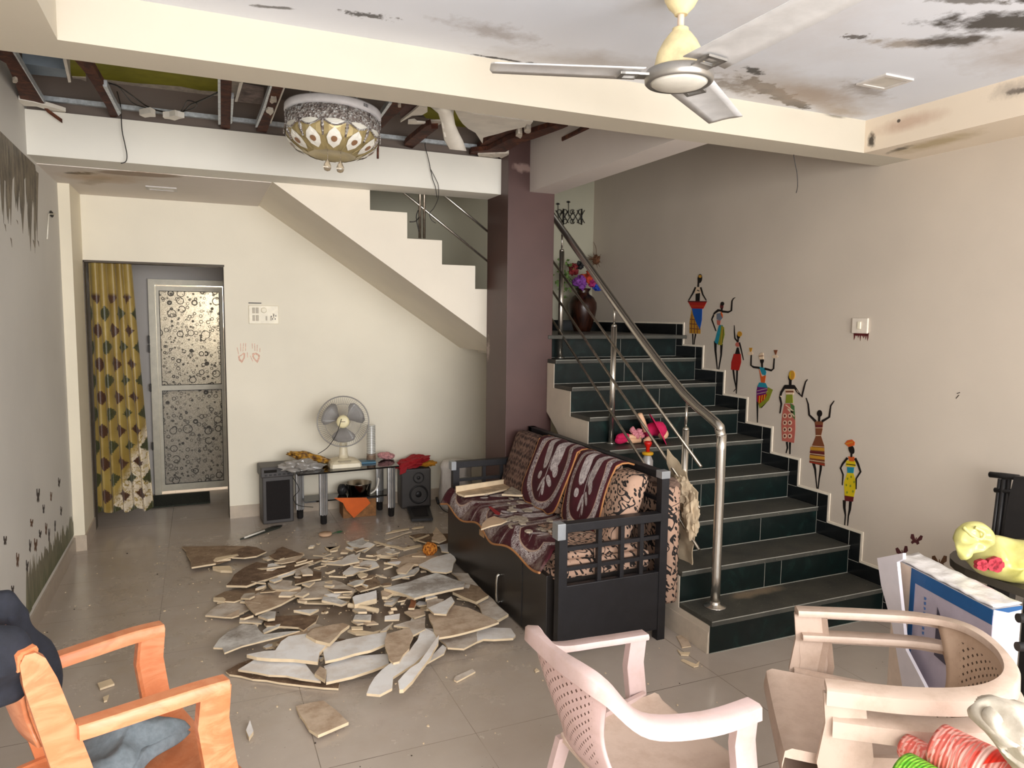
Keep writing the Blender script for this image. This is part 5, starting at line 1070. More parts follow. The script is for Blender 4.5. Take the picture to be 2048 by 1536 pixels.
for i in range(46):
    y = rn.uniform(3.2, 4.5); x = rn.uniform(1.56, 1.9); r = rn.uniform(.008, .04) * (1.4 if i < 14 else .7); n = rn.randint(4, 7)
    b = NB(); a0 = rn.uniform(0, 6); P = [(x + r * rn.uniform(.6, 1) * math.cos(a0 + 6.28 * k / n), y + 1.5 * r * rn.uniform(.6, 1) * math.sin(a0 + 6.28 * k / n), .503 + (.03 if y < 3.5 else 0)) for k in range(n)]
    prism(b, P, (0, 0, rn.uniform(.003, .009))); tag(obj('plaster_flake', b, m_crumb), 'small crumbled plaster flake scattered on the sofa seat', 'plaster piece', 'plaster flakes on the sofa seat')
# ================================================================== THINGS ON THE STAIRS
m_hot = plain('hot_pink_cloth', (206, 16, 84), .8, var=.1); m_lpk = plain('pale_pink_cloth', (206, 130, 140), .8, var=.15); m_skin = plain('doll_skin', (222, 176, 140), .6)
dl = thing('rag_doll', 'rag doll in a hot pink dress and hat lying on a stair tread', 'doll', (2.68, 3.9, .85))
D = lambda u, v, y: aty(u, v, y)
b = NB(); tube(b, catmull([D(1290, 868, 3.90), D(1305, 858, 3.9), D(1322, 862, 3.90)], 4), [.03, .036, .04, .042, .044, .045, .042, .038, .034][:9], 14); obj('body', b, m_hot, dl)
hb = NB(); T_ = Matrix.Translation(D(1326, 868, 3.87)); b2 = bmesh.new(); bmesh.ops.create_uvsphere(b2, u_segments=24, v_segments=14, radius=.036); merge(hb, b2, T_); hd = obj('head', hb, m_skin, dl, smooth='all')
b = NB(); T_ = Matrix.Translation(D(1319, 858, 3.86)) @ Matrix.Rotation(math.radians(58), 4, 'Y') @ Matrix.Rotation(math.radians(24), 4, 'X'); lathe(b, [(.0, .045), (.03, .04), (.046, .02), (.055, .0), (.115, -.008), (.118, -.013), (.05, -.006), (0, .0)], 28, T_, cap=False); obj('hat', b, m_hot, hd)
for pts, r, m in (([(1292, 862), (1285, 842), (1279, 829)], .0195, m_skin), ([(1300, 876), (1290, 884)], .02, m_skin)):
    b = NB(); P = [D(u, v, 3.88) for u, v in pts]; tube(b, P + [P[-1] + (P[-1] - P[-2]).normalized() * .008], [r] * len(P) + [r * .5], 12); obj('arm', b, m, dl)
for pts in ([(1284, 872), (1262, 874), (1250, 872)], [(1280, 880), (1262, 882), (1248, 878)]):
    b = NB(); tube(b, [D(u, v, 3.89) for u, v in pts], [.018, .018, .016], 12); lg_ = obj('leg', b, m_skin, dl)
    b = NB(); u, v = pts[-1]; tube(b, catmull([D(u + 5, v, 3.89), D(u - 6, v + 2, 3.88), D(u - 16, v + 4, 3.87)], 4), [.018, .02, .022, .024, .025, .025, .023, .018, .01], 12); obj('boot', b, m_hot, lg_)
b = NB(); 
for k in range(9): crumple(b, (.018, .02, .016), Matrix.Translation(D(1265 + 3.2 * k % 22, 858 + (k * 5) % 16, 3.88)), k, amp=.5, sub=2)
obj('skirt_frill', b, m_lpk, dl, smooth=True)
bo = thing('pump_bottle', 'clear bottle with a red pump top and yellow collar behind the sofa back', 'bottle', (2.455, 3.57, .68), local=True)
b = NB(); lathe(b, [(0, 0), (.032, .002), (.034, .02), (.034, .13), (.02, .16), (.018, .175)], 24); cb = NT('cloudy_bottle'); cb.b.inputs['Transmission Weight'].default_value = .5; obj('bottle_body', b, cb.fin((206, 200, 196), .15), bo)
b = NB(); lathe(b, [(.03, .163), (.034, .168), (.034, .178), (.02, .182), (0, .183)], 24); obj('collar', b, plain('yellow_plastic', (214, 160, 20), .4), bo)
b = NB(); lathe(b, [(.012, .18), (.012, .21), (.02, .222), (.024, .235), (.02, .245), (0, .247)], 20); obj('pump', b, plain('red_plastic_pump', (200, 24, 14), .35), bo)
# vase and flowers
vs = thing('flower_vase', 'dark striped wooden vase with artificial flowers on the stair landing', 'vase', (3.23, 5.8, 1.53), local=True)
t = NT('striped_dark_wood'); c = t.ramp(t.noise(5, 4, .6, stretch=(6, 6, .5)), [(.35, (14, 9, 8)), (.55, (58, 28, 16)), (.7, (24, 14, 10))]); m_vase = t.fin(c, .3)
b = NB(); lathe(b, [(0, 0), (.075, 0), (.085, .03), (.115, .13), (.13, .21), (.128, .26), (.1, .31), (.06, .34), (.055, .36), (.075, .39), (.05, .385)], 36); obj('vase_body', b, m_vase, vs)
rn = random.Random(5)
def bloom(cn, col, x, y, z, r, n=16):
    b = NB()
    for k in range(n):
        d = Vector((rn.gauss(0, 1), rn.gauss(0, 1), rn.gauss(0, 1))).normalized() * r * .55; crumple(b, (r * .42, r * .42, r * .3), TR(x + d.x, y + d.y, z + d.z, rn.uniform(0, 3), rn.uniform(0, 3), 0), k, amp=.6, sub=2)
    obj(cn, b, plain('petal_' + str(col[0]), col, .7, var=.25, scale=40), vs, smooth=True)
bloom('flower', (128, 62, 150), -.075, -.07, .44, .075); bloom('flower', (178, 62, 36), .03, -.02, .50, .08); bloom('flower', (156, 30, 96), .07, -.05, .45, .055); bloom('flower', (24, 62, 168), .115, -.06, .405, .05); bloom('flower', (120, 28, 30), -.09, .02, .56, .06); bloom('flower', (22, 22, 24), -.04, .0, .60, .045)
b = NB()
for k in range(60):
    a = rn.uniform(-2.2, -.6) - 1.0; px = -.10 - rn.random() * .16; pz = .38 + rn.uniform(-.09, .26); py = rn.uniform(-.08, .08); l = rn.uniform(.03, .06); d = Vector((rn.uniform(-1, .4), rn.uniform(-.6, .6), rn.uniform(-.4, 1))).normalized(); s_ = d.cross(Vector((0, 1, .2))).normalized() * l * .3; c0 = Vector((px, py, pz))
    q = [b.verts.new(c0), b.verts.new(c0 + d * l * .5 + s_), b.verts.new(c0 + d * l), b.verts.new(c0 + d * l * .5 - s_)]; b.faces.new(q)
for k in range(5): tube(b, catmull([(-.02, 0, .36), (-.08, rn.uniform(-.05, .05), .42), (-.12 - .03 * k, 0, .40 + .05 * k)], 3), .004, 4)
obj('foliage', b, plain('fern_green', (82, 108, 46), .7, var=.3, scale=30), vs)
P = atx(1193, 520, 3.46); Q = atx(1187, 484, 3.50)
b = NB(); crumple(b, (.03, .035, .045), Matrix.Translation(P), 6, amp=.5, sub=3)
for k in range(22):
    d = Vector((rn.uniform(-.6, .2), rn.uniform(-.6, .9), rn.uniform(-.7, .8))).normalized(); tube(b, [P, P + d * rn.uniform(.06, .11)], [.004, .001], 4)
tube(b, catmull([P, (P + Q) / 2 + Vector((0, -.02, .02)), Q], 4), .002, 4); tag(obj('dried_ornament', b, plain('dried_straw', (104, 66, 40), .9, var=.3, scale=50), smooth=False), 'dried straw ornament hanging by a string on the wall above the vase', 'ornament')
# ================================================================== DEBRIS ON THE FLOOR
def tone(name, c, c2, s=14, st=.5):
    t = NT(name); nz = t.noise(s, 6, .7); c_ = t.mix(t.mr(nz, .42, .62), c, c2); c_ = t.mix(t.mr(t.noise(s * 8, 3, .6), .66, .72, 0, .5), c_, (232, 222, 206)); return t.fin(c_, .88, bump=nz, bstr=.25)
TN_ = dict(B=tone('board_brown', (132, 108, 84), (162, 138, 112), 9), D=tone('board_dark_brown', (98, 74, 54), (134, 108, 84), 11), W=tone('board_white', (246, 244, 242), (228, 220, 212), 5), G=tone('board_grey', (212, 202, 190), (178, 160, 142), 8), T=tone('board_tan', (206, 184, 160), (176, 150, 124), 10), S=tone('board_grey_stain', (232, 230, 226), (158, 148, 138), 4), O=tone('orange_brown_wood', (150, 92, 54), (120, 70, 40), 20), C=m_core)
L6 = lambda x, y: (340 + x / 4.043, 1020 + y / 4.043)
R7 = lambda x, y: (680 + x / 4.042, 1020 + y / 4.042)
PX = lambda x, y: (x, y)
dr_ = random.Random(21)
DG = 'ceiling debris on the floor'
def shard(q, pts, z, tn, label, th=.012, slope=0.0, group=None, rough=True):
    th *= .8
    """ragged flat board lying at height z; slope raises the edge nearest the camera"""
    P2 = [atz(*q(x, y), z) for x, y in pts]
    ys = [p.y for p in P2]; y0, y1 = min(ys), max(ys)
    P = []
    n = len(P2)
    for i in range(n):
        a, c = P2[i], P2[(i + 1) % n]; L = (c - a).length; k = max(1, int(L / .06)) if rough else 1
        for j in range(k):
            p = a.lerp(c, j / k)
            if j: p = p + Vector((dr_.uniform(-1, 1), dr_.uniform(-1, 1), 0)) * min(.010, L * .05)
            P.append(p)
    b = NB(); fz_ = lambda p: z + slope * (y1 - p.y) / max(.05, (y1 - y0))
    def corr(p, zz):   # keep the outline where the photograph shows it while raising the edge
        d = (p - CP); s = (zz - CP.z) / d.z; return CP + d * s
    top = [corr(Vector((p.x, p.y, z)), fz_(p) + th) for p in P]
    vt = [b.verts.new(p) for p in top]; vb = [b.verts.new((p.x, p.y, p.z - th)) for p in top]
    f = b.faces.new(vt); f.material_index = 0; f2 = b.faces.new(vb[::-1]); f2.material_index = 0
    for i in range(len(vt)):
        g = b.faces.new((vt[i], vb[i], vb[(i + 1) % len(vt)], vt[(i + 1) % len(vt)])); g.material_index = 1
    bmesh.ops.triangulate(b, faces=[f, f2])
    o = obj('plaster_board_fragment', b, [TN_[tn], m_core]); tag(o, label, 'debris', group or DG); return o
I = [
 (L6, [(95, 295), (350, 292), (600, 290), (620, 320), (500, 345), (490, 395), (350, 410), (370, 430), (175, 462), (150, 380), (130, 330)], .004, 'B', 'large brown board piece farthest left in the debris', .014, .02),
 (L6, [(350, 405), (370, 385), (545, 355), (555, 365), (380, 412)], .03, 'C', 'cream strip lying on the leftmost brown board', .008, 0),
 (L6, [(345, 455), (480, 450), (500, 470), (503, 492), (410, 488), (345, 470)], .002, 'C', 'small cream block just below the leftmost brown board', .02, 0),
 (L6, [(500, 345), (620, 290), (700, 300), (780, 335), (700, 372), (600, 385), (500, 382)], .012, 'D', 'dark brown piece right of the leftmost board', .012, .015),
 (L6, [(800, 370), (910, 295), (985, 325), (1085, 360), (870, 405), (845, 400)], .012, 'D', 'dark brown pointed piece behind the long-edged board', .012, .02),
 (L6, [(845, 425), (1085, 355), (1020, 410), (900, 432)], .035, 'T', 'tan sliver resting above the long-edged board', .008, 0),
 (L6, [(455, 608), (520, 520), (600, 465), (700, 420), (880, 440), (1010, 410), (1090, 400), (1270, 388), (1080, 455), (880, 525), (620, 612)], .006, 'D', 'big dark brown board with a long cream broken edge', .016, .035),
 (L6, [(870, 535), (950, 500), (1020, 490), (1000, 515), (875, 552)], .03, 'W', 'white sliver right below the long cream edge', .008, 0),
 (L6, [(1020, 520), (1100, 485), (1225, 500), (1222, 555), (1130, 570), (1010, 600)], .012, 'D', 'brown piece between the long-edged board and the grey slab', .012, .02),
 (L6, [(790, 590), (860, 560), (990, 572), (980, 610), (1060, 620), (960, 645), (830, 640)], .02, 'G', 'crumpled grey plaster heap left of the grey slab', .02, .01),
 (L6, [(360, 700), (440, 660), (530, 640), (780, 620), (700, 680), (520, 740), (440, 735)], .004, 'B', 'flat brown piece on the left edge of the pile', .012, .015),
 (L6, [(350, 708), (430, 705), (450, 720), (440, 740), (350, 728)], .018, 'C', 'short cream bar on the left edge of the pile', .012, 0),
 (L6, [(600, 735), (690, 690), (850, 660), (1060, 640), (1055, 680), (900, 760), (690, 838), (640, 790)], .02, 'T', 'tan board with a cream edge in the left middle of the pile', .014, .03),
 (L6, [(285, 850), (350, 790), (430, 750), (600, 742), (640, 800), (560, 842), (450, 865)], .004, 'G', 'rounded grey brown piece at the far left of the pile', .012, .012),
 (L6, [(440, 865), (560, 800), (560, 850), (500, 868)], .02, 'T', 'little tan chip beside the rounded grey brown piece', .01, 0),
 (L6, [(1060, 650), (1120, 590), (1320, 565), (1500, 640), (1465, 700), (1250, 705), (1045, 718)], .02, 'G', 'wide grey slab in the middle of the pile', .014, .03),
 (L6, [(1050, 735), (1230, 728), (1420, 722), (1460, 700), (1450, 735), (1300, 755), (1090, 750)], .012, 'C', 'cream crumbling ledge under the wide grey slab', .012, 0),
 (L6, [(1450, 570), (1640, 520), (1698, 580), (1700, 610), (1540, 655)], .03, 'B', 'brown board right of the wide grey slab', .012, .02),
 (L6, [(760, 915), (830, 860), (1000, 850), (1200, 850), (1180, 900), (1080, 972), (1040, 948), (780, 935)], .018, 'D', 'dark stained board in the lower left of the pile', .014, .022),
 (L6, [(560, 890), (640, 855), (760, 880), (740, 915), (560, 905)], .012, 'G', 'small pale grey piece above the pale curved sheet', .01, .01),
 (L6, [(350, 1112), (400, 1040), (490, 970), (590, 920), (700, 930), (760, 1005), (1050, 975), (900, 1020), (740, 1060), (580, 1100), (440, 1155), (425, 1115)], .01, 'S', 'large pale curved sheet at the lower left of the pile', .01, .05),
 (L6, [(620, 1168), (760, 1140), (850, 1135), (900, 1060), (960, 1020), (1100, 1000), (1300, 1060), (1210, 1150), (1195, 1228), (1000, 1205), (700, 1190)], .045, 'W', 'large whitish board with a thick left lip, lower left', .02, .01),
 (L6, [(1100, 1010), (1160, 960), (1400, 912), (1450, 930), (1290, 1078), (1180, 1052)], .055, 'T', 'small tan tray shaped piece on the whitish board', .02, .015),
 (L6, [(450, 1302), (560, 1240), (700, 1190), (560, 1292), (1100, 1372), (1370, 1400), (1362, 1442), (1100, 1420), (780, 1375), (480, 1328)], .003, 'D', 'long dark board under the white one nearest the camera', .012, 0),
 (L6, [(550, 1290), (700, 1200), (1080, 1225), (1145, 1310), (1220, 1385), (1050, 1362), (700, 1312)], .025, 'W', 'smooth white board nearest the camera', .012, .01),
 (R7, [(-140, 1115), (-120, 1075), (-20, 1065), (180, 1020), (380, 985), (372, 1080), (250, 1132), (120, 1160), (-120, 1222)], .035, 'W', 'long white board in the front middle of the pile', .016, .02),
 (R7, [(-112, 1392), (-130, 1262), (0, 1210), (150, 1178), (385, 1162), (396, 1240), (270, 1290), (100, 1345)], .012, 'W', 'dusty white board with a tan front edge, front middle', .016, .02),
 (R7, [(-205, 1320), (-160, 1262), (-110, 1290), (-120, 1375)], .04, 'T', 'small tan block between the two front white boards', .02, .015),
 (L6, [(1475, 705), (1500, 690), (1668, 648), (1672, 715), (1492, 765)], .05, 'W', 'white rectangular block standing in the middle of the pile', .035, 0),
 (L6, [(1220, 430), (1360, 435), (1430, 370), (1490, 352), (1532, 415), (1400, 442)], .03, 'W', 'bright white pointed piece in the back middle', .012, .03),
 (L6, [(1425, 265), (1560, 222), (1575, 250), (1635, 262), (1560, 305), (1470, 298)], .012, 'S', 'pale grey piece farthest back in the middle', .01, .015),
 (L6, [(1395, 505), (1480, 440), (1640, 395), (1692, 452), (1560, 490), (1400, 522)], .028, 'W', 'whitish board behind the brown one at the right middle', .012, .02),
 (L6, [(1250, 295), (1290, 320), (1378, 285), (1368, 302), (1300, 335), (1270, 325)], .002, 'C', 'small curved cream fragment by itself behind the pile', .008, .0),
 (R7, [(400, 410), (520, 370), (660, 330), (790, 372), (640, 440), (540, 432), (500, 472)], .03, 'T', 'tan board in front of the orange sponge', .012, .02),
 (R7, [(625, 412), (700, 368), (800, 372), (905, 345), (938, 400), (905, 490), (860, 505), (740, 495), (640, 452)], .035, 'W', 'white board with a curved corner beside the sofa front', .012, .03),
 (R7, [(355, 632), (560, 580), (700, 530), (780, 508), (920, 560), (1010, 582), (1000, 622), (850, 652), (600, 712), (480, 665)], .055, 'S', 'large white board with a dark mould stain at its centre', .016, .025),
 (R7, [(900, 505), (1035, 512), (1130, 632), (1060, 622), (1000, 585)], .02, 'G', 'grey board leaning toward the sofa drawer', .012, .02),
 (R7, [(910, 662), (1000, 620), (1060, 600), (1130, 620), (1200, 690), (1100, 742), (1000, 702)], .035, 'B', 'crumpled brown piece right of the mould stained board', .02, .02),
 (R7, [(1080, 702), (1200, 688), (1310, 800), (1362, 840), (1270, 892), (1150, 842)], .02, 'G', 'grey brown slab closest to the sofa drawer handle', .02, .02),
 (R7, [(790, 1032), (750, 930), (715, 842), (860, 762), (1040, 790), (1150, 840), (1285, 905), (1110, 962), (900, 1015)], .045, 'T', 'large smooth tan board at the right front of the pile', .014, .03),
 (R7, [(1115, 955), (1250, 950), (1380, 955), (1420, 1012), (1400, 1035), (1240, 1045), (1160, 1042), (1110, 1062)], .012, 'W', 'white rectangular piece at the right tip of the pile', .014, .015),
 (R7, [(800, 1042), (950, 1005), (1110, 975), (1110, 1062), (1000, 1120), (870, 1112), (850, 1080)], .02, 'G', 'pale grey ragged board at the right front edge', .012, .02),
 (R7, [(380, 1000), (560, 950), (592, 1020), (560, 1120), (480, 1222), (430, 1235), (395, 1200), (365, 1100)], .062, 'T', 'tan cracked board lying across the front white boards', .014, .02),
 (R7, [(215, 1482), (280, 1352), (400, 1242), (560, 1140), (680, 950), (790, 1002), (780, 1080), (600, 1242), (430, 1350), (422, 1440), (322, 1492)], .055, 'W', 'long white gutter shaped piece pointing at the camera', .014, .03),
 (R7, [(480, 1452), (470, 1382), (640, 1232), (740, 1090), (800, 1010), (795, 1072), (690, 1240), (512, 1450)], .09, 'W', 'upright white side of the gutter shaped piece', .02, .0),
 (R7, [(700, 1232), (760, 1160), (830, 1088), (862, 1112), (840, 1160), (705, 1236)], .02, 'W', 'small white triangle beside the gutter shaped piece', .01, .01),
 (R7, [(920, 1372), (930, 1345), (1070, 1283), (1095, 1305), (945, 1385)], .002, 'G', 'loose grey sliver on the tiles in front of the pile', .01, 0),
 (R7, [(560, 205), (650, 190), (880, 188), (882, 300), (700, 262), (620, 240)], .006, 'D', 'brown boards wedged behind the sponge at the sofa corner', .014, .02),
 (R7, [(740, 245), (775, 135), (792, 152), (860, 235), (800, 262)], .06, 'T', 'tan shard standing up behind the orange sponge', .012, .04),
 (R7, [(800, 282), (880, 268), (882, 342), (820, 332)], .025, 'W', 'white chip between the sponge and the sofa', .012, .01),
 (R7, [(290, 332), (370, 300), (470, 342), (450, 376), (300, 362)], .02, 'G', 'rubbly grey heap at the back of the pile', .03, .0),
 (R7, [(410, 548), (640, 450), (642, 480), (600, 522), (420, 562)], .03, 'S', 'pale sheet behind the mould stained board', .01, .015),
 (R7, [(330, 655), (380, 635), (430, 670), (380, 702), (340, 700)], .05, 'T', 'tan lump right of the white block', .02, .0),
 (R7, [(355, 648), (420, 640), (600, 702), (590, 716), (430, 672)], .06, 'C', 'cream stick running right from the tan lump', .01, 0),
 (R7, [(552, 792), (570, 720), (612, 716), (600, 792)], .05, 'O', 'orange brown wood chip in the middle of the pile', .014, 0),
 (R7, [(355, 762), (400, 715), (495, 698), (420, 772)], .02, 'S', 'pale grey rectangle in the hollow of the pile', .012, .01),
 (R7, [(710, 790), (780, 760), (900, 698), (925, 740), (860, 842), (760, 835)], .06, 'W', 'bright white curved flake at the right centre', .012, .03),
 (R7, [(690, 702), (840, 722), (780, 792), (700, 802)], .045, 'G', 'grey piece under the right end of the mould stained board', .012, .01),
 (R7, [(520, 822), (600, 800), (672, 800), (690, 842), (600, 872)], .03, 'T', 'tan piece in the hollow left of the bright flake', .012, .01),
 (R7, [(435, 932), (540, 900), (690, 868), (690, 962), (590, 1012), (560, 950)], .055, 'G', 'grey ragged piece above the tan cracked board', .012, .01),
 (R7, [(90, 962), (270, 985), (330, 968), (285, 1006), (130, 1002), (60, 975)], .03, 'C', 'cream curved strip behind the long white front board', .012, 0),
 (R7, [(90, 942), (185, 940), (186, 960), (95, 962)], .045, 'C', 'tiny cream bar on the curved strip', .008, 0),
 (R7, [(270, 255), (290, 250), (515, 308), (500, 320)], .04, 'C', 'long thin cream stick at the back of the pile', .008, 0),
 (R7, [(500, 316), (520, 305), (655, 278), (660, 290), (530, 320)], .04, 'C', 'thin cream stick leading to the orange sponge', .008, 0),
 (R7, [(360, 232), (560, 170), (580, 175), (380, 240)], .004, 'G', 'thin stick lying farthest back on the right', .008, 0),
 (R7, [(590, 238), (715, 195), (725, 202), (610, 248)], .02, 'C', 'short cream stick behind the orange sponge', .008, 0),
 (R7, [(370, 190), (430, 165), (560, 145), (560, 155), (440, 178)], .004, 'C', 'long cream splinter behind the pile toward the speaker', .008, 0),
 (R7, [(580, 148), (600, 138), (680, 130), (676, 140), (600, 150)], .004, 'C', 'short cream splinter farthest from the camera', .008, 0),
 (PX, [(592, 1412), (620, 1405), (647, 1401), (672, 1420), (697, 1444), (660, 1460), (636, 1470), (618, 1458), (608, 1440)], .003, 'T', 'lone square plaster fragment nearest the camera', .016, .012),
 (PX, [(195, 1366), (222, 1357), (229, 1367), (200, 1377)], .002, 'C', 'small white block inside the view through the orange chair arm', .012, 0),
 (PX, [(206, 1394), (218, 1389), (214, 1400), (208, 1402)], .002, 'C', 'small round crumb below the white block', .01, 0),
 (PX, [(1353, 1272), (1370, 1268), (1382, 1292), (1364, 1295)], .002, 'T', 'tan oval flake beside the bottom stair', .006, 0),
 (PX, [(1354, 1298), (1362, 1304), (1380, 1304), (1377, 1310), (1362, 1309)], .002, 'C', 'white crescent strip beside the bottom stair', .008, 0),
 (PX, [(1362, 1319), (1367, 1318), (1392, 1328), (1399, 1322), (1397, 1331), (1388, 1333)], .002, 'C', 'white hooked strip in front of the bottom stair', .008, 0),
 (PX, [(1069, 1340), (1073, 1336), (1079, 1341), (1071, 1344)], .002, 'C', 'white chip on the tiles left of the white chair', .006, 0),
 (PX, [(492, 1460), (500, 1440), (507, 1462), (498, 1475)], .002, 'W', 'white curled flake beside the orange chair leg', .02, 0),
]
for q, pts, z, tn, lab, th, sl in I: shard(q, pts, z, tn, lab, th, sl)
b = NB(); P = [atz(*L6(x, y), .055) for x, y in ((1445, 770), (1560, 790), (1680, 815))]; tube(b, P, .014, 10); tag(obj('plaster_tube', b, m_core, smooth=True), 'rounded cream plaster roll under the white block', 'debris', DG)
dr_ = random.Random(909)
for i in range(80):
    a = dr_.uniform(0, 6.28); r = math.sqrt(dr_.random()); cx, cy = .80 + r * .66 * math.cos(a), 4.18 + r * .82 * math.sin(a)
    if cx > 1.40: cx -= .3
    s = dr_.uniform(.035, .11); ra = dr_.uniform(.25, .8); n = dr_.randint(3, 5); rot = dr_.uniform(0, 3.14); z0 = .02 + .035 * (1 - r) + dr_.uniform(0, .02); tx, ty = dr_.uniform(-.22, .22), dr_.uniform(-.28, .1); th = dr_.uniform(.006, .013); P = []
    for k in range(n):
        t_ = 6.28 * k / n + dr_.uniform(-.45, .45); q = s * dr_.uniform(.7, 1.1); x, y = q * math.cos(t_), q * ra * math.sin(t_); X_, Y_ = x * math.cos(rot) - y * math.sin(rot), x * math.sin(rot) + y * math.cos(rot)
        P.append((cx + X_, cy + Y_, max(.004, z0 + tx * X_ + ty * Y_)))
    b = NB(); prism(b, P, (0, 0, th), 0, 1); bmesh.ops.triangulate(b, faces=[f for f in b.faces if len(f.verts) > 4]); tag(obj('plaster_shard', b, [TN_['WGTBSWGD'[i % 8]], m_core]), 'hand sized jagged plaster shard lying loose on the debris pile', 'debris', 'jagged shards on the debris pile')
# small fragments scattered over the pile
dr_ = random.Random(77)
TL_ = ['C', 'W', 'T', 'G', 'D']
for i in range(110):
    a = dr_.uniform(0, 6.28); r = math.sqrt(dr_.random()); cx, cy = .82 + r * .78 * math.cos(a) * .95, 4.25 + r * .95 * math.sin(a)
    if cx > 1.46: cx -= .25
    s = dr_.uniform(.012, .05); z = .003 + max(0, .05 * (1 - r * r)) * dr_.random() + (.02 if r < .6 else 0); n = dr_.randint(3, 6); ra = dr_.uniform(.25, 1); th = dr_.uniform(.006, .014); rot = dr_.uniform(0, 3.14)
    b = NB(); P = []
    for k in range(n):
        t_ = 6.28 * k / n + dr_.uniform(-.3, .3); x, y = s * math.cos(t_), s * ra * math.sin(t_); P.append((cx + x * math.cos(rot) - y * math.sin(rot), cy + x * math.sin(rot) + y * math.cos(rot), z))
    prism(b, P, (dr_.uniform(-.004, .004), 0, th), 0, 1); tag(obj('plaster_chip', b, [TN_[TL_[i % 5]], m_core]), 'small broken plaster chip among the ceiling debris on the floor', 'debris', 'small plaster chips in the debris')
b = NB()
for i in range(900):
    if i < 620: a = dr_.uniform(0, 6.28); r = abs(dr_.gauss(0, .75)); x, y = .8 + r * .85 * math.cos(a), 4.2 + r * 1.0 * math.sin(a)
    else: x, y = dr_.uniform(-.8, 2.2), dr_.uniform(1.6, 5.6)
    if x > 1.5 and y > 2.9 or x < -.8 or y > 5.6 or (x > 2.25 and y > 2.7): continue
    s = dr_.uniform(.0015, .007) * (1.25 if i % 9 == 0 else .8); z = 0.0
    n = 5; P = [(x + s * math.cos(6.28 * k / n + i) * dr_.uniform(.6, 1.2), y + s * math.sin(6.28 * k / n + i) * dr_.uniform(.6, 1.2), z + .0005) for k in range(n)]
    prism(b, P, (0, 0, s * .6), 1 if (i % 6 == 0) else 0)
tag(obj('plaster_crumbs', b, [m_core, plain('dark_crumb', (52, 42, 34), .9)]), 'plaster crumbs and grit sprinkled over the floor tiles', 'crumbs', kind='stuff')
t = NT('orange_sponge'); v = t.n('ShaderNodeTexVoronoi', Scale=60); t.l(t.co('World'), v.inputs[0]); c = t.ramp(v.outputs['Distance'], [(.1, (96, 48, 10)), (.5, (184, 104, 26)), (.8, (214, 140, 50))]); m_sp = t.fin(c, .8, bump=v.outputs['Distance'], bstr=1)
P = atz(860, 1102, .07); b = NB(); crumple(b, (.052, .05, .045), TR(P.x, P.y, .085), 3, amp=.15); tag(obj('orange_sponge', b, m_sp, smooth=True), 'round orange brown sponge lying on the debris near the sofa', 'sponge')
# ================================================================== CHAIRS
def plastic(name, c, dirt, swirl=None):
    t = NT(name); nz = t.noise(10, 6, .7); col = t.mix(t.mr(nz, .45, .75, 0, .6), c, dirt)
    if swirl: w = t.noise(6, 5, .6, dist=2.5, stretch=(1, 1, 2.5)); col = t.mix(t.mr(w, .42, .62), col, swirl)
    return t, col
t, col = plastic('white_chair_plastic', (198, 174, 170), (174, 148, 132)); m_wch = t.fin(col, .45)
t, col = plastic('grimy_white_chair_plastic', (196, 174, 158), (156, 130, 110)); m_gch = t.fin(col, .45)
t, col = plastic('orange_chair_plastic', (206, 124, 80), (180, 100, 62), (216, 142, 100)); m_och = t.fin(col, .38)
def holes(name, base, c_hole):
    t = NT(name); uvn = t.n('ShaderNodeUVMap').outputs[0]; sp = t.n('ShaderNodeSeparateXYZ'); t.l(uvn, sp.inputs[0]); U_, V_ = sp.outputs[0], sp.outputs[1]
    def grid(ou, ov):
        a = t.math('SUBTRACT', t.math('FRACT', t.math('ADD', t.math('MULTIPLY', U_, 11), ou)), .5); c = t.math('SUBTRACT', t.math('FRACT', t.math('ADD', t.math('MULTIPLY', V_, 12), ov)), .5)
        return t.mr(t.math('ADD', t.math('ABSOLUTE', t.math('MULTIPLY', a, 1.6)), t.math('ABSOLUTE', c)), .24, .2, 0, 1)
    g = t.math('MAXIMUM', grid(0, 0), grid(.5, .5))
    e = t.math('MULTIPLY', t.mr(t.math('ABSOLUTE', t.math('SUBTRACT', U_, .5)), .36, .35, 0, 1), t.math('MULTIPLY', t.mr(V_, .12, .13, 0, 1), t.mr(V_, .84, .83, 0, 1)))
    nz = t.noise(10, 6, .7); col = t.mix(t.mr(nz, .45, .75, 0, .6), base[0], base[1]); col = t.mix(t.math('MULTIPLY', g, e), col, c_hole)
    return t.fin(col, .45)
m_wback = holes('white_chair_back', ((204, 176, 172), (180, 152, 140)), (96, 70, 60)); m_gback = holes('grimy_chair_back', ((186, 160, 138), (150, 122, 100)), (70, 52, 40))
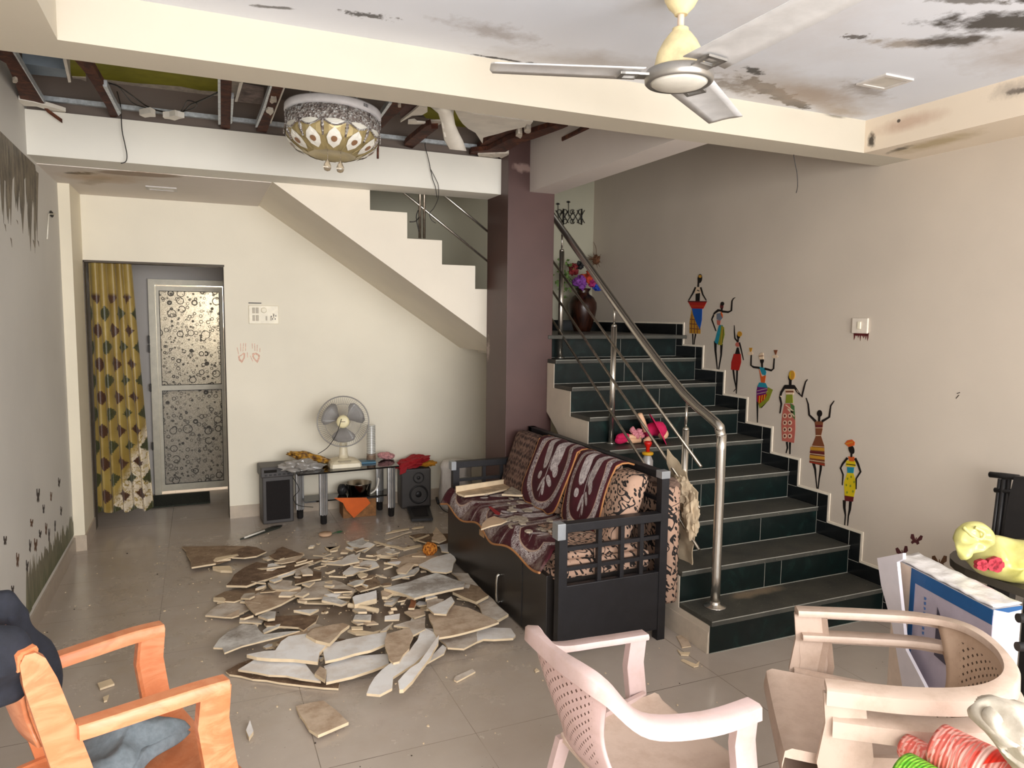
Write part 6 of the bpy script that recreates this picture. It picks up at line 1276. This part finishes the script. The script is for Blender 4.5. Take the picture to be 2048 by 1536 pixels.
def monobloc(name, label, loc, ang, s, zt, half, mat, mback, seat_m=None, drop=.0, legs=True, back_bot=.43, armw=.05, seatx=.24, plank=False, group=None, skirt=.034, legw=1.15, arms=None):
    """half: rim points (x, y, z relative to zt) from back centre to arm front"""
    r = thing(name, label, 'chair', loc, ang, group, local=True); O = lambda n, b, m, **k: obj(n, b, m, r, **k)
    H = [Vector((x * s, y * s, zt + z * s - loc[2])) for x, y, z in half]
    full = [Vector((p.x, -p.y, p.z)) for p in H[::-1]][:-1] + H
    if arms:
        H = H[:-1] + [Vector((x * s, y * s, zt + z * s - loc[2])) for x, y, z in arms]
        for sg in (-1, 1):
            b = NB(); A2 = catmull([Vector((p.x, p.y * sg, p.z)) for p in H[-len(arms):]], 5)
            loft(b, [[p + Vector((0, c_ * armw, d_)) for c_, d_ in ((-.5, -.03), (.5, -.034), (.56, -.004), (.4, .006), (-.4, .006), (-.5, 0))] for p in A2]); O('armrest', b, mat, smooth=50)
    C = catmull(full, 6); secs = []; n = len(C)
    for i, p in enumerate(C):
        d = (C[min(i + 1, n - 1)] - C[max(i - 1, 0)]).normalized(); side = Vector((d.y, -d.x, 0)).normalized()   # outward
        if side.dot(Vector((p.x, p.y, 0))) < 0: side = -side
        w = armw * (0.45 + .55 * min(1, abs(i - n / 2) / (n * .26))); up = Vector((0, 0, 1)); t_ = .011
        prof_ = [(-w * .5, 0), (-w * .42, t_ * .8), (w * .3, t_ * .8), (w * .48, t_ * .2), (w * .52, -skirt), (w * .40, -skirt), (w * .34, -.008), (-w * .46, -.010)]
        secs.append([p + side * a + up * c for a, c in prof_])
    b = NB(); loft(b, secs); O('arm_rim', b, mat, smooth=50)
    # back panel
    k0, k1 = (1, n - 2) if arms else (n // 2 - int(n * .205), n // 2 + int(n * .205)); top = C[k0:k1 + 1]; m_ = len(top); NVv = 14
    b = NB(); uvl = b.loops.layers.uv.new('uv'); g = []
    zb = back_bot - loc[2]
    for j in range(NVv + 1):
        f = j / NVv; row = []
        for i, p in enumerate(top):
            u = i / (m_ - 1); a = (u - .5) * 2; bx = -.205 * s - .02 * (1 - a * a); by = a * .155 * s * (1 - .15 * f * (1 - f) * 4)
            q = Vector((bx, by, zb)).lerp(p + Vector((.004, 0, -.004)), f); q.x += .03 * math.sin(f * 3.14) * (-1) * .5
            wv = 1 - .22 * math.sin(f * 3.14) * (1 - f); q.y *= wv
            row.append((b.verts.new(q), (u, f)))
        g.append(row)
    for j in range(NVv):
        for i in range(m_ - 1):
            q = [g[j][i], g[j][i + 1], g[j + 1][i + 1], g[j + 1][i]]; f_ = b.faces.new([a_[0] for a_ in q]); f_.smooth = True
            for lp, a_ in zip(f_.loops, q): lp[uvl].uv = a_[1]
    o = O('backrest', b, mback, recalc=False); md = o.modifiers.new('t', 'SOLIDIFY'); md.thickness = .008; md.offset = 0
    # seat
    zs = .42 - drop; b = NB(); secs = []
    for k in range(17):
        f = k / 16; x = (-.215 + (seatx + .215) * min(1, f * 1.13)) * s; hw = (.165 + .075 * min(1, f * 1.4)) * s; z = zs - .015 * math.sin(f * 3.14)
        if f > .885: q_ = (f - .885) / .115; x += .018 * math.sin(q_ * 1.57); z = zs - .055 * q_ ** 1.6; 
        secs.append([Vector((x, hw * y_, z + dz * (1 if f < .9 else .6) + .012 * (abs(y_) > .9))) for y_, dz in ((-1, -.03), (-1, 0), (-.9, .002), (-.4, -.008), (0, -.01), (.4, -.008), (.9, .002), (1, 0), (1, -.03), (.9, -.012), (0, -.022), (-.9, -.012))])
    loft(b, secs); O('seat', b, seat_m or mat, smooth=50)
    for sg in (-1, 1):
        e = Vector((H[-1].x, H[-1].y * sg, H[-1].z)); foot = Vector((e.x + .045, e.y * 1.0 + sg * .005, 0 + .0))
        b = NB(); secs = []
        for f, wx in ((0.02, .058), (.15, .06), (.33, .06), (.36, .066), (.6, .048), (1, .036)):
            p = e.lerp(foot, f); p.x -= .018 + (legw - 1) * .03; p.x -= .02 * math.sin(min(1, f / .4) * 3.14); wx *= s * (legw if f < .35 else 1)
            secs.append([p + Vector((a_ * wx, sg * c_, 0)) for a_, c_ in ((-.7, -.014), (-.7, .012), (.1, .02), (.5, .012), (.5, -.004), (.1, -.002), (-.5, -.0))])
        loft(b, secs); O('leg', b, mat, smooth=40)
        b = NB(); secs = []
        for f in (0, .3, .6, 1):
            p = Vector((-.20 * s, .165 * sg * s, zs)).lerp(Vector((-.30 * s, .225 * sg * s, 0)), f); w = .055 * (1 - .35 * f) * s
            secs.append([p + Vector((a_ * w, sg * c_, 0)) for a_, c_ in ((-.5, -.012), (-.5, .012), (.1, .014), (.5, .004), (.5, -.01))])
        loft(b, secs); O('leg', b, mat, smooth=40)
        # side rail joining arm post and back under the seat
        b = NB(); A_ = Vector((e.x - .0, e.y * .96, zs - .02)); B_2 = Vector((-.20 * s, .17 * sg * s, zs - .02))
        box_ = [[p + Vector((0, c_, d_)) for c_, d_ in ((-.008, -.03), (.008, -.03), (.008, .03), (-.008, .03))] for p in (A_, B_2)]
        loft(b, box_, smooth=False); O('seat_rail', b, mat)
    return r
lowH = [(-.30, 0, .0), (-.27, .16, -.005), (-.17, .25, -.02), (0, .275, -.035), (.22, .265, -.045)]
midH = [(-.345, 0, .01), (-.335, .14, .012), (-.30, .205, -.015), (-.20, .25, -.11), (0, .275, -.145), (.2, .265, -.155)]
monobloc('plastic_chair', 'pinkish white plastic armchair with its back to the camera, in front of the sofa', (1.16, 1.66, 0), math.radians(3.9), .90, .765, midH, m_wch, m_wback, seat_m=m_gch, armw=.055)
monobloc('plastic_chair', 'grimy white low-backed plastic armchair, upper one of the stack at the right', (1.80, 1.39, .085), math.radians(143), .95, .752, lowH, m_gch, m_gback, armw=.062, back_bot=.50, seatx=.30, skirt=.036, legw=1.5)
monobloc('plastic_chair', 'white low-backed plastic armchair, lower one of the stack at the right', (1.815, 1.38, 0), math.radians(143), .95, .672, lowH, m_gch, m_gback, armw=.066, seatx=.30, skirt=.04, legw=1.5)
orH = [(-.25, 0, .0), (-.245, .13, 0.0), (-.225, .185, -.012)]
orc = monobloc('plastic_chair', 'orange wood-grain plastic armchair with a dark jacket over its back', (-.234, 2.127, 0), math.radians(21.6), 1.0, .90, orH, m_och, m_och, armw=.05, back_bot=.64, arms=[(-.14, .2, -.212), (-.10, .212, -.208), (0, .222, -.206), (.12, .232, -.205), (.205, .235, -.21)])
b = NB()
for sg in (-1, 1):
    secs = []
    for f, w in ((-.01, .02), (.03, .05), (.14, .066), (.6, .078), (1, .075)):
        p = Vector((-.222, .182 * sg, .885)).lerp(Vector((-.11, .20 * sg, .40)), f); secs.append([p + Vector((a_ * w, c_ * .028, 0)) for a_, c_ in ((-.5, -.5), (-.5, .5), (.5, .5), (.5, -.5))])
    loft(b, secs, smooth=False)
    obj('back_post', b, m_och, orc); b = NB()
b.free()
# ------------------------------------------------------------------ pillows made from outlines
def pillow(name, pts, fn, n, thf, thb, m, label, cat, seed=1, amp=.3, freq=14, rings=12, sub=5, group=None, tagit=True, parent=None, bm=None):
    b = bm or NB(); n = Vector(n).normalized(); P = catmull([fn(*p) for p in pts], sub, closed=True); c = sum(P, Vector()) / len(P)
    for sg, th in ((1, thf), (-1, thb)):
        prev = None
        for j in range(rings + 1):
            r = j / rings; h = th * math.sqrt(max(0, 1 - r ** 2.2))
            ring = []
            for p in P:
                q = c + (p - c) * r; d = mnoise.noise(q * freq + Vector((seed, 0, 0))) * .6 + (.5 - abs(mnoise.noise(q * freq * .7 + Vector((0, seed, 0)))) * 2) * .8
                ring.append(b.verts.new(q + n * sg * (h * (1 + amp * d) + (.0 if r == 1 else amp * .12 * th * d))))
            if prev:
                for k in range(len(ring)):
                    k2 = (k + 1) % len(ring); f = b.faces.new((prev[k], prev[k2], ring[k2], ring[k])); f.smooth = True
            prev = ring
    bmesh.ops.remove_doubles(b, verts=b.verts, dist=.0004)
    if bm is not None: return
    o = obj(name, b, m, parent, smooth=False)
    for p in o.data.polygons: p.use_smooth = True
    if label: tag(o, label, cat, group)
    return o
t = NT('dark_navy_cloth'); nz = t.noise(40, 4, .6); m_navy = t.fin(t.mix(t.mr(nz, .3, .7), (24, 26, 34), (34, 37, 48)), .85, bump=nz, bstr=.15)
c0 = Vector((-.47, 2.20, .8)); nv = Vector((.35, -.9, .25))
jf = lambda u, v: atp(u, v, (-.42, 2.06, .8), (-.25, .93, .1))
b = NB()
pillow('x', [(-60, 1190), (0, 1181), (24, 1182), (42, 1205), (62, 1248), (92, 1285), (112, 1310), (122, 1345), (122, 1382), (100, 1350), (60, 1300), (20, 1320), (-60, 1330)], jf, -CF, .05, .03, None, None, None, 2, .8, 13, bm=b)
jf2 = lambda u, v: atp(u, v, (-.40, 1.90, .8), (-.25, .93, .1))
pillow('x', [(-60, 1260), (0, 1250), (45, 1258), (70, 1300), (72, 1352), (48, 1392), (22, 1408), (0, 1406), (-60, 1380)], jf2, -CF, .055, .03, None, None, None, 5, 1.0, 15, bm=b)
tag(obj('jacket', b, m_navy), 'dark navy jacket draped over the back of the orange chair', 'jacket')
t = NT('grey_blue_cloth'); nz = t.noise(50, 4, .6); m_gcl = t.fin(t.mix(t.mr(nz, .3, .7), (104, 114, 120), (126, 136, 142)), .9, bump=nz, bstr=.15)
b = NB(); gf = lambda u, v: atz(u, v, .455)
pillow('x', [(158, 1462), (200, 1445), (262, 1428), (300, 1440), (375, 1449), (368, 1466), (300, 1505), (262, 1552), (200, 1600), (150, 1600)], gf, (0, 0, 1), .05, .015, None, None, None, 8, .45, 13, bm=b)
pillow('x', [(215, 1535), (280, 1490), (372, 1462), (370, 1476), (300, 1520), (250, 1580)], lambda u, v: atz(u, v, .44), (0, 0, 1), .03, .01, None, None, None, 4, .3, 13, bm=b)
tag(obj('grey_cloth', b, m_gcl), 'grey blue folded cloth lying on the orange chair seat', 'cloth')
# ================================================================== RIGHT CORNER
m_cart = plain('white_carton', (216, 214, 218), .5, var=.04); m_cblue = plain('carton_blue', (24, 84, 140), .45); m_lil = plain('carton_lilac', (178, 168, 182), .5, var=.06); m_tri = plain('dark_print', (66, 60, 74), .5); m_tape = plain('cream_tape', (222, 202, 184), .45)
cx = thing('carton_box', 'tall flat white and blue carton standing behind the stacked chairs', 'carton', (2.35, 1.6, 0))
zt = .78; A = atz(1791, 1117, zt); B = atz(1988, 1219, zt); Cc = atz(2044, 1211, zt); w = (Cc - B); w.z = 0; w = w.normalized() * .115; d = (B - A)
b = NB(); prism(b, [A, B, B + w, A + w], (0, 0, -.76)); obj('box_body', b, m_cart, cx)
nf = Vector((d.y, -d.x, 0)).normalized(); nf = nf if nf.dot(CP - A) > 0 else -nf
def face(u0, u1, z0, z1, off): p = lambda u, z: A + d * u + nf * off + Vector((0, 0, z - zt)); return [p(u0, z0), p(u1, z0), p(u1, z1), p(u0, z1)]
b = NB(); prism(b, face(.0, .20, .02, zt - .002, .001), nf * .001); obj('tape_strip', b, m_tape, cx)
b = NB(); prism(b, face(.20, 1.0, .02, zt - .02, .001), nf * .0012); obj('printed_panel', b, m_lil, cx)
b = NB(); prism(b, face(.20, 1.0, zt - .05, zt - .002, .0025), nf * .001); prism(b, face(.20, .25, .02, zt - .05, .0025), nf * .001); obj('blue_border', b, m_cblue, cx)
p = lambda u, z: A + d * u + nf * .003 + Vector((0, 0, z - zt))
b = NB(); prism(b, [p(.50, .52), p(.78, .50), p(.50, .69)], nf * .001); obj('triangle_print', b, m_tri, cx)
b = NB()
for k in range(9): u = .36; z = .70 - k * .018; prism(b, [p(u, z), p(u + .02, z + .002 * (k % 2)), p(u + .02, z - .008), p(u + .004 * (k % 3), z - .010)], nf * .001)
obj('small_print', b, plain('print_blue', (70, 110, 168), .5), cx)
m_film = plain('white_film', (226, 222, 220), .25, var=.06, scale=14, bstr=.6)
b = NB(); up = Vector((0, 0, .004)); sheet(b, [A + up - d * .02 + nf * .004, B + up + nf * .004, B + w + up, A + w + up - d * .02], 3, .005, 30, 8, .003, 22); obj('plastic_film', b, m_film, cx)
b = NB(); prism(b, [B + nf * .002, B + w * 1.0, B + w + Vector((0, 0, -.012)), B + w * .5 + Vector((0, 0, -.016))], -nf * .001 + d.normalized() * .002); obj('blue_corner', b, m_cblue, cx)
m_foam = plain('white_foam_sheet', (226, 220, 226), .6, var=.03)
P0 = [(1760, 1116), (1776, 1113), (1812, 1106), (1812, 1118), (1800, 1124), (1818, 1300), (1860, 1380), (1812, 1380), (1790, 1250), (1768, 1170)]
fo = lambda u, v: atp(u, v, A + Vector((-.02, -.02, 0)) + nf * .02, nf + Vector((.0, 0, 0)))
b = NB(); prism(b, [fo(*q) for q in P0], nf * .012); tag(obj('foam_sheet', b, m_foam), 'white foam sheet standing against the left end of the white and blue carton', 'foam sheet')
# dark table and the yellow bag on it
tb = thing('dark_table', 'dark olive topped table in the right corner under the yellow bag', 'table', (2.95, 1.6, 0))
b = NB(); rr = .12; x0, x1, y0, y1 = 2.66, 3.42, .95, 1.94; P = []
for cx_, cy_, a0 in ((x1 - rr, y1 - rr, 0), (x0 + rr + .14, y1 - rr - .1, 90), (x0 + rr, y0 + rr, 180), (x1 - rr, y0 + rr, 270)):
    rr_ = .22 if a0 == 90 else rr
    for k in range(7): a = math.radians(a0 + 15 * k); P.append((cx_ + rr_ * math.cos(a), cy_ + rr_ * math.sin(a), .68))
prism(b, P, (0, 0, .03)); obj('table_top', b, plain('dark_olive_top', (62, 56, 46), .45), tb)
for x, y in ((2.76, 1.06), (3.30, 1.06), (2.92, 1.74), (3.30, 1.82)): b = NB(); box(b, x - .02, x + .02, y - .02, y + .02, 0, .68); obj('leg', b, m_blk, tb)
t = NT('pale_yellow_plastic'); nz = t.noise(7, 5, .6, stretch=(1, 1, .5)); c = t.mix(t.mr(nz, .35, .65), (206, 200, 130), (180, 174, 92)); m_yb = t.fin(c, .3, bump=nz, bstr=.5)
yb = thing('plastic_bag', 'tied pale yellow plastic bag with red rose print on the dark table', 'plastic bag', (2.9, 1.75, .71))
yc = atz(1990, 1158, .71); fy = lambda u, v: atp(u, v, (yc.x, yc.y, .8), (-CF.x, -CF.y, 0))
pillow('bag_body', [(1937, 1105), (1950, 1085), (1985, 1070), (2030, 1078), (2090, 1090), (2130, 1140), (2100, 1175), (2048, 1168), (2000, 1160), (1960, 1148), (1942, 1130)], fy, -CF, .10, .08, m_yb, None, None, 3, .8, 14, parent=yb)
fy2 = lambda u, v: atp(u, v, Vector((yc.x, yc.y, .8)) - Vector((CF.x, CF.y, 0)) * .09, (-CF.x, -CF.y, 0))
kn = pillow('knot', [(1910, 1090), (1912, 1065), (1932, 1045), (1962, 1044), (1982, 1060), (1987, 1080), (1965, 1100), (1940, 1108), (1932, 1118), (1920, 1118)], fy2, -CF, .035, .03, m_yb, None, None, 6, 1.0, 26, parent=yb)
b = NB(); tube(b, catmull([fy2(1920, 1052) - CF * .02, fy2(1930, 1066) - CF * .04, fy2(1946, 1073) - CF * .045, fy2(1952, 1060) - CF * .045, fy2(1935, 1050) - CF * .04], 5), .006, 8); obj('knot_loop', b, m_yb, kn)
m_rose = plain('rose_print', (170, 34, 52), .4, var=.2, scale=60)
fy3 = lambda u, v: atp(u, v, Vector((yc.x, yc.y, .8)) - CF * .112, (-CF.x, -CF.y, 0))
for cx_, cy_, r in ((1966, 1131, 12), (1993, 1130, 16)):
    b = NB()
    for k in range(5): a = k * 1.256; prism(b, [fy3(cx_ + r * .5 * math.cos(a) + r * .62 * math.cos(t_), cy_ + r * .5 * math.sin(a) + r * .5 * math.sin(t_)) for t_ in [j * .785 for j in range(8)]], CF * .02)
    obj('rose_print', b, m_rose, yb)
# black folding chair against the right wall
fc = thing('folding_chair', 'black tubular folding chair leaning against the right wall', 'chair', (3.35, 1.9, 0)); K = lambda u, v, X=3.36: atx(u, v, X)
def down(p): return [p, Vector((p.x - .10, p.y, 0.01))]
b = NB(); tube(b, [K(1980, 949), K(2010, 952), K(2036, 955), K(2040, 966)], .014, 10); obj('top_rail', b, m_blk, fc)
b = NB(); tube(b, [K(1990, 980), K(2034, 984)], .012, 10); obj('cross_rail', b, m_blk, fc)
for u in (2000, 2009, 2019):
    P = K(u, 958); b = NB(); Q = K(u - 14, 1075); tube(b, [P, Q, Vector((Q.x, Q.y, .01))], .009 if u != 2009 else .012, 8); obj('upright', b, m_blk, fc)
b = NB(); P = [K(2037, 951), K(2075, 955), K(2075, 1090), K(2014, 1080), K(2022, 1010)]; prism(b, P, (-.03, 0, 0)); obj('folded_seat', b, m_blk, fc)
for y in (P[3].y, P[2].y): b = NB(); box(b, 3.32, 3.36, y - .015, y + .015, 0, P[3].z + .02); obj('leg', b, m_blk, fc)
# black stool frame at the right edge
sl = thing('steel_stool', 'black stool frame with round tube ends at the right edge', 'stool', (2.42, 1.15, 0))
P1, P2 = atp(2036, 1236, (2.30, 1.13, .6), (-CF.x, -CF.y, 0)), atp(2034, 1293, (2.30, 1.13, .6), (-CF.x, -CF.y, 0))
for P in (P1, P2): 
    b = NB(); tube(b, [P + Vector((-.0, -.0, 0)), P + Vector((.16, -.06, -.006)), P + Vector((.3, -.1, -.01))], [.013, .012, .012], 12); obj('tube', b, m_blk, sl)
b = NB(); tube(b, [(P1.x + .1, P1.y - .04, P1.z), (P1.x + .04, P1.y - .02, 0.01)], .012, 10); obj('leg', b, m_blk, sl)
b = NB(); tube(b, [(P1.x + .28, P1.y - .1, P1.z), (P1.x + .26, P1.y - .1, 0.01)], .012, 10); obj('leg', b, m_blk, sl)
# small side table carrying the rolled mats
st_ = thing('side_table', 'dark wooden side table under the rolled mats in the right foreground', 'table', (2.05, .9, 0))
b = NB(); box(b, 1.76, 2.35, .55, 1.10, .535, .56, bev=.004); obj('table_top', b, plain('dark_wood', (70, 42, 30), .4), st_)
for x, y in ((1.80, .6), (2.31, .6), (1.80, 1.05), (2.31, 1.05)): b = NB(); box(b, x - .018, x + .018, y - .018, y + .018, 0, .535); obj('leg', b, plain('dark_wood_leg', (60, 36, 26), .4), st_)
def mat_mat(name, base, alt, deep):
    t = NT(name); uvn = t.n('ShaderNodeUVMap').outputs[0]; sp = t.n('ShaderNodeSeparateXYZ'); t.l(uvn, sp.inputs[0]); V_ = sp.outputs[1]; U_ = sp.outputs[0]
    w = t.noise(7, 3, .5, vec=uvn, dist=1); wavy = t.math('ADD', t.math('MULTIPLY', V_, 16), t.math('MULTIPLY', w, 6))
    st1 = t.mr(t.math('SINE', t.math('MULTIPLY', wavy, 6)), -.2, .5, 0, 1); c = t.mix(t.math('MULTIPLY', st1, .55), base, alt)
    zg = t.math('SINE', t.math('ADD', t.math('MULTIPLY', V_, 18), t.math('MULTIPLY', t.math('PINGPONG', t.math('MULTIPLY', U_, 10), .5), 5))); c = t.mix(t.math('MULTIPLY', t.mr(zg, .1, .3, 0, 1), t.mr(V_, .28, .34, 0, 1)), c, deep)
    c = t.mix(t.math('MULTIPLY', t.mr(t.math('ABSOLUTE', t.math('SUBTRACT', V_, .36)), .03, .02, 0, 1), 1), c, alt)
    rb_ = t.n('ShaderNodeTexWave', Scale=10); t.l(uvn, rb_.inputs[0]); rb_.bands_direction = 'Y'
    return t.fin(c, .5, bump=rb_.outputs[1], bstr=.3)
m_red = mat_mat('red_woven_mat', (222, 104, 92), (244, 196, 184), (232, 44, 22)); m_grn = mat_mat('green_woven_mat', (86, 164, 26), (160, 214, 70), (58, 132, 16))
def roll(label, P0, P1, r0, r1, m, turns=1.25):
    b = NB(); uvl = b.loops.layers.uv.new('uv'); P0, P1 = Vector(P0), Vector(P1); d = (P1 - P0).normalized(); s_ = d.cross(Vector((0, 0, 1))).normalized(); u_ = s_.cross(d); N, Mm = 34, 26; g = []
    for j in range(Mm + 1):
        f = j / Mm; c = P0.lerp(P1, f); row = []
        for i in range(N + 1):
            a = 2 * math.pi * turns * i / N + 2.6; r = (r0 + (r1 - r0) * f) * (1 - .16 * i / N)
            row.append((b.verts.new(c + (s_ * math.cos(a) + u_ * math.sin(a)) * r), (i / N * turns * .5, f)))
        g.append(row)
    for j in range(Mm):
        for i in range(N):
            q = [g[j][i], g[j][i + 1], g[j + 1][i + 1], g[j + 1][i]]; f_ = b.faces.new([a_[0] for a_ in q]); f_.smooth = True
            for lp, a_ in zip(f_.loops, q): lp[uvl].uv = a_[1]
    o = obj('rolled_mat', b, m, recalc=False); md = o.modifiers.new('t', 'SOLIDIFY'); md.thickness = .003; tag(o, label, 'mat', 'rolled mats on the side table'); return o
a0 = atz(1876, 1492, .64); a1 = atz(2060, 1600, .62); D_ = (a1 - a0); roll('large red and white rolled mat, rightmost of the rolls', a0, a0 + D_ * 1.5, .06, .09, m_red)
c0_ = atz(1812, 1492, .60); c1_ = atz(1990, 1600, .60); roll('thin red and white rolled mat left of the large one', c0_, c0_ + (c1_ - c0_) * 1.5, .032, .05, m_red)
g0 = atz(1810, 1548, .59); roll('bright green rolled mat at the bottom edge of the photo', g0, g0 + (c1_ - c0_) * 1.2, .055, .065, m_grn)
t = NT('cream_canvas'); nz = t.noise(18, 5, .6); m_canv = t.fin(t.mix(t.mr(nz, .3, .7), (196, 188, 174), (160, 150, 134)), .8, bump=nz, bstr=.3)
b = NB(); fw = lambda u, v: atp(u, v, (1.62, .88, .70), (-CF.x, -CF.y, .2)); fw2 = lambda u, v: atp(u, v, (1.60, .86, .70), (-CF.x, -CF.y, .2))
pillow('x', [(1942, 1420), (1952, 1402), (1975, 1394), (2010, 1398), (2060, 1410), (2120, 1450), (2120, 1560), (2050, 1560), (2010, 1515), (1975, 1470), (1950, 1445)], fw, -CF, .05, .05, None, None, None, 7, .9, 22, bm=b)
pillow('x', [(1965, 1425), (1980, 1412), (1995, 1428), (2050, 1470), (2110, 1510), (2110, 1560), (2050, 1545), (2000, 1500), (1970, 1450)], fw2, -CF, .035, .02, None, None, None, 9, 1.1, 26, bm=b)
tag(obj('canvas_bag', b, m_canv), 'crumpled cream canvas bag lying beside the red mat', 'bag')
b = NB(); W_ = lambda u, v: atp(u, v, (1.80, 1.14, .66), (-CF.x, -CF.y, .0))
for pts in ([(1868, 1405), (1880, 1394), (1892, 1397), (1900, 1407), (1890, 1412), (1878, 1415), (1870, 1408)], [(1900, 1407), (1914, 1408), (1922, 1430), (1935, 1450), (1946, 1455)], [(1872, 1414), (1870, 1425), (1876, 1436)], [(1894, 1438), (1895, 1424), (1905, 1420), (1918, 1428), (1926, 1436), (1922, 1448)], [(1868, 1406), (1890, 1420), (1925, 1446), (1960, 1480)]): tube(b, catmull([W_(*p) for p in pts], 4), .0018, 5)
tag(obj('bent_wire', b, m_steel), 'tangled bent wire rising from the rolled mats', 'wire')
